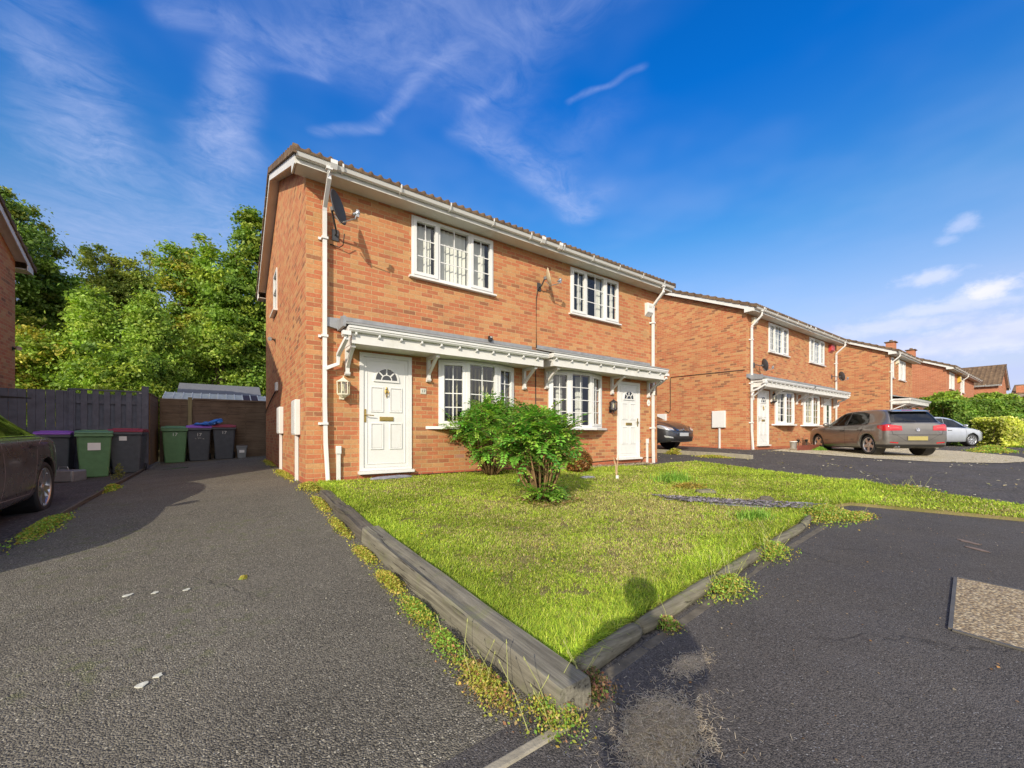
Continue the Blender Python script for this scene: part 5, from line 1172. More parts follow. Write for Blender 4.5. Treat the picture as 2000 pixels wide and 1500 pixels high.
# ---------------------------------------------------------------- cars
def cr(p, q):  # Catmull-Rom through rows of p at fractional index q
    n = len(p); i = int(min(max(math.floor(q), 0), n - 2)); u = q - i
    a, b, c, d = p[max(i - 1, 0)], p[i], p[i + 1], p[min(i + 2, n - 1)]
    return 0.5 * ((2 * b) + (-a + c) * u + (2 * a - 5 * b + 4 * c - d) * u * u + (-a + 3 * b - 3 * c + d) * u ** 3)
def car(name, label, loc, heading, st, wb, R_, tw, colour, dims, wheel='five', arch=.36, glass=True, cat='car', tilt=0.0):
    """st: rows (x, z bottom, half width, z belt, half belt, z top, half top, rail drop)"""
    root = empty(name, loc, heading, label, cat, 'parked cars')
    root.rotation_euler = (0, tilt, heading)
    S = np.array(st, float); ns = (len(S) - 1) * 6 + 1; rows = []
    for i in range(ns):
        x, zb, w_, zs, wbt, zt, wt, rd = cr(S, i / 6)
        K = np.array([(0, zb), (w_ * .80, zb), (w_ * .95, zb + .05), (w_ * .995, zb + (zs - zb) * .30), (w_, zb + (zs - zb) * .60), (w_ * .99, zb + (zs - zb) * .82), (w_ * .965, zs - .018), (wbt, zs + .012), (wbt * .45 + wt * .55, zs + (zt - rd - zs) * .55), (wt * 1.0, zt - rd), (wt * .86, zt - rd * .30), (wt * .5, zt - rd * .06), (0, zt)])
        nt = 40; pr = [cr(K, (len(K) - 1) * j / nt) for j in range(nt + 1)]
        rows.append([(x, p[0], p[1]) for p in pr])
    n = len(rows[0]); V = []; F = []
    ring = 2 * n - 2
    for r_ in rows: V += [(x, max(y, 0), z) for x, y, z in r_] + [(x, -y, z) for x, y, z in r_[-2:0:-1]]
    for i in range(ns - 1):
        for j in range(ring): F.append((i * ring + j, i * ring + (j + 1) % ring, (i + 1) * ring + (j + 1) % ring, (i + 1) * ring + j))
    F.append(tuple(range(ring - 1, -1, -1))); F.append(tuple((ns - 1) * ring + j for j in range(ring)))
    bm = bmesh.new(); vv = [bm.verts.new(p) for p in V]
    for f in F:
        try: bm.faces.new([vv[k] for k in f])
        except ValueError: pass
    bmesh.ops.remove_doubles(bm, verts=bm.verts, dist=.0005); bmesh.ops.recalc_face_normals(bm, faces=bm.faces)
    me = bpy.data.meshes.new('body'); bm.to_mesh(me); bvh = BVHTree.FromBMesh(bm); bm.free()
    tmp = link('body', me, colour, root, True)
    cm = MB()
    for ax in (-wb / 2, wb / 2):
        for s_ in (-1, 1):
            cm.lathe([(.0001, -.25), (arch, -.25), (arch, .5), (.0001, .5)], Matrix.Translation((ax, s_ * (tw + .12), R_ + .015)) @ Matrix.Rotation(R(-90 * s_), 4, 'X'), 36)
    cut = cm.build('cut', None, root, fix=True)
    cb = bmesh.new(); cb.from_mesh(cut.data); bmesh.ops.remove_doubles(cb, verts=cb.verts, dist=.0008); bmesh.ops.recalc_face_normals(cb, faces=cb.faces); cb.to_mesh(cut.data); cb.free()
    md = tmp.modifiers.new('b', 'BOOLEAN'); md.object = cut; md.operation = 'DIFFERENCE'; md.solver = 'EXACT'
    dg = bpy.context.evaluated_depsgraph_get(); nm = bpy.data.meshes.new_from_object(tmp.evaluated_get(dg)); tmp.modifiers.clear()
    if len(nm.polygons) > 500: tmp.data = nm
    tmp.data.name = 'body'; bpy.data.objects.remove(cut)
    def patch(nme, poly, az, mat, off=.004, res=.05, parent=None, smooth=True, zr=0.0):
        a = R(az); out = Vector((math.cos(a) * math.cos(R(zr)), math.sin(a) * math.cos(R(zr)), math.sin(R(zr)))); tg = Vector((-math.sin(a), math.cos(a), 0)); up = out.cross(tg)
        if up.z < 0: up = -up
        b = bmesh.new(); vs = [b.verts.new((h, z, 0)) for h, z in poly]; b.faces.new(vs); bmesh.ops.triangulate(b, faces=b.faces)
        for it in range(7):
            es = [e for e in b.edges if e.calc_length() > res]
            if not es: break
            bmesh.ops.subdivide_edges(b, edges=es, cuts=1); bmesh.ops.triangulate(b, faces=[f for f in b.faces if len(f.verts) > 3])
        bad = []
        for v in b.verts:
            o = out * 6 + tg * v.co.x + up * v.co.y if zr else out * 6 + tg * v.co.x + Vector((0, 0, v.co.y))
            hit, nr, _, _ = bvh.ray_cast(o, -out)
            if hit is None: bad.append(v)
            else: v.co = hit + (nr if nr.dot(out) > 0 else -nr) * off
        if bad: bmesh.ops.delete(b, geom=bad, context='VERTS')
        bmesh.ops.recalc_face_normals(b, faces=b.faces)
        m_ = bpy.data.meshes.new(nme); b.to_mesh(m_); b.free()
        if m_.polygons:
            pl = m_.polygons[0]
            if pl.normal.dot(out) < 0: m_.flip_normals()
        return link(nme, m_, mat, parent or root, smooth)
    def seam(nme, pts, az, wd=.010, mat=M_BLACK, parent=None, off=.0015):
        obs = []; allv = MB()
        a = R(az); out = Vector((math.cos(a), math.sin(a), 0)); tg = Vector((-math.sin(a), math.cos(a), 0))
        P3 = []
        for (p, q) in zip(pts[:-1], pts[1:]):
            k = max(1, int(math.hypot(q[0] - p[0], q[1] - p[1]) / .04))
            for i in range(k): P3.append((p[0] + (q[0] - p[0]) * i / k, p[1] + (q[1] - p[1]) * i / k))
        P3.append(pts[-1]); L = []
        for i, p in enumerate(P3):
            q = P3[min(i + 1, len(P3) - 1)]; o_ = P3[max(i - 1, 0)]; d = Vector((q[0] - o_[0], q[1] - o_[1])).normalized(); nn = Vector((-d.y, d.x)) * wd / 2
            pr = []
            for s_ in (-1, 1):
                hit, nr, _, _ = bvh.ray_cast(out * 6 + tg * (p[0] + nn.x * s_) + Vector((0, 0, p[1] + nn.y * s_)), -out)
                pr.append(None if hit is None else hit + (nr if nr.dot(out) > 0 else -nr) * off)
            L.append(pr)
        for a_, b_ in zip(L[:-1], L[1:]):
            if None in a_ or None in b_: continue
            allv.quad(tuple(a_[0]), tuple(a_[1]), tuple(b_[1]), tuple(b_[0]))
        return allv.build(nme, mat, parent or root)
    # wheels
    for ax in (-wb / 2, wb / 2):
        for s_ in (-1, 1):
            M = Matrix.Translation((ax, s_ * (tw - .005), R_)) @ Matrix.Rotation(R(-90 * s_), 4, 'X')
            t_ = MB(); W2 = .105; rr = R_ * .745
            t_.lathe([(rr, -W2 + .01), (R_ * .90, -W2 - .006), (R_ * .97, -W2 + .012), (R_, -W2 + .035), (R_, W2 - .035), (R_ * .97, W2 - .012), (R_ * .90, W2 + .006), (rr + .005, W2 - .004), (rr, W2 - .02), (rr - .01, -W2 + .02)], M @ Matrix.Translation((0, 0, -W2 + .0)), 40); wh = t_.build('wheel', M_RUBBER, root, True)
            r_ = MB(); r_.lathe([(rr - .002, -.09), (rr + .002, -.012), (rr + .004, -.006), (rr - .010, -.004), (rr - .022, -.02), (rr - .03, -.11)], M, 40); rim = r_.build('rim', MATS.get('alloy') or M_ALLOY, wh, True)
            d_ = MB(); d_.lathe([(.001, -.095), (rr - .01, -.10)], M, 24); d_.build('brake_disc', M_BLACK, wh)
            sp = MB(); nspk = {'five': 5, 'double': 5, 'many': 9}[wheel]
            for k in range(nspk):
                a0 = 2 * math.pi * k / nspk + .3
                offs = (-.22, .22) if wheel == 'double' else ((-.11, .11) if wheel == 'many' else (0,))
                for of in offs:
                    w0, w1 = ((.030, .022) if wheel == 'double' else ((.016, .013) if wheel == 'many' else (.055, .040)))
                    c0 = Vector((math.cos(a0 + of * .5), math.sin(a0 + of * .5), 0)) * .05; c1 = Vector((math.cos(a0 + of), math.sin(a0 + of), 0)) * (rr - .008)
                    dd = (c1 - c0).normalized(); nn = Vector((-dd.y, dd.x, 0)); z0, z1 = -.022, -.016
                    pts = [c0 - nn * w0, c0 + nn * w0, c1 + nn * w1, c1 - nn * w1]
                    vs = [M @ Vector((p.x, p.y, z0 if i < 2 else z1)) for i, p in enumerate(pts)] + [M @ Vector((p.x, p.y, z0 - .05)) for p in pts]
                    sp.add(vs, [(0, 1, 2, 3), (7, 6, 5, 4), (0, 4, 5, 1), (1, 5, 6, 2), (2, 6, 7, 3), (3, 7, 4, 0)])
            sp.lathe([(.001, -.008), (.03, -.009), (.065, -.02), (.07, -.06)], M, 16); sp.build('spokes', MATS.get('alloy') or M_ALLOY, wh, fix=True)
            lin = MB(); lin.lathe([(arch - .004, -.30), (arch - .004, -.02)], Matrix.Translation((ax, s_ * (tw + .0), R_ + .015)) @ Matrix.Rotation(R(-90 * s_), 4, 'X'), 30); lin.lathe([(.001, -.29), (arch, -.30)], Matrix.Translation((ax, s_ * (tw + .0), R_ + .015)) @ Matrix.Rotation(R(-90 * s_), 4, 'X'), 30); lin.build('wheel_arch_liner', M_BLACK, root)
    return root, patch, seam, bvh
M_ALLOY = paint('alloy', (.55, .56, .58), .9, .28); M_RLAMP = simple('red_lamp_lens', (.42, .01, .015), .15, var=.1, coat=1.0); M_CLEAR = simple('clear_lamp_lens', (.62, .64, .66), .12, metal=.5, var=.2, scale=30, coat=1.0)
M_TRIM = simple('black_trim', (.015, .015, .016), .4, var=.1); M_YPLATE = simple('yellow_plate', (.34, .29, .10), .5, var=.04); M_GPLATE = simple('pale_plate', (.40, .42, .44), .5, var=.04)
def sides(patch, seam, wins, seams, handles, root, skirt=None, seam_mat=None):
    for az, sg in ((90, -1), (-90, 1)):
        for w_ in wins:
            o = patch('side_window', [(sg * x, z) for x, z in w_], az, M_CARGLASS, .003)
            cx = sum(p[0] for p in w_) / len(w_); cz = sum(p[1] for p in w_) / len(w_)
            patch('window_trim', [(sg * (x + (.022 if x > cx else -.022)), z + (.016 if z > cz else -.018)) for x, z in w_], az, M_TRIM, .0015)
        for s_ in seams: seam('panel_gap', [(sg * x, z) for x, z in s_], az, .010, seam_mat or M_BLACK)
        for hx, hz in handles: patch('door_handle', [(sg * (hx - .10), hz - .014), (sg * (hx + .10), hz - .010), (sg * (hx + .10), hz + .012), (sg * (hx - .10), hz + .014)], az, handles_mat[0], .028); patch('handle_recess', [(sg * (hx - .12), hz - .045), (sg * (hx + .11), hz - .040), (sg * (hx + .11), hz - .004), (sg * (hx - .12), hz - .004)], az, M_TRIM, .003)
        if skirt: patch('sill_trim', [(sg * x, z) for x, z in skirt], az, M_TRIM, .003)
handles_mat = [None]
def mirrors(root, x, y, z, mat):
    for s_ in (-1, 1):
        m = MB(); M = Matrix.Translation((x, s_ * (y + .10), z)) @ Matrix.Diagonal((.065, .115, .075, 1)); m.lathe([(.001, 1), (.5, .87), (.87, .5), (1, 0), (.9, -.45), (.6, -.8), (.001, -.95)], M, 14); m.box(x - .03, x + .03, min(s_ * (y - .03), s_ * (y + .04)), max(s_ * (y - .03), s_ * (y + .04)), z - .06, z - .03); m.build('door_mirror', mat, root, True)
# --- bronze-grey hatchback
gp = paint('bronze_grey_paint', (.20, .188, .172), .6, .28)
st = [(-2.075, .50, .52, .80, .50, .83, .36, .02), (-2.06, .38, .74, .88, .69, .93, .52, .03), (-2.03, .30, .82, .93, .755, 1.0, .60, .03), (-1.97, .26, .865, .96, .79, 1.06, .64, .04), (-1.88, .24, .885, .975, .80, 1.19, .63, .05), (-1.76, .22, .895, .985, .805, 1.34, .61, .06), (-1.62, .21, .90, .985, .81, 1.425, .60, .06), (-1.3, .20, .90, .98, .815, 1.462, .60, .06), (-.6, .19, .90, .965, .82, 1.475, .605, .06), (0, .19, .895, .955, .82, 1.455, .60, .06), (.35, .19, .895, .95, .82, 1.38, .595, .06), (.75, .19, .89, .945, .80, 1.20, .62, .05), (1.10, .20, .885, .93, .78, 1.02, .64, .03), (1.45, .21, .88, .90, .75, .955, .60, .02), (1.8, .22, .85, .85, .69, .90, .52, .02), (2.03, .24, .77, .76, .60, .82, .42, .02), (2.15, .27, .64, .66, .48, .70, .34, .02), (2.19, .34, .48, .56, .36, .60, .26, .01)]
A0 = Vector((17.2, 4.0)); hd = R(47.0); hv = Vector((math.cos(hd), math.sin(hd))); lft = Vector((-hv.y, hv.x))
cpos = A0 + hv * 1.315 - lft * .77
root, patch, seam, bv = car('hatchback_car', 'bronze-grey hatchback seen from behind on the gravel, with red tail lights', (cpos.x, cpos.y, gh(cpos.x, cpos.y) + .0), hd, st, 2.63, .316, .865, gp, None, 'five', .355)
handles_mat[0] = gp
sides(patch, seam, [[(.93, .96), (.80, 1.05), (.30, 1.355), (-.18, 1.405), (-.20, .965)], [(-.27, .965), (-.25, 1.408), (-.80, 1.39), (-1.05, 1.32), (-1.24, 1.06), (-1.20, .98)]],
      [[(-.235, .95), (-.25, .6), (-.25, .26)], [(.86, .93), (.98, .70), (.95, .30)], [(-1.14, .95), (-1.08, .78), (-.92, .62), (-.86, .30)], [(.95, .285), (-.87, .285)]], [(-.10, .80), (-.98, .82)], root, [(.96, .20), (-.94, .20), (-.94, .245), (.96, .245)])
mirrors(root, .70, .83, 1.0, gp)
patch('rear_window', [(-.625, 1.035), (.625, 1.035), (.535, 1.345), (-.535, 1.345)], 180, M_CARGLASS, .004)
patch('rear_window_surround', [(-.655, 1.02), (.655, 1.02), (.56, 1.36), (-.56, 1.36)], 180, M_TRIM, .002)
patch('windscreen', [(-.60, 1.03), (.60, 1.03), (.52, 1.37), (-.52, 1.37)], 0, M_CARGLASS, .004)
patch('high_brake_light', [(-.16, 1.385), (.16, 1.385), (.155, 1.405), (-.155, 1.405)], 180, M_RLAMP, .012)
m = MB(); m.prism([(-1.83, 1.362), (-1.60, 1.410), (-1.60, 1.424), (-1.82, 1.378)], 'y', -.53, .53); m.build('roof_spoiler', gp, root, fix=True, bevel=.008)
for s_ in (-1, 1):
    az = 180 - s_ * 28
    # tail light wraps the corner: y .40 to the flank
    c0 = R(az); tx, ty = -math.sin(c0), math.cos(c0)
    def hh(x, y): return x * tx + y * ty
    P4 = [(hh(-2.05, s_ * .40), .775), (hh(-2.05, s_ * .42), .915), (hh(-2.0, s_ * .78), .965), (hh(-1.74, s_ * .88), .93), (hh(-1.78, s_ * .89), .85), (hh(-1.93, s_ * .86), .765)]
    patch('tail_light', P4, az, M_RLAMP, .008, .04)
    P5 = [(hh(-2.05, s_ * .50), .845), (hh(-2.05, s_ * .50), .87), (hh(-2.03, s_ * .74), .875), (hh(-2.03, s_ * .74), .83)]
    patch('light_strip', P5, az, simple('pink_lens', (.50, .05, .05), .2, coat=1.0), .011, .05)
    patch('rear_reflector', [(-s_ * .52, .375), (-s_ * .74, .40), (-s_ * .74, .43), (-s_ * .52, .41)], 180, M_RLAMP, .006)
patch('bumper_lower', [(-.80, .26), (.80, .26), (.78, .345), (-.78, .345)], 180, M_TRIM, .012)
for az in (155, -155): c0 = R(az); s_ = 1 if az > 0 else -1; hA = lambda x, y: x * -math.sin(c0) + y * math.cos(c0); patch('bumper_corner_trim', [(hA(-2.0, s_ * .70), .25), (hA(-1.72, s_ * .895), .25), (hA(-1.72, s_ * .895), .335), (hA(-2.0, s_ * .70), .34)], az, M_TRIM, .010)
patch('number_plate', [(-.27, .475), (.27, .475), (.27, .595), (-.27, .595)], 180, M_YPLATE, .022, .3)
seam('tailgate_gap', [(-.66, 1.0), (-.74, .93), (-.70, .78), (-.66, .64), (.66, .64), (.70, .78), (.74, .93), (.66, 1.0)], 180, .012); seam('bumper_gap', [(-.86, .66), (-.60, .655), (-.30, .45), (.30, .45), (.60, .655), (.86, .66)], 180, .006)
e = MB(); Me = Matrix.Translation((-2.085, 0, .80)) @ Matrix.Rotation(R(-90), 4, 'Y')
e.lathe([(.046, -.004), (.046, .010), (.055, .010), (.055, -.004)], Me, 28); e.lathe([(.001, .002), (.046, .003)], Me, 20)
for a_, b_ in [((-.020, .040), (0, .006)), ((0, .006), (.020, .040)), ((-.038, .022), (-.018, -.038)), ((-.018, -.038), (0, -.004)), ((0, -.004), (.018, -.038)), ((.018, -.038), (.038, .022))]: e.tube([(-2.090, a_[0], .80 + a_[1]), (-2.090, b_[0], .80 + b_[1])], .005, 5)
e.build('emblem', M_CHROME, root)
m = MB(); m.tube([(-2.06, .03, 1.05), (-2.06, .28, 1.075), (-2.045, .36, 1.08)], .010, 6); m.build('rear_wiper', M_TRIM, root)
for y in (.50, .58): m = MB(); m.tube([(-1.9, y, .275), (-2.07, y, .272)], .028, 12); m.build('exhaust_pipe', M_CHROME, root)
q = text_mesh('TDI', .055, 'badge', M_CHROME, root, (-2.085, -.62, .72), (90, 0, -90), .002)
# --- dark estate/saloon at the left edge
bp = paint('dark_brown_grey_paint', (.135, .108, .098), .45, .26); M_EDGE = simple('shut_line_highlight', (.34, .27, .25), .4, var=.1)  # pale seam colour paints the highlight along the door gaps
st = [(-2.42, .50, .46, .70, .44, .73, .32, .02), (-2.40, .38, .64, .78, .56, .81, .44, .02), (-2.34, .31, .74, .85, .64, .88, .52, .02), (-2.22, .27, .82, .90, .72, .945, .56, .03), (-2.02, .25, .885, .945, .78, 1.01, .60, .03), (-1.80, .23, .915, .975, .81, 1.10, .58, .04), (-1.45, .22, .93, .99, .83, 1.29, .56, .05), (-1.0, .21, .93, .985, .84, 1.40, .56, .06), (-.4, .20, .925, .975, .84, 1.455, .58, .06), (.2, .20, .92, .965, .83, 1.44, .58, .06), (.6, .20, .92, .955, .82, 1.35, .58, .05), (1.0, .20, .915, .945, .80, 1.14, .62, .04), (1.25, .21, .91, .93, .78, 1.01, .64, .03), (1.7, .22, .90, .88, .74, .94, .58, .02), (2.1, .24, .84, .80, .64, .86, .46, .02), (2.3, .27, .72, .68, .50, .74, .36, .02), (2.36, .34, .55, .58, .38, .62, .28, .01)]
by = 7.86
root, patch, seam, bv = car('saloon_car', 'dark brown-grey car cut by the left edge, with a silver twin-spoke rear wheel', (-2.78, by - 1.485, -1.03), R(-90), st, 2.97, .335, .915, bp, None, 'double', .375)
root.rotation_euler = (0, 0, R(-90)); handles_mat[0] = bp
sides(patch, seam, [[(.90, .985), (.42, 1.29), (-.12, 1.36), (-.14, 1.0)], [(-.21, 1.0), (-.19, 1.362), (-.75, 1.33), (-1.20, 1.20), (-1.48, 1.04), (-1.40, 1.01)]],
      [[(-.175, .97), (-.22, .60), (-.16, .30)], [(1.0, .92), (1.1, .7), (1.05, .34)], [(-1.42, .985), (-1.27, .93), (-1.14, .86), (-1.08, .62), (-1.02, .40), (-.95, .30)], [(1.05, .31), (-.96, .31)]], [(-.02, .85), (-1.02, .885)], root, None, seam_mat=M_EDGE)
for az, sg in ((90, -1), (-90, 1)): patch('chrome_window_line', [(sg * .95, .962), (sg * -1.50, 1.005), (sg * -1.49, 1.016), (sg * .94, .974)], az, M_CHROME, .006, .04)
for az, sg in ((90, -1), (-90, 1)): seam('character_line', [(sg * 1.3, .80), (sg * 0, .825), (sg * -1.6, .87), (sg * -2.2, .87)], az, .012, bp, None, .010)
patch('rear_window', [(-.50, 1.06), (.50, 1.06), (.44, 1.34), (-.44, 1.34)], 180, M_CARGLASS, .004); patch('windscreen', [(-.58, 1.03), (.58, 1.03), (.50, 1.36), (-.50, 1.36)], 0, M_CARGLASS, .004)
for s_ in (-1, 1):
    az = 180 - s_ * 35; c0 = R(az); tx, ty = -math.sin(c0), math.cos(c0)
    patch('tail_light', [(hh_[0] * tx + hh_[1] * ty, hh_[2]) for hh_ in [(-2.48, s_ * .45, .74), (-2.47, s_ * .45, .87), (-2.35, s_ * .80, .90), (-2.22, s_ * .88, .89), (-2.25, s_ * .88, .80), (-2.38, s_ * .82, .74)]], az, M_RLAMP, .008, .05)
mirrors(root, .80, .85, 1.03, bp)
patch('number_plate', [(-.26, .55), (.26, .55), (.26, .66), (-.26, .66)], 180, M_YPLATE, .02, .3)
# --- dark hatchback nosing out between the houses
ap = paint('graphite_paint', (.055, .058, .062), .6, .28)
st = [(-2.05, .45, .55, .85, .52, .90, .4, .02), (-2.0, .30, .82, .95, .75, 1.05, .6, .04), (-1.75, .24, .88, .99, .79, 1.33, .6, .06), (-1.3, .21, .90, .99, .81, 1.46, .60, .06), (-.6, .20, .905, .975, .82, 1.50, .60, .06), (.0, .20, .905, .965, .82, 1.47, .60, .06), (.45, .20, .90, .96, .82, 1.36, .60, .06), (.9, .20, .90, .96, .80, 1.18, .62, .05), (1.25, .20, .895, .95, .78, 1.03, .64, .04), (1.6, .21, .88, .90, .74, .97, .60, .03), (1.95, .22, .84, .82, .66, .89, .52, .03), (2.17, .24, .76, .72, .56, .78, .44, .02), (2.28, .27, .64, .62, .46, .66, .34, .02), (2.32, .36, .48, .54, .34, .57, .24, .01)]
root, patch, seam, bv = car('hatchback_car', 'dark graphite car nosing out between the first two houses', (12.55, 10.05, gh(12.6, 9.2) + .05), R(-90), st, 2.68, .32, .87, ap, None, 'five', .36)
handles_mat[0] = ap; sides(patch, seam, [[(.95, .98), (.36, 1.32), (-.15, 1.40), (-.17, .99)], [(-.23, .99), (-.21, 1.40), (-.9, 1.37), (-1.3, 1.22), (-1.3, 1.02)]], [[(-.2, .96), (-.22, .28)]], [(-.05, .84)], root)
patch('windscreen', [(-.62, 1.06), (.62, 1.06), (.54, 1.40), (-.54, 1.40)], 0, M_CARGLASS, .004); mirrors(root, .8, .84, 1.03, ap)
for s_ in (-1, 1):
    az = s_ * 30; c0 = R(az); tx, ty = -math.sin(c0), math.cos(c0)
    patch('headlight', [(x * tx + y * ty, z) for x, y, z in [(2.18, s_ * .42, .625), (2.14, s_ * .46, .70), (1.85, s_ * .78, .80), (1.72, s_ * .84, .80), (1.90, s_ * .80, .69), (2.10, s_ * .64, .63)]], az, M_CLEAR, .008, .04)
    patch('headlight_bezel', [(x * tx + y * ty, z) for x, y, z in [(2.20, s_ * .40, .61), (2.14, s_ * .44, .715), (1.82, s_ * .78, .815), (1.68, s_ * .85, .815), (1.88, s_ * .82, .68), (2.10, s_ * .66, .615)]], az, M_TRIM, .004, .05)
    patch('fog_light', [(x * tx + y * ty, z) for x, y, z in [(2.22, s_ * .50, .37), (2.2, s_ * .52, .41), (2.02, s_ * .74, .46), (2.05, s_ * .72, .40)]], az, M_CLEAR, .008, .04)
patch('grille', [(-.36, .585), (.36, .585), (.42, .665), (-.42, .665)], 0, M_TRIM, .006, .05); patch('grille_bar', [(-.38, .625), (.38, .625), (.38, .645), (-.38, .645)], 0, M_CHROME, .014, .05)
e = MB(); e.lathe([(.001, .02), (.05, .016), (.055, 0)], Matrix.Translation((2.31, 0, .635)) @ Matrix.Rotation(R(90), 4, 'Y'), 20); e.tube([(2.335, -.03, .655), (2.338, 0, .64), (2.336, .035, .62)], .008, 6); e.build('emblem', M_CHROME, root)
patch('number_plate', [(-.26, .44), (.26, .44), (.26, .55), (-.26, .55)], 0, M_GPLATE, .02, .3); patch('lower_grille', [(-.55, .30), (.55, .30), (.50, .42), (-.50, .42)], 0, M_TRIM, .006, .05); patch('chin_line', [(-.62, .262), (.62, .262), (.62, .28), (-.62, .28)], 0, M_CHROME, .008, .05)
# --- silver supermini
sp_ = paint('silver_paint', (.50, .54, .60), .55, .28)
st = [(-1.90, .42, .55, .85, .5, .9, .4, .02), (-1.85, .28, .78, .98, .70, 1.15, .55, .04), (-1.6, .22, .82, 1.0, .73, 1.40, .55, .06), (-1.1, .20, .84, 1.0, .74, 1.50, .55, .06), (-.3, .19, .845, .98, .75, 1.53, .56, .06), (.2, .19, .845, .96, .75, 1.48, .56, .06), (.65, .19, .84, .94, .74, 1.32, .56, .05), (1.05, .20, .83, .92, .72, 1.11, .57, .04), (1.35, .20, .82, .88, .68, .98, .54, .03), (1.65, .21, .79, .80, .62, .90, .48, .03), (1.84, .23, .72, .70, .54, .78, .40, .02), (1.93, .26, .62, .60, .42, .64, .30, .02), (1.96, .34, .45, .52, .3, .55, .2, .01)]
hd = R(-35.5); f0 = Vector((31.9, 3.4)); hv = Vector((math.cos(hd), math.sin(hd))); lf = Vector((-hv.y, hv.x)); cp = f0 - hv * 1.23 + lf * .72
root, patch, seam, bv = car('supermini_car', 'silver small car behind the bronze hatchback, nose toward the yellow-green shrub', (cp.x, cp.y, gh(cp.x, cp.y) + .02), hd, st, 2.46, .30, .80, sp_, None, 'many', .345)
handles_mat[0] = sp_; sides(patch, seam, [[(1.0, .96), (.42, 1.32), (-.10, 1.42), (-.12, .99)], [(-.18, .99), (-.16, 1.42), (-.8, 1.42), (-1.2, 1.30), (-1.25, 1.05)]], [[(-.15, .96), (-.17, .28)], [(.86, .90), (.90, .6), (.85, .30)]], [(0.02, .82)], root)
patch('windscreen', [(-.58, 1.03), (.58, 1.03), (.50, 1.42), (-.50, 1.42)], 0, M_CARGLASS, .004); mirrors(root, .78, .78, 1.04, sp_)
for s_ in (-1, 1):
    az = s_ * 40; c0 = R(az); tx, ty = -math.sin(c0), math.cos(c0)
    patch('headlight', [(x * tx + y * ty, z) for x, y, z in [(1.86, s_ * .45, .62), (1.80, s_ * .50, .72), (1.42, s_ * .74, .86), (1.45, s_ * .78, .78), (1.75, s_ * .68, .64)]], az, M_CLEAR, .008, .04)
    patch('fog_light', [(x * tx + y * ty, z) for x, y, z in [(1.86, s_ * .52, .33), (1.86, s_ * .52, .42), (1.76, s_ * .64, .42), (1.76, s_ * .64, .33)]], az, M_TRIM, .008, .04)
patch('lower_grille', [(-.5, .28), (.5, .28), (.5, .42), (-.5, .42)], 0, M_TRIM, .006, .05)

# ---------------------------------------------------------------- vegetation
def leaves(rs, C, size, aspect=.5, nbias=None, cols=None, up=.35, sv=.35):
    """rhombic leaves at points C (N,3); returns verts, quads, colours"""
    n = len(C); N = rs.normal(size=(n, 3)); N /= np.linalg.norm(N, axis=1)[:, None] + 1e-9
    if nbias is not None: N = N * .75 + nbias
    N[:, 2] += up; N /= np.linalg.norm(N, axis=1)[:, None] + 1e-9
    A = np.cross(N, rs.normal(size=(n, 3))); A /= np.linalg.norm(A, axis=1)[:, None] + 1e-9; B = np.cross(N, A)
    s = (size * (1 + sv * rs.normal(size=n)).clip(.4, 2))[:, None]
    v = np.stack([C - A * s, C + B * s * aspect + N * s * .12, C + A * s, C - B * s * aspect + N * s * .12], 1).reshape(-1, 3)
    q = np.arange(4 * n).reshape(n, 4); c = np.repeat(cols, 4, axis=0) if cols is not None else None
    return v, q, c
def palette(rs, n, cols, jitter=.18):
    cols = np.array(cols, float); i = rs.randint(0, len(cols), n); c = cols[i] * (1 + jitter * rs.normal(size=(n, 1))).clip(.4, 1.8); return c.clip(0, 1)
def crown_points(rs, n, lobes, shell=.55):
    """points spread through overlapping lobes (x,y,z,rx,ry,rz), with clusters and gaps"""
    L = np.array(lobes, float); w_ = L[:, 3] * L[:, 4] * L[:, 5]; w_ = w_ ** .67; i = rs.choice(len(L), n, p=w_ / w_.sum())
    d = rs.normal(size=(n, 3)); d /= np.linalg.norm(d, axis=1)[:, None]; r_ = rs.uniform(shell ** 3, 1, n) ** (1 / 3.)
    return L[i, :3] + d * r_[:, None] * L[i, 3:], d
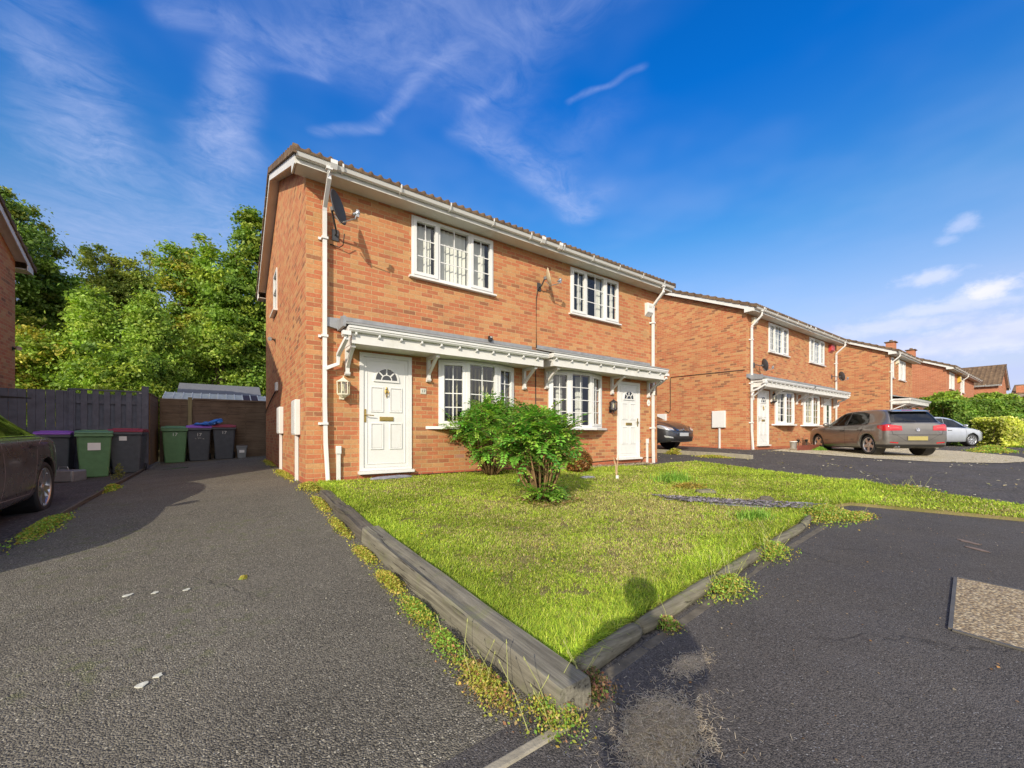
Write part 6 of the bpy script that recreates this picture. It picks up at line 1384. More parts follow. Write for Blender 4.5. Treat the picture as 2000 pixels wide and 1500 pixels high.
def tree(name, label, base, lobes, nclump, leaf_n, size, cols, trunk_h, trunk_r, seed, group=None, clump_r=.35, cat='tree', up=.35, aspect=.55, stems=1, mat=None):
    rs = np.random.RandomState(seed); root = empty(name, base, 0, label, cat, group)
    P, d = crown_points(rs, nclump, lobes, .50)
    # clumps of leaves on twig ends
    per = leaf_n // nclump; k = np.repeat(np.arange(nclump), per); cr_ = clump_r * rs.uniform(.5, 1.35, nclump)
    e = rs.normal(size=(len(k), 3)) * np.array([1, 1, .62]); C = P[k] + e * cr_[k][:, None] * .6
    tone = rs.uniform(.72, 1.28, nclump); pc = palette(rs, nclump, cols, .10); c = pc[k] * (1 + .15 * rs.normal(size=(len(k), 1))) * tone[k][:, None]
    v, q, cc = leaves(rs, C, size, aspect, d[k] * .5, c.clip(.003, 1), up)
    link('crown', fast_mesh('crown', v, quads=q, col=cc, mat=mat or M_LEAF), None, root)
    mb = MB(); rn = random.Random(seed); L = np.array(lobes)
    for s_ in range(stems):
        ox = (s_ - (stems - 1) / 2) * trunk_r * 3; top = Vector((L[:, 0].mean() + ox, L[:, 1].mean(), trunk_h)); 
        pts = [Vector((ox, 0, -.2))] + [Vector((ox, 0, 0)).lerp(top, i / 5) + Vector((rn.uniform(-.1, .1), rn.uniform(-.1, .1), 0)) * trunk_h * .12 for i in range(1, 6)]
        mb.tube(pts, [trunk_r * 1.25] + [trunk_r * (1 - .13 * i) for i in range(5)], 8)
        for l in L[s_::stems] if stems > 1 else L:
            a = pts[3].lerp(pts[5], rn.random()); b = Vector(l[:3]); mid = a.lerp(b, .5) + Vector((rn.uniform(-.2, .2), rn.uniform(-.2, .2), -.08)) * (b - a).length * .3
            mb.tube([a, mid, b], [trunk_r * .45, trunk_r * .28, trunk_r * .08], 6)
            for q_ in range(4):
                w2 = b + Vector([rn.uniform(-.8, .8) * l[3 + j] for j in range(3)]); mb.tube([mid.lerp(b, rn.random()), b.lerp(w2, .5) + Vector((0, 0, .1)), w2], [trunk_r * .14, trunk_r * .08, trunk_r * .03], 5)
    mb.build('trunk', M_BARK, root, True); return root
DK = [(0.127, 0.218, 0.04), (0.161, 0.265, 0.046), (0.207, 0.299, 0.052), (0.265, 0.287, 0.057)]
MD = [(0.196, 0.322, 0.046), (0.253, 0.391, 0.052), (0.333, 0.414, 0.057), (0.149, 0.253, 0.04)]
LT = [(0.283, 0.423, 0.062), (0.344, 0.478, 0.077), (0.405, 0.497, 0.088), (0.212, 0.34, 0.051)]
YL = [(.26, .38, .05), (.34, .42, .055), (.20, .31, .04), (.42, .38, .06)]
def lob(rn, n, cx, cy, z0, z1, rx, ry, k=.45):
    out = []
    for i in range(n):
        q = (i + .5) / n; z = z0 + (z1 - z0) * q; f = math.sin(math.pi * (0.18 + .72 * q)) ** .7
        a = rn.uniform(0, 6.28); rr = rn.uniform(.1, .75) * f; s = rn.uniform(.75, 1.15) * k
        out.append((cx + rx * rr * math.cos(a), cy + ry * rr * math.sin(a), z, rx * s * (.6 + .5 * f), ry * s * (.6 + .5 * f), (z1 - z0) * s * .42))
    return out
OL = [(0.265, 0.322, 0.057), (0.322, 0.356, 0.063), (0.196, 0.287, 0.052)]
TREES = [
    ('broadleaf_tree', 'tallest dark broadleaf tree, at far left above the shaded house roof', -6.85, 24.54, 10.66, 2.72, DK, 0.085, 46000, 3),
    ('broadleaf_tree', 'dark tree filling the gap beside the shaded house wall', -6.06, 25.82, 8.21, 2.09, MD, 0.085, 30000, 4),
    ('broadleaf_tree', 'olive tree with a thin spiky top, left of centre in the wood', -4.75, 27.34, 9.95, 2.45, OL, 0.08, 34000, 5),
    ('broadleaf_tree', 'thin-topped olive tree standing behind the bright ash saplings', -3.11, 27.4, 9.85, 2.45, OL, 0.08, 32000, 6),
    ('maple_tree', 'maple with tinged leaves over the lean-to roof', -1.07, 24.1, 9.96, 2.1, MD + [(.34, .32, .05)], 0.09, 32000, 7),
    ('maple_tree', 'tall maple rising against the gable of the nearest house', 0.87, 21.49, 10.61, 1.92, MD, 0.09, 34000, 8),
    ('ash_tree', 'bright green ash sapling left of the fence post', -4.05, 21.93, 6.4, 1.4, LT, 0.07, 26000, 9),
    ('ash_tree', 'bright green ash sapling above the dark-painted fence end', -2.3, 20.31, 6.1, 1.19, LT, 0.07, 24000, 10),
    ('hazel_bush', 'yellowing hazel beyond the painted gate', -5.39, 21.65, 4.58, 1.46, YL, 0.07, 22000, 11),
    ('hazel_bush', 'yellow-green hazel behind the sheds', -0.14, 20.98, 5.43, 2.03, YL[:3] + LT, 0.08, 26000, 12),
    ('hazel_bush', 'low dark hazel behind the painted fence', -3.03, 20.1, 4.11, 2.02, MD + LT[:1], 0.07, 24000, 13),
    ('hazel_bush', 'dark hazel between the lean-to and the tall maple', 1.5, 22.27, 6.8, 1.67, MD, 0.08, 20000, 14),
]
for (nm, lb, x, y, h, r_, cols, ls, ln, sd) in TREES:
    rn = random.Random(sd); low = .12 if 'bush' in nm or 'ash' in nm else .16
    lb_ = lob(rn, 15, 0, 0, h * low, h * .92, r_, r_ * .8, .42)
    tree(nm, lb, (x, y, -.9), lb_, 520 if ln > 24000 else 380, int(ln * 1.65), ls * .76, cols, h * .7, .07 + h * .010, sd, 'trees of the wood behind the fences', clump_r=.30, stems=1)
# understorey that reads as one mass behind the tree rows
rs = np.random.RandomState(77); n = 26000
_t = rs.uniform(0, 1, n)[:, None]; C = np.concatenate([np.array([-14.2, 34.2]) * (1 - _t) + np.array([3.4, 25.6]) * _t + rs.normal(size=(n, 2)) * .5, rs.uniform(-.8, 6.2, (n, 1)) + .9 * np.sin(_t * 17)], 1)
v, q, c = leaves(rs, C, .17, .6, None, palette(rs, n, MD, .2)); tag(link('woodland_undergrowth', fast_mesh('woodland_undergrowth', v, quads=q, col=c, mat=M_LEAF), None), 'dark tangle of undergrowth far behind the garden trees', 'undergrowth', kind='stuff')
# more trees: peeping over the second house, far right
rn = random.Random(31)
tree('garden_tree', 'feathery tree top just showing over the second house roof ridge', (24.5, 19.0, -.6), lob(rn, 9, 0, 0, 3, 6.9, 2.0, 2.0), 260, 9000, .13, LT, 4, .14, 31)
tree('garden_tree', 'pale distant tree at far right between the roofs', (64.0, 1.2, -.8), lob(rn, 9, 0, 0, 1.5, 6.2, 2.4, 2.4), 260, 8000, .22, [(.16, .20, .08), (.20, .24, .10)], 4, .2, 33)
tree('garden_tree', 'rounder distant tree top at the right picture edge', (70.0, -.6, -.8), lob(rn, 9, 0, 0, 2.0, 8.2, 3.2, 3.2), 260, 8000, .26, [(.14, .19, .07), (.18, .22, .09)], 5, .25, 34)
# hedge
def hedge(name, label, A, B, w_, h_, n, size, cols, seed, bumps=.12, cat='hedge', up=.2, zoff=0.0):
    rs = np.random.RandomState(seed); A = np.array(A, float); B = np.array(B, float); L = np.linalg.norm(B - A); d = (B - A) / L; nn = np.array([-d[1], d[0]])
    t_ = rs.uniform(0, L, n); face = rs.choice(4, n, p=[.42, .25, .21, .12]); u = rs.uniform(-.5, .5, n) * w_; z = rs.uniform(0, 1, n) * h_; dep = np.abs(rs.normal(size=n)) * .10
    u = np.where(face == 0, -w_ / 2 + dep, u); u = np.where(face == 3, w_ / 2 - dep, u); z = np.where((face == 1), h_ - dep, z)
    z = np.where(face == 2, rs.uniform(0, h_, n), z)
    bump = bumps * (np.sin(t_ * 2.1 + seed) + np.sin(t_ * 5.3) * .6) ; z = z + (z / h_) * bump; u = u * (1 + .08 * np.sin(t_ * 3.7))
    X = A + d * t_[:, None] + nn * u[:, None]; g_ = ghn(X); C = np.concatenate([X, (g_ + z + zoff)[:, None]], 1) + rs.normal(size=(n, 3)) * .03
    k = .75 + .4 * np.sin(t_ * 3 + z * 4 + seed) * .5 + .1 * rs.normal(size=n); c = palette(rs, n, cols, .18) * k[:, None].clip(.5, 1.4)
    nb = np.concatenate([-nn[None, :].repeat(n, 0) * .6, np.zeros((n, 1))], 1)
    v, q, cc = leaves(rs, C, size, .6, nb, c.clip(.004, 1), up)
    root = empty(name, (A[0], A[1], gh(A[0], A[1])), 0, label, cat); o = link('foliage', fast_mesh('foliage', v, quads=q, col=cc, mat=M_LEAF), None, root); o.matrix_parent_inverse = Matrix.Translation(root.location).inverted()
    mb = MB(); rn = random.Random(seed)
    for i in range(int(L / .5)):
        p = A + d * (i + .5) * .5; z0 = gh(p[0], p[1]); mb.tube([(p[0], p[1], z0 - .1), (p[0] + rn.uniform(-.1, .1), p[1] + rn.uniform(-.1, .1), z0 + h_ * .5), (p[0] + rn.uniform(-.2, .2), p[1] + rn.uniform(-.2, .2), z0 + h_ * .85)], [.03, .02, .01], 5)
    o = mb.build('stems', M_BARK, root); o.matrix_parent_inverse = Matrix.Translation(root.location).inverted()
HD = [(.15, .30, .04), (.20, .35, .045), (.26, .38, .06)]
hedge('clipped_hedge', 'tall clipped dark green hedge at the right edge, behind the silver car', (33.9, 4.8), (43.5, -2.2), 1.5, 2.55, 60000, .062, HD, 3, .06)
hedge('wild_hedge', 'lighter leggy shoots rising along the back of the clipped hedge', (34.9, 5.7), (45.0, -1.6), 1.1, 2.88, 26000, .075, [(.30, .46, .05), (.38, .52, .07), (.24, .38, .04)], 5, .22)
hedge('golden_shrub', 'yellow-green leafy shrub bank at the right edge, below the clipped hedge', (33.5, 3.0), (39.5, -2.0), 1.6, 1.40, 40000, .06, [(.66, .70, .10), (.76, .78, .14), (.50, .62, .08), (.80, .80, .28)], 7, .10, cat='shrub')
# pinnate shrubs
def pinnate_shrub(label, base, H, Rr, nf, seed, cols, name='leafy_shrub', fl=(.16, .34), lumps=None, leanx=0.0):
    """bare leaning stems, each ending in whorls of pinnate leaves that arch up and out"""
    rs = np.random.RandomState(seed); rn = random.Random(seed); root = empty(name, base, 0, label, 'shrub', 'leafy shrubs on the lawn')
    st_ = MB(); V = []; Q = []; CC = []; rc = MB(); nv = 0
    per = nf // len(lumps)
    for li, (lx, ly, lz, lr) in enumerate(lumps):
        a0 = math.atan2(ly, lx) + rn.uniform(-.3, .3); p0 = Vector((math.cos(a0) * .06, math.sin(a0) * .06, -.05)); p2 = Vector((lx, ly, lz)) ; p1 = p0.lerp(p2, .5) + Vector((rn.uniform(-.05, .05), rn.uniform(-.05, .05), -.02))
        st_.tube([p0, p1, p2], [.020 if li < 8 else .012, .013, .005], 7)
        for i in range(per):
            q = rs.uniform(0, 1) ** 2; org = p2.lerp(p1, q * .42) + Vector(rs.normal(size=3)) * lr * .20
            a = rs.uniform(0, 6.283); L = rs.uniform(*fl) * (1 - .25 * q); dirh = Vector((math.cos(a), math.sin(a), 0)); lift = rs.uniform(.0, 1.3) - q * .5; drop = rs.uniform(.25, .7)
            n = rs.randint(6, 10); bc = np.array(cols[rs.randint(len(cols))]) * rs.uniform(.7, 1.3); pts = [org + dirh * L * k / n + Vector((0, 0, L * (lift * k / n - drop * (k / n) ** 2))) for k in range(n + 1)]
            rc.tube([pts[0], pts[n // 2], pts[-1]], [.003, .0025, .001], 4, False)
            asp = rs.uniform(.20, .32)
            for k in range(1, n + 1):
                p = pts[k]; d = (pts[k] - pts[k - 1]).normalized(); sd = d.cross(Vector((0, 0, 1))); sd = sd.normalized() if sd.length > .01 else Vector((1, 0, 0)); up_ = sd.cross(d)
                ll = L * .27 * (1 - .5 * abs(k / n - .45)) * rs.uniform(.8, 1.2); lw = ll * asp
                for s_ in ((-1, 1) if k < n else (0,)):
                    ax = (sd * s_ + d * .55 + up_ * rs.uniform(-.35, .20)).normalized() if s_ else d
                    w_ = up_.cross(ax).normalized() * lw; up2 = ax.cross(w_).normalized() * lw * .45
                    V += [p, p + ax * ll * .45 + w_ + up2, p + ax * ll, p + ax * ll * .45 - w_ + up2]; Q.append((nv, nv + 1, nv + 2, nv + 3)); nv += 4; CC += [bc * rs.uniform(.8, 1.2)] * 4
    link('foliage', fast_mesh('foliage', np.array([tuple(p) for p in V]), quads=np.array(Q), col=np.array(CC).clip(.004, 1), mat=M_GLEAF), None, root)
    st_.build('stems', M_STEM, root, True); rc.build('leaf_stalks', M_STEM, root)
def lumps_(seed, n, Rx, z0, z1, low):
    rn = random.Random(seed); out = []
    for i in range(n):
        a = 2.4 * i; q = (i + .5) / n; r_ = Rx * (q ** .5) * rn.uniform(.75, 1.05); z = z1 - (z1 - z0) * (q ** 1.6) * rn.uniform(.6, 1.1); out.append((math.cos(a) * r_, math.sin(a) * r_, z, .30))
    return out + low
GS = [(.14, .38, .05), (.20, .46, .06), (.27, .52, .07), (.38, .58, .08), (.09, .27, .04)]
pinnate_shrub('front leafy green shrub with bare brown stems, standing on the open lawn', (3.50, 4.22, gh(3.50, 4.22) + .04), 1.24, .68, 1500, 4, GS, lumps=[(a_ - .07, b_ + .05, c_, d_) for a_, b_, c_, d_ in lumps_(4, 36, .50, .60, 1.07, [(.24, -.14, .16, .2), (-.06, -.18, .14, .2)])])
pinnate_shrub('rear leafy green shrub against the nearest bow window', (4.12, 6.45, gh(4.12, 6.45) + .04), 1.42, .84, 1700, 9, GS, lumps=lumps_(9, 36, .66, .60, 1.22, [(-.3, -.2, .45, .2), (.35, -.1, .45, .2)]))
def bush(name, label, base, r_, h, n, size, cols, seed, cat='shrub', group=None, stems=True, up=.3, mat=None, aspect=.5):
    rs = np.random.RandomState(seed); root = empty(name, base, 0, label, cat, group); d = rs.normal(size=(n, 3)); d /= np.linalg.norm(d, axis=1)[:, None]; q = rs.uniform(.3, 1, n)[:, None] ** .5
    C = d * q * np.array([r_, r_, h * .5]) + np.array([0, 0, h * .5]); C[:, 2] = C[:, 2].clip(.01)
    v, q, c = leaves(rs, C, size, aspect, d * .5, palette(rs, n, cols, .2), up)
    link('foliage', fast_mesh('foliage', v, quads=q, col=c, mat=mat or M_LEAF), None, root)
    if stems:
        mb = MB(); rn = random.Random(seed)
        for i in range(10): a = rn.uniform(0, 6.28); k = rn.uniform(.2, .9); mb.tube([(0, 0, -.03), (math.cos(a) * r_ * k * .5, math.sin(a) * r_ * k * .5, h * .45), (math.cos(a) * r_ * k, math.sin(a) * r_ * k, h * rn.uniform(.6, .95))], [.008, .005, .002], 5)
        mb.build('stems', M_STEM, root)
    return root
bush('rusty_shrub', 'low reddish-brown twiggy shrub in front of the farther bow window', (6.05, 6.1, gh(6.05, 6.1) + .03), .30, .50, 2600, .026, [(.30, .12, .035), (.22, .09, .03), (.36, .18, .05), (.16, .10, .03)], 5)
mb = MB(); rn = random.Random(3)
for i in range(5): a = rn.uniform(0, 6.28); mb.tube([(0, 0, -.03), (math.cos(a) * .02, math.sin(a) * .02, .25), (math.cos(a) * .07, math.sin(a) * .07, rn.uniform(.34, .48))], [.012, .008, .002], 5)
o = mb.build('dry_twig', simple('dry_straw', (.45, .32, .18), .8, var=.2), None); o.location = (6.0, 5.05, gh(6, 5) + .04); tag(o, 'dry pale upright twig in the lawn below the farther door', 'twig')
# tufts and weeds: strap leaves or rosettes
def blades(rs, X, h, w_, cols, lean=.5, base=None, segs=2):
    """curved blades at X (N,2) with ground z; returns verts, quads"""
    n = len(X); z = (base if base is not None else ghn(X)); a = rs.uniform(0, 6.283, n); L = h * rs.uniform(.45, 1.3, n); ln = lean * rs.uniform(.2, 1.3, n)
    dx, dy = np.cos(a), np.sin(a); px, py = -dy, dx; w_ = w_ * rs.uniform(.7, 1.3, n)
    P0 = np.stack([X[:, 0], X[:, 1], z - .004], 1); k = []
    for t_, ww in ((0, 1.0), (.55, .75), (1.0, .08)):
        c = P0 + np.stack([dx * L * ln * t_ * t_, dy * L * ln * t_ * t_, L * t_ * (1 - .35 * ln * t_)], 1); s = np.stack([px * w_ * ww / 2, py * w_ * ww / 2, 0 * px], 1); k.append((c - s, c + s))
    v = np.stack([k[0][0], k[0][1], k[1][0], k[1][1], k[2][0], k[2][1]], 1).reshape(-1, 3); b = np.arange(n) * 6
    q = np.concatenate([np.stack([b, b + 1, b + 3, b + 2], 1), np.stack([b + 2, b + 3, b + 5, b + 4], 1)]); c = np.repeat(cols, 6, axis=0); 
    return v, q, c
def lawn_pts(rs, n, poly, dens=None):
    P = np.array(poly); out = []
    while sum(len(o) for o in out) < n:
        X = rs.uniform(P.min(0), P.max(0), (n * 2, 2)); X = X[in_poly(X[:, 0], X[:, 1], poly)]
        if dens is not None: X = X[rs.uniform(size=len(X)) < dens(X)]
        out.append(X)
    return np.concatenate(out)[:n]
def nz(X, f, s):  # cheap smooth noise field
    return sum(np.sin(X[:, 0] * f * a + s * b + np.sin(X[:, 1] * f * c + s)) * np.cos(X[:, 1] * f * d - s * 1.3 + X[:, 0] * f * .4) / (i + 1.2) for i, (a, b, c, d) in enumerate([(1, 1.7, .8, 1.1), (2.3, .7, 1.9, 2.1), (4.1, 2.9, 3.7, 3.9)]))
rs = np.random.RandomState(42)
def dn(X): r_ = np.linalg.norm(X, axis=1); return np.clip((1.9 / r_) ** 1.35, .06, 1)
NG = 420000
X = lawn_pts(rs, NG, LAWN, dn); r_ = np.linalg.norm(X, axis=1)
dry = 1.1 * nz(X, 1.3, 3.0) + .9 * nz(X, 5.5, 8.0) + .7 * nz(X, 14, 2.0) + .3 * rs.normal(size=NG)
edge = np.minimum(np.abs(X[:, 0] - 1.22), np.abs(X[:, 1] - (1.42 + .10 * (X[:, 0] - 1.3)))); edgek = np.clip(1 - edge / .45, 0, 1)
mid = np.exp(-(((X[:, 0] - 4.0) / 2.0) ** 2 + ((X[:, 1] - 3.2) / 1.6) ** 2))
D_ = dry * .6 + mid * 1.25 - edgek * 1.6 - .55
G1 = palette(rs, NG, [(.35, .47, .045), (.42, .52, .055), (.49, .56, .08), (.24, .38, .035)], .18); G2 = palette(rs, NG, [(.56, .48, .20), (.48, .40, .17), (.62, .55, .26), (.36, .30, .13)], .16)
pm = 1 / (1 + np.exp(-D_ * 2.2)); isdry = rs.uniform(size=NG) < pm * .80 + .05
bare = (nz(X, 9.0, 5.5) > .55) & (rs.uniform(size=NG) < .75) & (edgek < .3)
colr = np.where(isdry[:, None], G2, G1 * (1 + .25 * nz(X, 2.2, 1.0))[:, None].clip(.6, 1.4)).clip(.01, 1)
hgt = .022 + .040 * edgek ** 1.5 * (1 + .4 * nz(X, 5, 2)) + .006 * nz(X, 3, 5) - .006 * isdry + .0022 * r_
keep_ = ~bare; X, r_, colr, hgt = X[keep_], r_[keep_], colr[keep_], hgt[keep_]
v, q, c = blades(rs, X, hgt.clip(.012), .0026 + .00105 * r_, colr, 1.35, ghn(X) + .045)
tag(link('lawn_grass', fast_mesh('lawn_grass', v, quads=q, col=c, mat=M_GRASS), None), 'short patchy lawn grass, part green and part dry', 'grass', kind='stuff')
# verge grass by the hedge
VG = [(33.5, 2.5), (36, 1.6), (45, -6), (44, -8), (36, -2.5), (31.5, 1.2)]
X = lawn_pts(rs, 16000, VG); v, q, c = blades(rs, X, .10, .03, palette(rs, 16000, [(.16, .28, .02), (.22, .33, .03)]), .8, ghn(X) + .02)
tag(link('verge_grass', fast_mesh('verge_grass', v, quads=q, col=c, mat=M_GRASS), None), 'bright strip of grass below the golden shrubs', 'grass', kind='stuff')
def weed(label, x, y, r_, h, n, cols, seed, kind='mixed', size=.016, elong=(1, 1), name='weed_clump', cat='weeds', zo=0.0, stalks=0, group=None):
    rs = np.random.RandomState(seed); z0 = gh(x, y) + zo; root = empty(name, (x, y, z0), 0, label, cat, group); X = rs.normal(size=(n, 2)) * np.array(elong) * r_ * .45
    zz = ghn(X + np.array([x, y])) - z0 + zo; hh = h * np.exp(-(np.linalg.norm(X / np.array(elong), axis=1) / r_) ** 2) * rs.uniform(.1, 1, n)
    if kind == 'grass': v, q, c = blades(rs, X, h, size, palette(rs, n, cols), .9, zz)
    else:
        C = np.concatenate([X, (zz + hh + .004)[:, None]], 1); v, q, c = leaves(rs, C, size, .6, None, palette(rs, n, cols, .2), .7)
    link('foliage', fast_mesh('foliage', v, quads=q, col=c, mat=M_LEAF), None, root)
    if stalks:
        mb = MB(); rn = random.Random(seed)
        for i in range(stalks):
            a = rn.uniform(0, 6.28); p = Vector((rn.gauss(0, r_ * .4) * elong[0], rn.gauss(0, r_ * .4) * elong[1], 0)); l = rn.uniform(.10, .26); e = p + Vector((math.cos(a) * l * .45, math.sin(a) * l * .45, l)); mb.tube([p, p.lerp(e, .5) + Vector((0, 0, .02)), e], [.0018, .0014, .0012], 4); mb.tube([e, e + Vector((math.cos(a) * .006, math.sin(a) * .006, .014))], [.0035, .001], 5)
        mb.build('flower_stalks', simple('pale_stalk', (.34, .36, .12), .7) if 'pale_stalk' not in MATS else MATS['pale_stalk'], root)
    return root
WY = [(.42, .44, .07), (.52, .46, .09), (.32, .40, .05), (.50, .36, .09)]; WG = [(.18, .36, .05), (.24, .42, .06), (.30, .46, .07)]; WR = [(.40, .20, .10), (.36, .40, .07), (.34, .38, .06), (.50, .36, .16)]
WL = [('mossy weeds at the house corner by the downpipe base', 1.08, 6.75, .20, .10, 700, WY, (1, 1.6), 0), ('yellow moss weeds along the far end of the side wall', 1.0, 12.2, .16, .05, 600, WY, (.8, 5), 0),
      ('yellow moss weeds below the nearer meter box', .97, 8.9, .15, .07, 900, WY, (.8, 6.0), 0), ('yellow weeds beside the farthest dark sleeper', 1.02, 5.6, .13, .07, 800, WY, (.7, 3.0), 0),
      ('yellow weeds beside the middle dark sleeper', 1.0, 4.5, .12, .06, 700, WY, (.7, 3.0), 0), ('low yellow stonecrop beside the joint of the grey sleeper', .99, 3.55, .12, .05, 700, WY, (.7, 2.0), 0),
      ('clump of yellow stonecrop beside the grey sleeper, a third along', .97, 2.85, .11, .08, 900, WY, (.8, 1.8), 0), ('mixed green and orange weeds midway along the grey sleeper', .95, 2.30, .12, .09, 900, WY + WG, (.8, 1.8), 0),
      ('broad-leaved green weeds with pink tips beside the grey sleeper', .93, 1.88, .11, .10, 600, WG + WR[:2], (.8, 1.4), 2), ('sprawling yellow-green weeds near the front end of the grey sleeper', .93, 1.52, .12, .08, 1100, WY + WR, (.9, 1.5), 6),
      ('green weeds at the foremost corner, under the sleeper end', 1.06, 1.20, .12, .09, 900, WG + WY + WR, (1.2, .9), 6), ('dark reddish dying weeds against the first border log', 1.27, 1.20, .10, .12, 600, [(.14, .10, .05), (.22, .10, .07), (.10, .16, .03), (.30, .20, .10)], (1, .8), 5),
      ('small green weed with red leaves beside the second border log', 2.02, 1.34, .07, .07, 350, WG + WR, (1, 1), 1), ('leafy straggling weeds with thin stalks beside the third border log', 2.75, 1.38, .16, .12, 900, WG + WY, (1.5, .8), 14),
      ('yellow-flowered straggling weeds beside the fourth border log', 3.75, 1.52, .18, .13, 700, WG + WY, (1.6, .7), 16), ('bushy weeds with dandelion stalks at the right end of the logs', 5.75, 1.75, .28, .16, 1800, WG + WY, (1.6, .9), 12),
      ('low orange and green weeds spilling onto the pavement corner', 6.1, 1.55, .20, .05, 900, WR + WY + WG, (1.6, .7), 3), ('green weeds along the near end of the timber edging', -1.50, 6.3, .20, .10, 1500, WG + WY, (.8, 2.6), 0),
      ('green weeds sprouting halfway along the timber edging', -1.50, 9.4, .14, .10, 900, WG + WY, (.9, 2.2), 0), ('tiny yellow-green weed alone on the driveway', .13, 3.55, .03, .02, 60, WY, (1, 1), 0),
      ('green tuft on the raised kerb by the dark parked car', 11.85, 7.6, .18, .18, 900, WY, (1, 1.6), 0), ('mossy weeds below the raised pale kerb', 11.55, 6.2, .16, .06, 600, WY, (1, 3), 0),
      ('weedy green strip between the gravel and the road beyond the hatchback', 23.6, 2.0, .6, .25, 2600, WG + WY, (2.2, .8), 0), ('small weeds where the lawn meets the road, with tall stalks', 8.9, 1.6, .25, .10, 300, WG + WY, (.8, 1.6), 10),
      ('weeds along the red-brown edging boards', 18.9, 5.85, .25, .14, 900, WG, (2.6, .8), 0)]
for i, (lb, x, y, r_, h, n, cols, el, stk) in enumerate(WL):
    el = (el[0] * (.72 if x < 1.1 else 1.0), el[1] * (1.25 if x < 1.1 else 1.0)); weed(lb, x, y, r_, h, int(n * 2.4), cols, 100 + i, size=.0040 + .00105 * math.hypot(x, y), elong=el, stalks=stk, group='weeds along the edges')
weed('spiky green leaf tuft in the lawn left of the slate strip', 6.65, 4.3, .30, .20, 420, WG, 301, 'grass', .014, (1.3, .8), 'leaf_tuft', 'plant', .04)
weed('smaller grassy tuft near the right end of the lawn front', 4.9, 2.15, .22, .12, 300, WG, 302, 'grass', .010, (1.3, .8), 'leaf_tuft', 'plant', .04)
weed('low ochre cushion plant beside the slate strip', 6.2, 3.75, .26, .07, 900, [(.34, .26, .05), (.26, .26, .05), (.40, .28, .06)], 303, size=.016, elong=(1.5, .8), name='cushion_plant', cat='plant', zo=.045)
weed('dry spindly weed in front of the maroon-lidded bin', -1.72, 11.5, .10, .34, 260, [(.28, .26, .08), (.20, .24, .06)], 304, size=.016, name='tall_weed', cat='weeds', stalks=7)
# heap of dead stalks on the pavement corner
rs = np.random.RandomState(9); n = 15000; t1 = rs.normal(size=(n, 2)) * np.array([.100, .062]); sel = rs.uniform(size=n) < .05; t1[sel] = rs.normal(size=(sel.sum(), 2)) * np.array([.22, .13])
Xp = t1 @ np.array([[.9, .35], [-.35, .9]]) + np.array([1.32, .90]); s2 = rs.uniform(size=n) < .10; Xp[s2] = rs.normal(size=(s2.sum(), 2)) * np.array([.07, .03]) + np.array([1.80, 1.08])
z = ghn(Xp) + .009 + np.abs(rs.normal(size=n)) * .010 * np.exp(-(np.linalg.norm(Xp - np.array([1.36, .9]), axis=1) / .2) ** 2)
a = rs.uniform(0, 6.28, n); l = rs.uniform(.005, .017, n); dz_ = rs.normal(size=n) * .12 * l; d = np.stack([np.cos(a) * l, np.sin(a) * l, dz_], 1); s = np.stack([-np.sin(a), np.cos(a), 0 * a], 1) * .0008
C = np.concatenate([Xp, z[:, None]], 1); v = np.stack([C - d - s, C - d + s, C + d + s, C + d - s], 1).reshape(-1, 3)
c = np.repeat(palette(rs, n, [(.66, .56, .42), (.54, .45, .33), (.76, .67, .52), (.36, .29, .20)], .2), 4, axis=0)
tag(link('dead_stalk_heap', fast_mesh('dead_stalk_heap', v, quads=np.arange(4 * n).reshape(n, 4), col=c, mat=M_LEAF), None), 'flat heap of dry dead stalks on the pavement at the lawn corner', 'plant litter', kind='stuff')
# grit and leaf litter
def litter(name, label, n, box, size, cols, seed, keep=None, off=.009):
    rs = np.random.RandomState(seed); X = np.stack([rs.uniform(box[0], box[1], n), rs.uniform(box[2], box[3], n)], 1)
    if keep is not None: X = X[keep(X, rs)]
    m_ = len(X); C = np.concatenate([X, (ghn(X) + off)[:, None]], 1); N = rs.normal(size=(m_, 3)) * .25; N[:, 2] = 1; N /= np.linalg.norm(N, axis=1)[:, None]; A = np.cross(N, rs.normal(size=(m_, 3))); A /= np.linalg.norm(A, axis=1)[:, None]; B = np.cross(N, A); s = (size * rs.uniform(.5, 1.5, m_))[:, None]
    asp = rs.uniform(.3, .9, m_)[:, None]; v = np.stack([C - A * s, C + B * s * asp + N * s * .3, C + A * s, C - B * s * asp + N * s * .2], 1).reshape(-1, 3)
    tag(link(name, fast_mesh(name, v, quads=np.arange(4 * m_).reshape(m_, 4), col=np.repeat(palette(rs, m_, cols, .2), 4, axis=0), mat=M_LEAF), None), label, 'litter', kind='stuff')
litter('driveway_grit', 'pale grit scattered over the worn driveway', 5200, (-1.45, 1.0, 1.2, 9), .0042, [(.40, .38, .30), (.30, .28, .22), (.50, .47, .38)], 3, lambda X, r: r.uniform(size=len(X)) < np.clip(1.6 / np.linalg.norm(X, axis=1), .2, 1), .011)
litter('pavement_litter', 'bits of dry leaf and stalk over the dark pavement', 1500, (.5, 7.2, -1.5, 1.8), .0055, [(.36, .26, .14), (.45, .38, .26), (.22, .15, .08), (.40, .22, .08)], 5, lambda X, r: (r.uniform(size=len(X)) < .7) & ~in_poly(X[:, 0], X[:, 1], LAWN), .012)
litter('road_litter', 'pale fallen petals and grit across the road', 5200, (8.4, 34, -3, 8), .026, [(.66, .62, .48), (.52, .47, .34), (.42, .34, .18)], 6, lambda X, r: (np.abs(nz(X, .7, 1.0)) < r.uniform(size=len(X)) * .5) & ~in_poly(X[:, 0], X[:, 1], LAWN), .014)
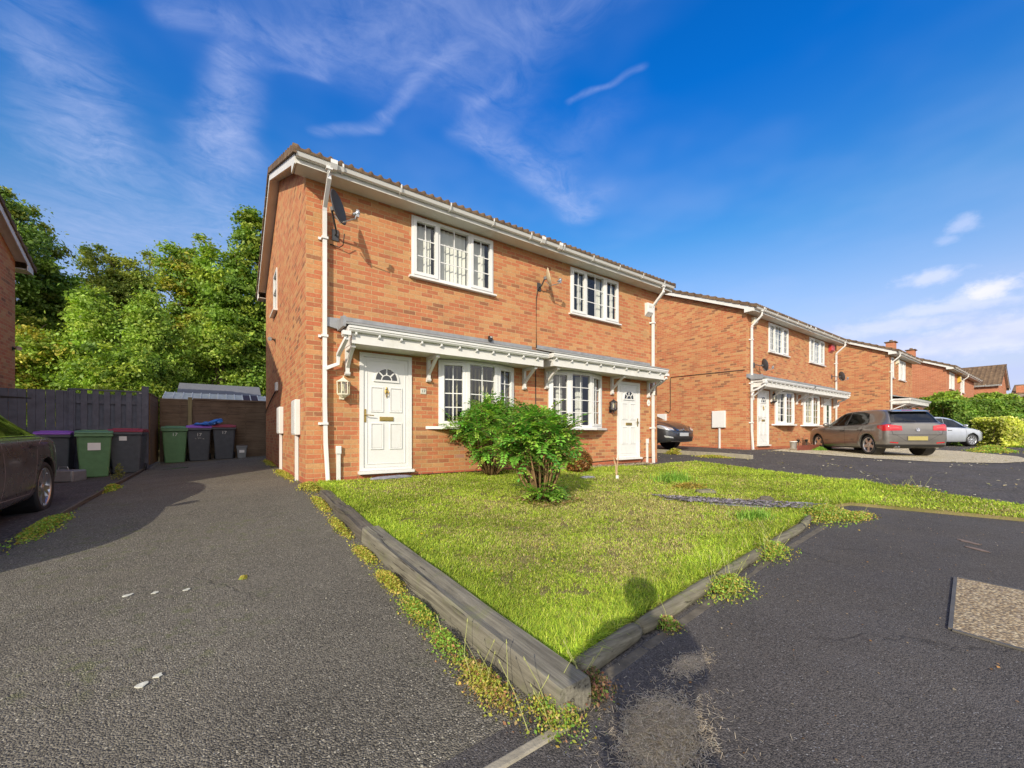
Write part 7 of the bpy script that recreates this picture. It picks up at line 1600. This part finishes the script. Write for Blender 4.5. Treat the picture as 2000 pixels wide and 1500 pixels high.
litter('shrub_litter', 'fallen dry leaves under the front shrub', 420, (3.2, 3.95, 3.85, 4.5), .022, [(.45, .30, .14), (.50, .38, .22), (.34, .20, .09)], 8, None, .075)
litter('lawn_flowers', 'tiny yellow flowers dotted in the lawn', 90, (1.4, 7, 1.6, 6.5), .012, [(.75, .60, .03)], 12, None, .095)
litter('wall_foot_chippings', 'pale chippings along the foot of the house wall', 2600, (5.2, 9.4, 6.62, 7.0), .024, [(.50, .44, .34), (.40, .33, .24), (.55, .50, .42)], 14, None, .055)
litter('slate_chippings', 'blue-grey slate chippings in the lawn strip', 4600, (5.0, 6.3, 1.9, 3.6), .022, [(.34, .31, .36), (.42, .39, .43), (.24, .21, .25)], 15, lambda X, r: np.abs((X[:, 0] - 5.55) * math.sin(-.95) * -1 + (X[:, 1] - 2.62) * math.cos(-.95)) < .17, .078)

# ---------------------------------------------------------------- the photographer, whose shadow falls on the lawn corner
def skin_fig(name, verts, edges, rad, mat, parent, root_i=0, sub=2):
    me = bpy.data.meshes.new(name); me.from_pydata(verts, edges, []); o = link(name, me, mat, parent)
    o.modifiers.new('skin', 'SKIN').use_smooth_shade = True
    for i, r_ in enumerate(rad):
        sv = me.skin_vertices[0].data[i]; sv.radius = r_ if isinstance(r_, tuple) else (r_, r_); sv.use_root = (i == root_i)
    s = o.modifiers.new('sub', 'SUBSURF'); s.levels = sub; s.render_levels = sub
    return o
pr = empty('person', (-.28, -.42, gh(-.28, -.42)), R(YAW - 90), 'photographer in a navy jacket and grey trousers holding a phone out at chest height', 'person')
J = {'pel': ((0, 0, .96), (.15, .11)), 'wst': ((0, 0, 1.12), (.135, .10)), 'chs': ((0, .01, 1.32), (.165, .11)), 'nk0': ((0, 0, 1.46), .06), 'nk1': ((0, .015, 1.53), .052), 'hd0': ((0, .035, 1.59), .068), 'hd1': ((0, .035, 1.67), .088), 'hd2': ((0, .02, 1.745), .062), 'nose': ((0, .135, 1.635), .012), 'brow': ((0, .105, 1.66), .03)}
E_ = [('pel', 'wst'), ('wst', 'chs'), ('chs', 'nk0'), ('nk0', 'nk1'), ('nk1', 'hd0'), ('hd0', 'hd1'), ('hd1', 'hd2'), ('hd1', 'brow'), ('brow', 'nose')]
for s_, k in ((-1, 'l'), (1, 'r')):
    J.update({k + 'sh': ((s_ * .19, -.01, 1.41), .062), k + 'el': ((s_ * .26, .15, 1.16), .043), k + 'wr': ((s_ * .115, .37, 1.16), .027), k + 'pm': ((s_ * .072, .43, 1.165), (.034, .018)),
              k + 'hp': ((s_ * .09, 0, .90), .088), k + 'kn': ((s_ * .11, .03, .50), .058), k + 'an': ((s_ * .12, -.02, .10), .040), k + 'ft': ((s_ * .14, .15, .045), .036), k + 'er': ((s_ * .092, .02, 1.645), .014)})
    E_ += [('chs', k + 'sh'), (k + 'sh', k + 'el'), (k + 'el', k + 'wr'), (k + 'wr', k + 'pm'), ('pel', k + 'hp'), (k + 'hp', k + 'kn'), (k + 'kn', k + 'an'), (k + 'an', k + 'ft'), ('hd1', k + 'er')]
    for f, (z, l) in enumerate([(.032, .030), (.012, .034), (-.010, .032), (-.030, .026)]):
        a, b = k + 'f%da' % f, k + 'f%db' % f; J[a] = ((s_ * .050, .462, 1.165 + z), .009); J[b] = ((s_ * (.050 - l), .476 + .004 * f, 1.165 + z), .0078); E_ += [(k + 'pm', a), (a, b)]
    J[k + 'ta'] = ((s_ * .052, .435, 1.205), .010); J[k + 'tb'] = ((s_ * .034, .452, 1.222), .0085); E_ += [(k + 'pm', k + 'ta'), (k + 'ta', k + 'tb')]
ks = list(J); skin_fig('body', [J[k][0] for k in ks], [(ks.index(a), ks.index(b)) for a, b in E_], [J[k][1] for k in ks], M_SKIN, pr)
def cloth(name, keys, edges, grow, mat):
    kk = [k if isinstance(k, str) else k[0] for k in keys]; V = [J[k][0] if isinstance(k, str) else k[1] for k in keys]; Rr = []
    for k in keys: r_ = J[k][1] if isinstance(k, str) else k[2]; Rr.append(tuple(q + grow for q in r_) if isinstance(r_, tuple) else r_ + grow)
    return skin_fig(name, V, [(kk.index(a), kk.index(b)) for a, b in edges], Rr, mat, pr)
cloth('jacket', [('hem', (0, 0, .90), (.155, .115)), 'wst', 'chs', ('col', (0, .0, 1.47), .062), 'lsh', 'lel', ('lcu', (-.135, .345, 1.16), .034), 'rsh', 'rel', ('rcu', (.135, .345, 1.16), .034)], [('hem', 'wst'), ('wst', 'chs'), ('chs', 'col'), ('chs', 'lsh'), ('lsh', 'lel'), ('lel', 'lcu'), ('chs', 'rsh'), ('rsh', 'rel'), ('rel', 'rcu')], .022, M_JACKET)
cloth('trousers', ['pel', 'lhp', 'lkn', ('lhe', (-.12, -.02, .14), .05), 'rhp', 'rkn', ('rhe', (.12, -.02, .14), .05)], [('pel', 'lhp'), ('lhp', 'lkn'), ('lkn', 'lhe'), ('pel', 'rhp'), ('rhp', 'rkn'), ('rkn', 'rhe')], .018, M_TROUS)
for s_ in (-1, 1):
    skin_fig('shoe', [(s_ * .12, -.07, .05), (s_ * .13, .05, .048), (s_ * .145, .18, .038)], [(0, 1), (1, 2)], [(.045, .05), (.046, .045), (.042, .034)], M_BLACK, pr)
m = MB(); m.lathe([(.001, .105), (.05, .098), (.085, .065), (.102, .02), (.100, -.03), (.09, -.06)], Matrix.Translation((0, .005, 1.685)) @ Matrix.Diagonal((.98, 1.12, 1, 1)), 20); m.build('hair', M_HAIR, pr, True)
for s_ in (-1, 1): m = MB(); m.lathe([(.001, .011), (.008, .008), (.011, 0), (.001, -.011)], Matrix.Translation((s_ * .032, .112, 1.655)), 10); m.build('eye', M_WSTICK, pr, True)
m = MB(); m.tube([(-.025, .112, 1.592), (0, .120, 1.590), (.025, .112, 1.592)], .006, 6); m.build('mouth', simple('lips', (.40, .15, .13), .5), pr)
ph = empty('phone', (0, 0, 0), R(YAW - 90), 'black phone held upright between the photographer’s hands', 'phone'); ph.location = (-.022 * math.cos(R(YAW)), -.022 * math.sin(R(YAW)), -.055)
m = MB(); m.box(-.036, .036, -.004, .004, -.075, .075); m.build('case', M_BLACK, ph, bevel=.003); m = MB(); m.box(-.033, .033, -.0046, -.0041, -.070, .070); m.build('screen', M_DGLASS, ph)
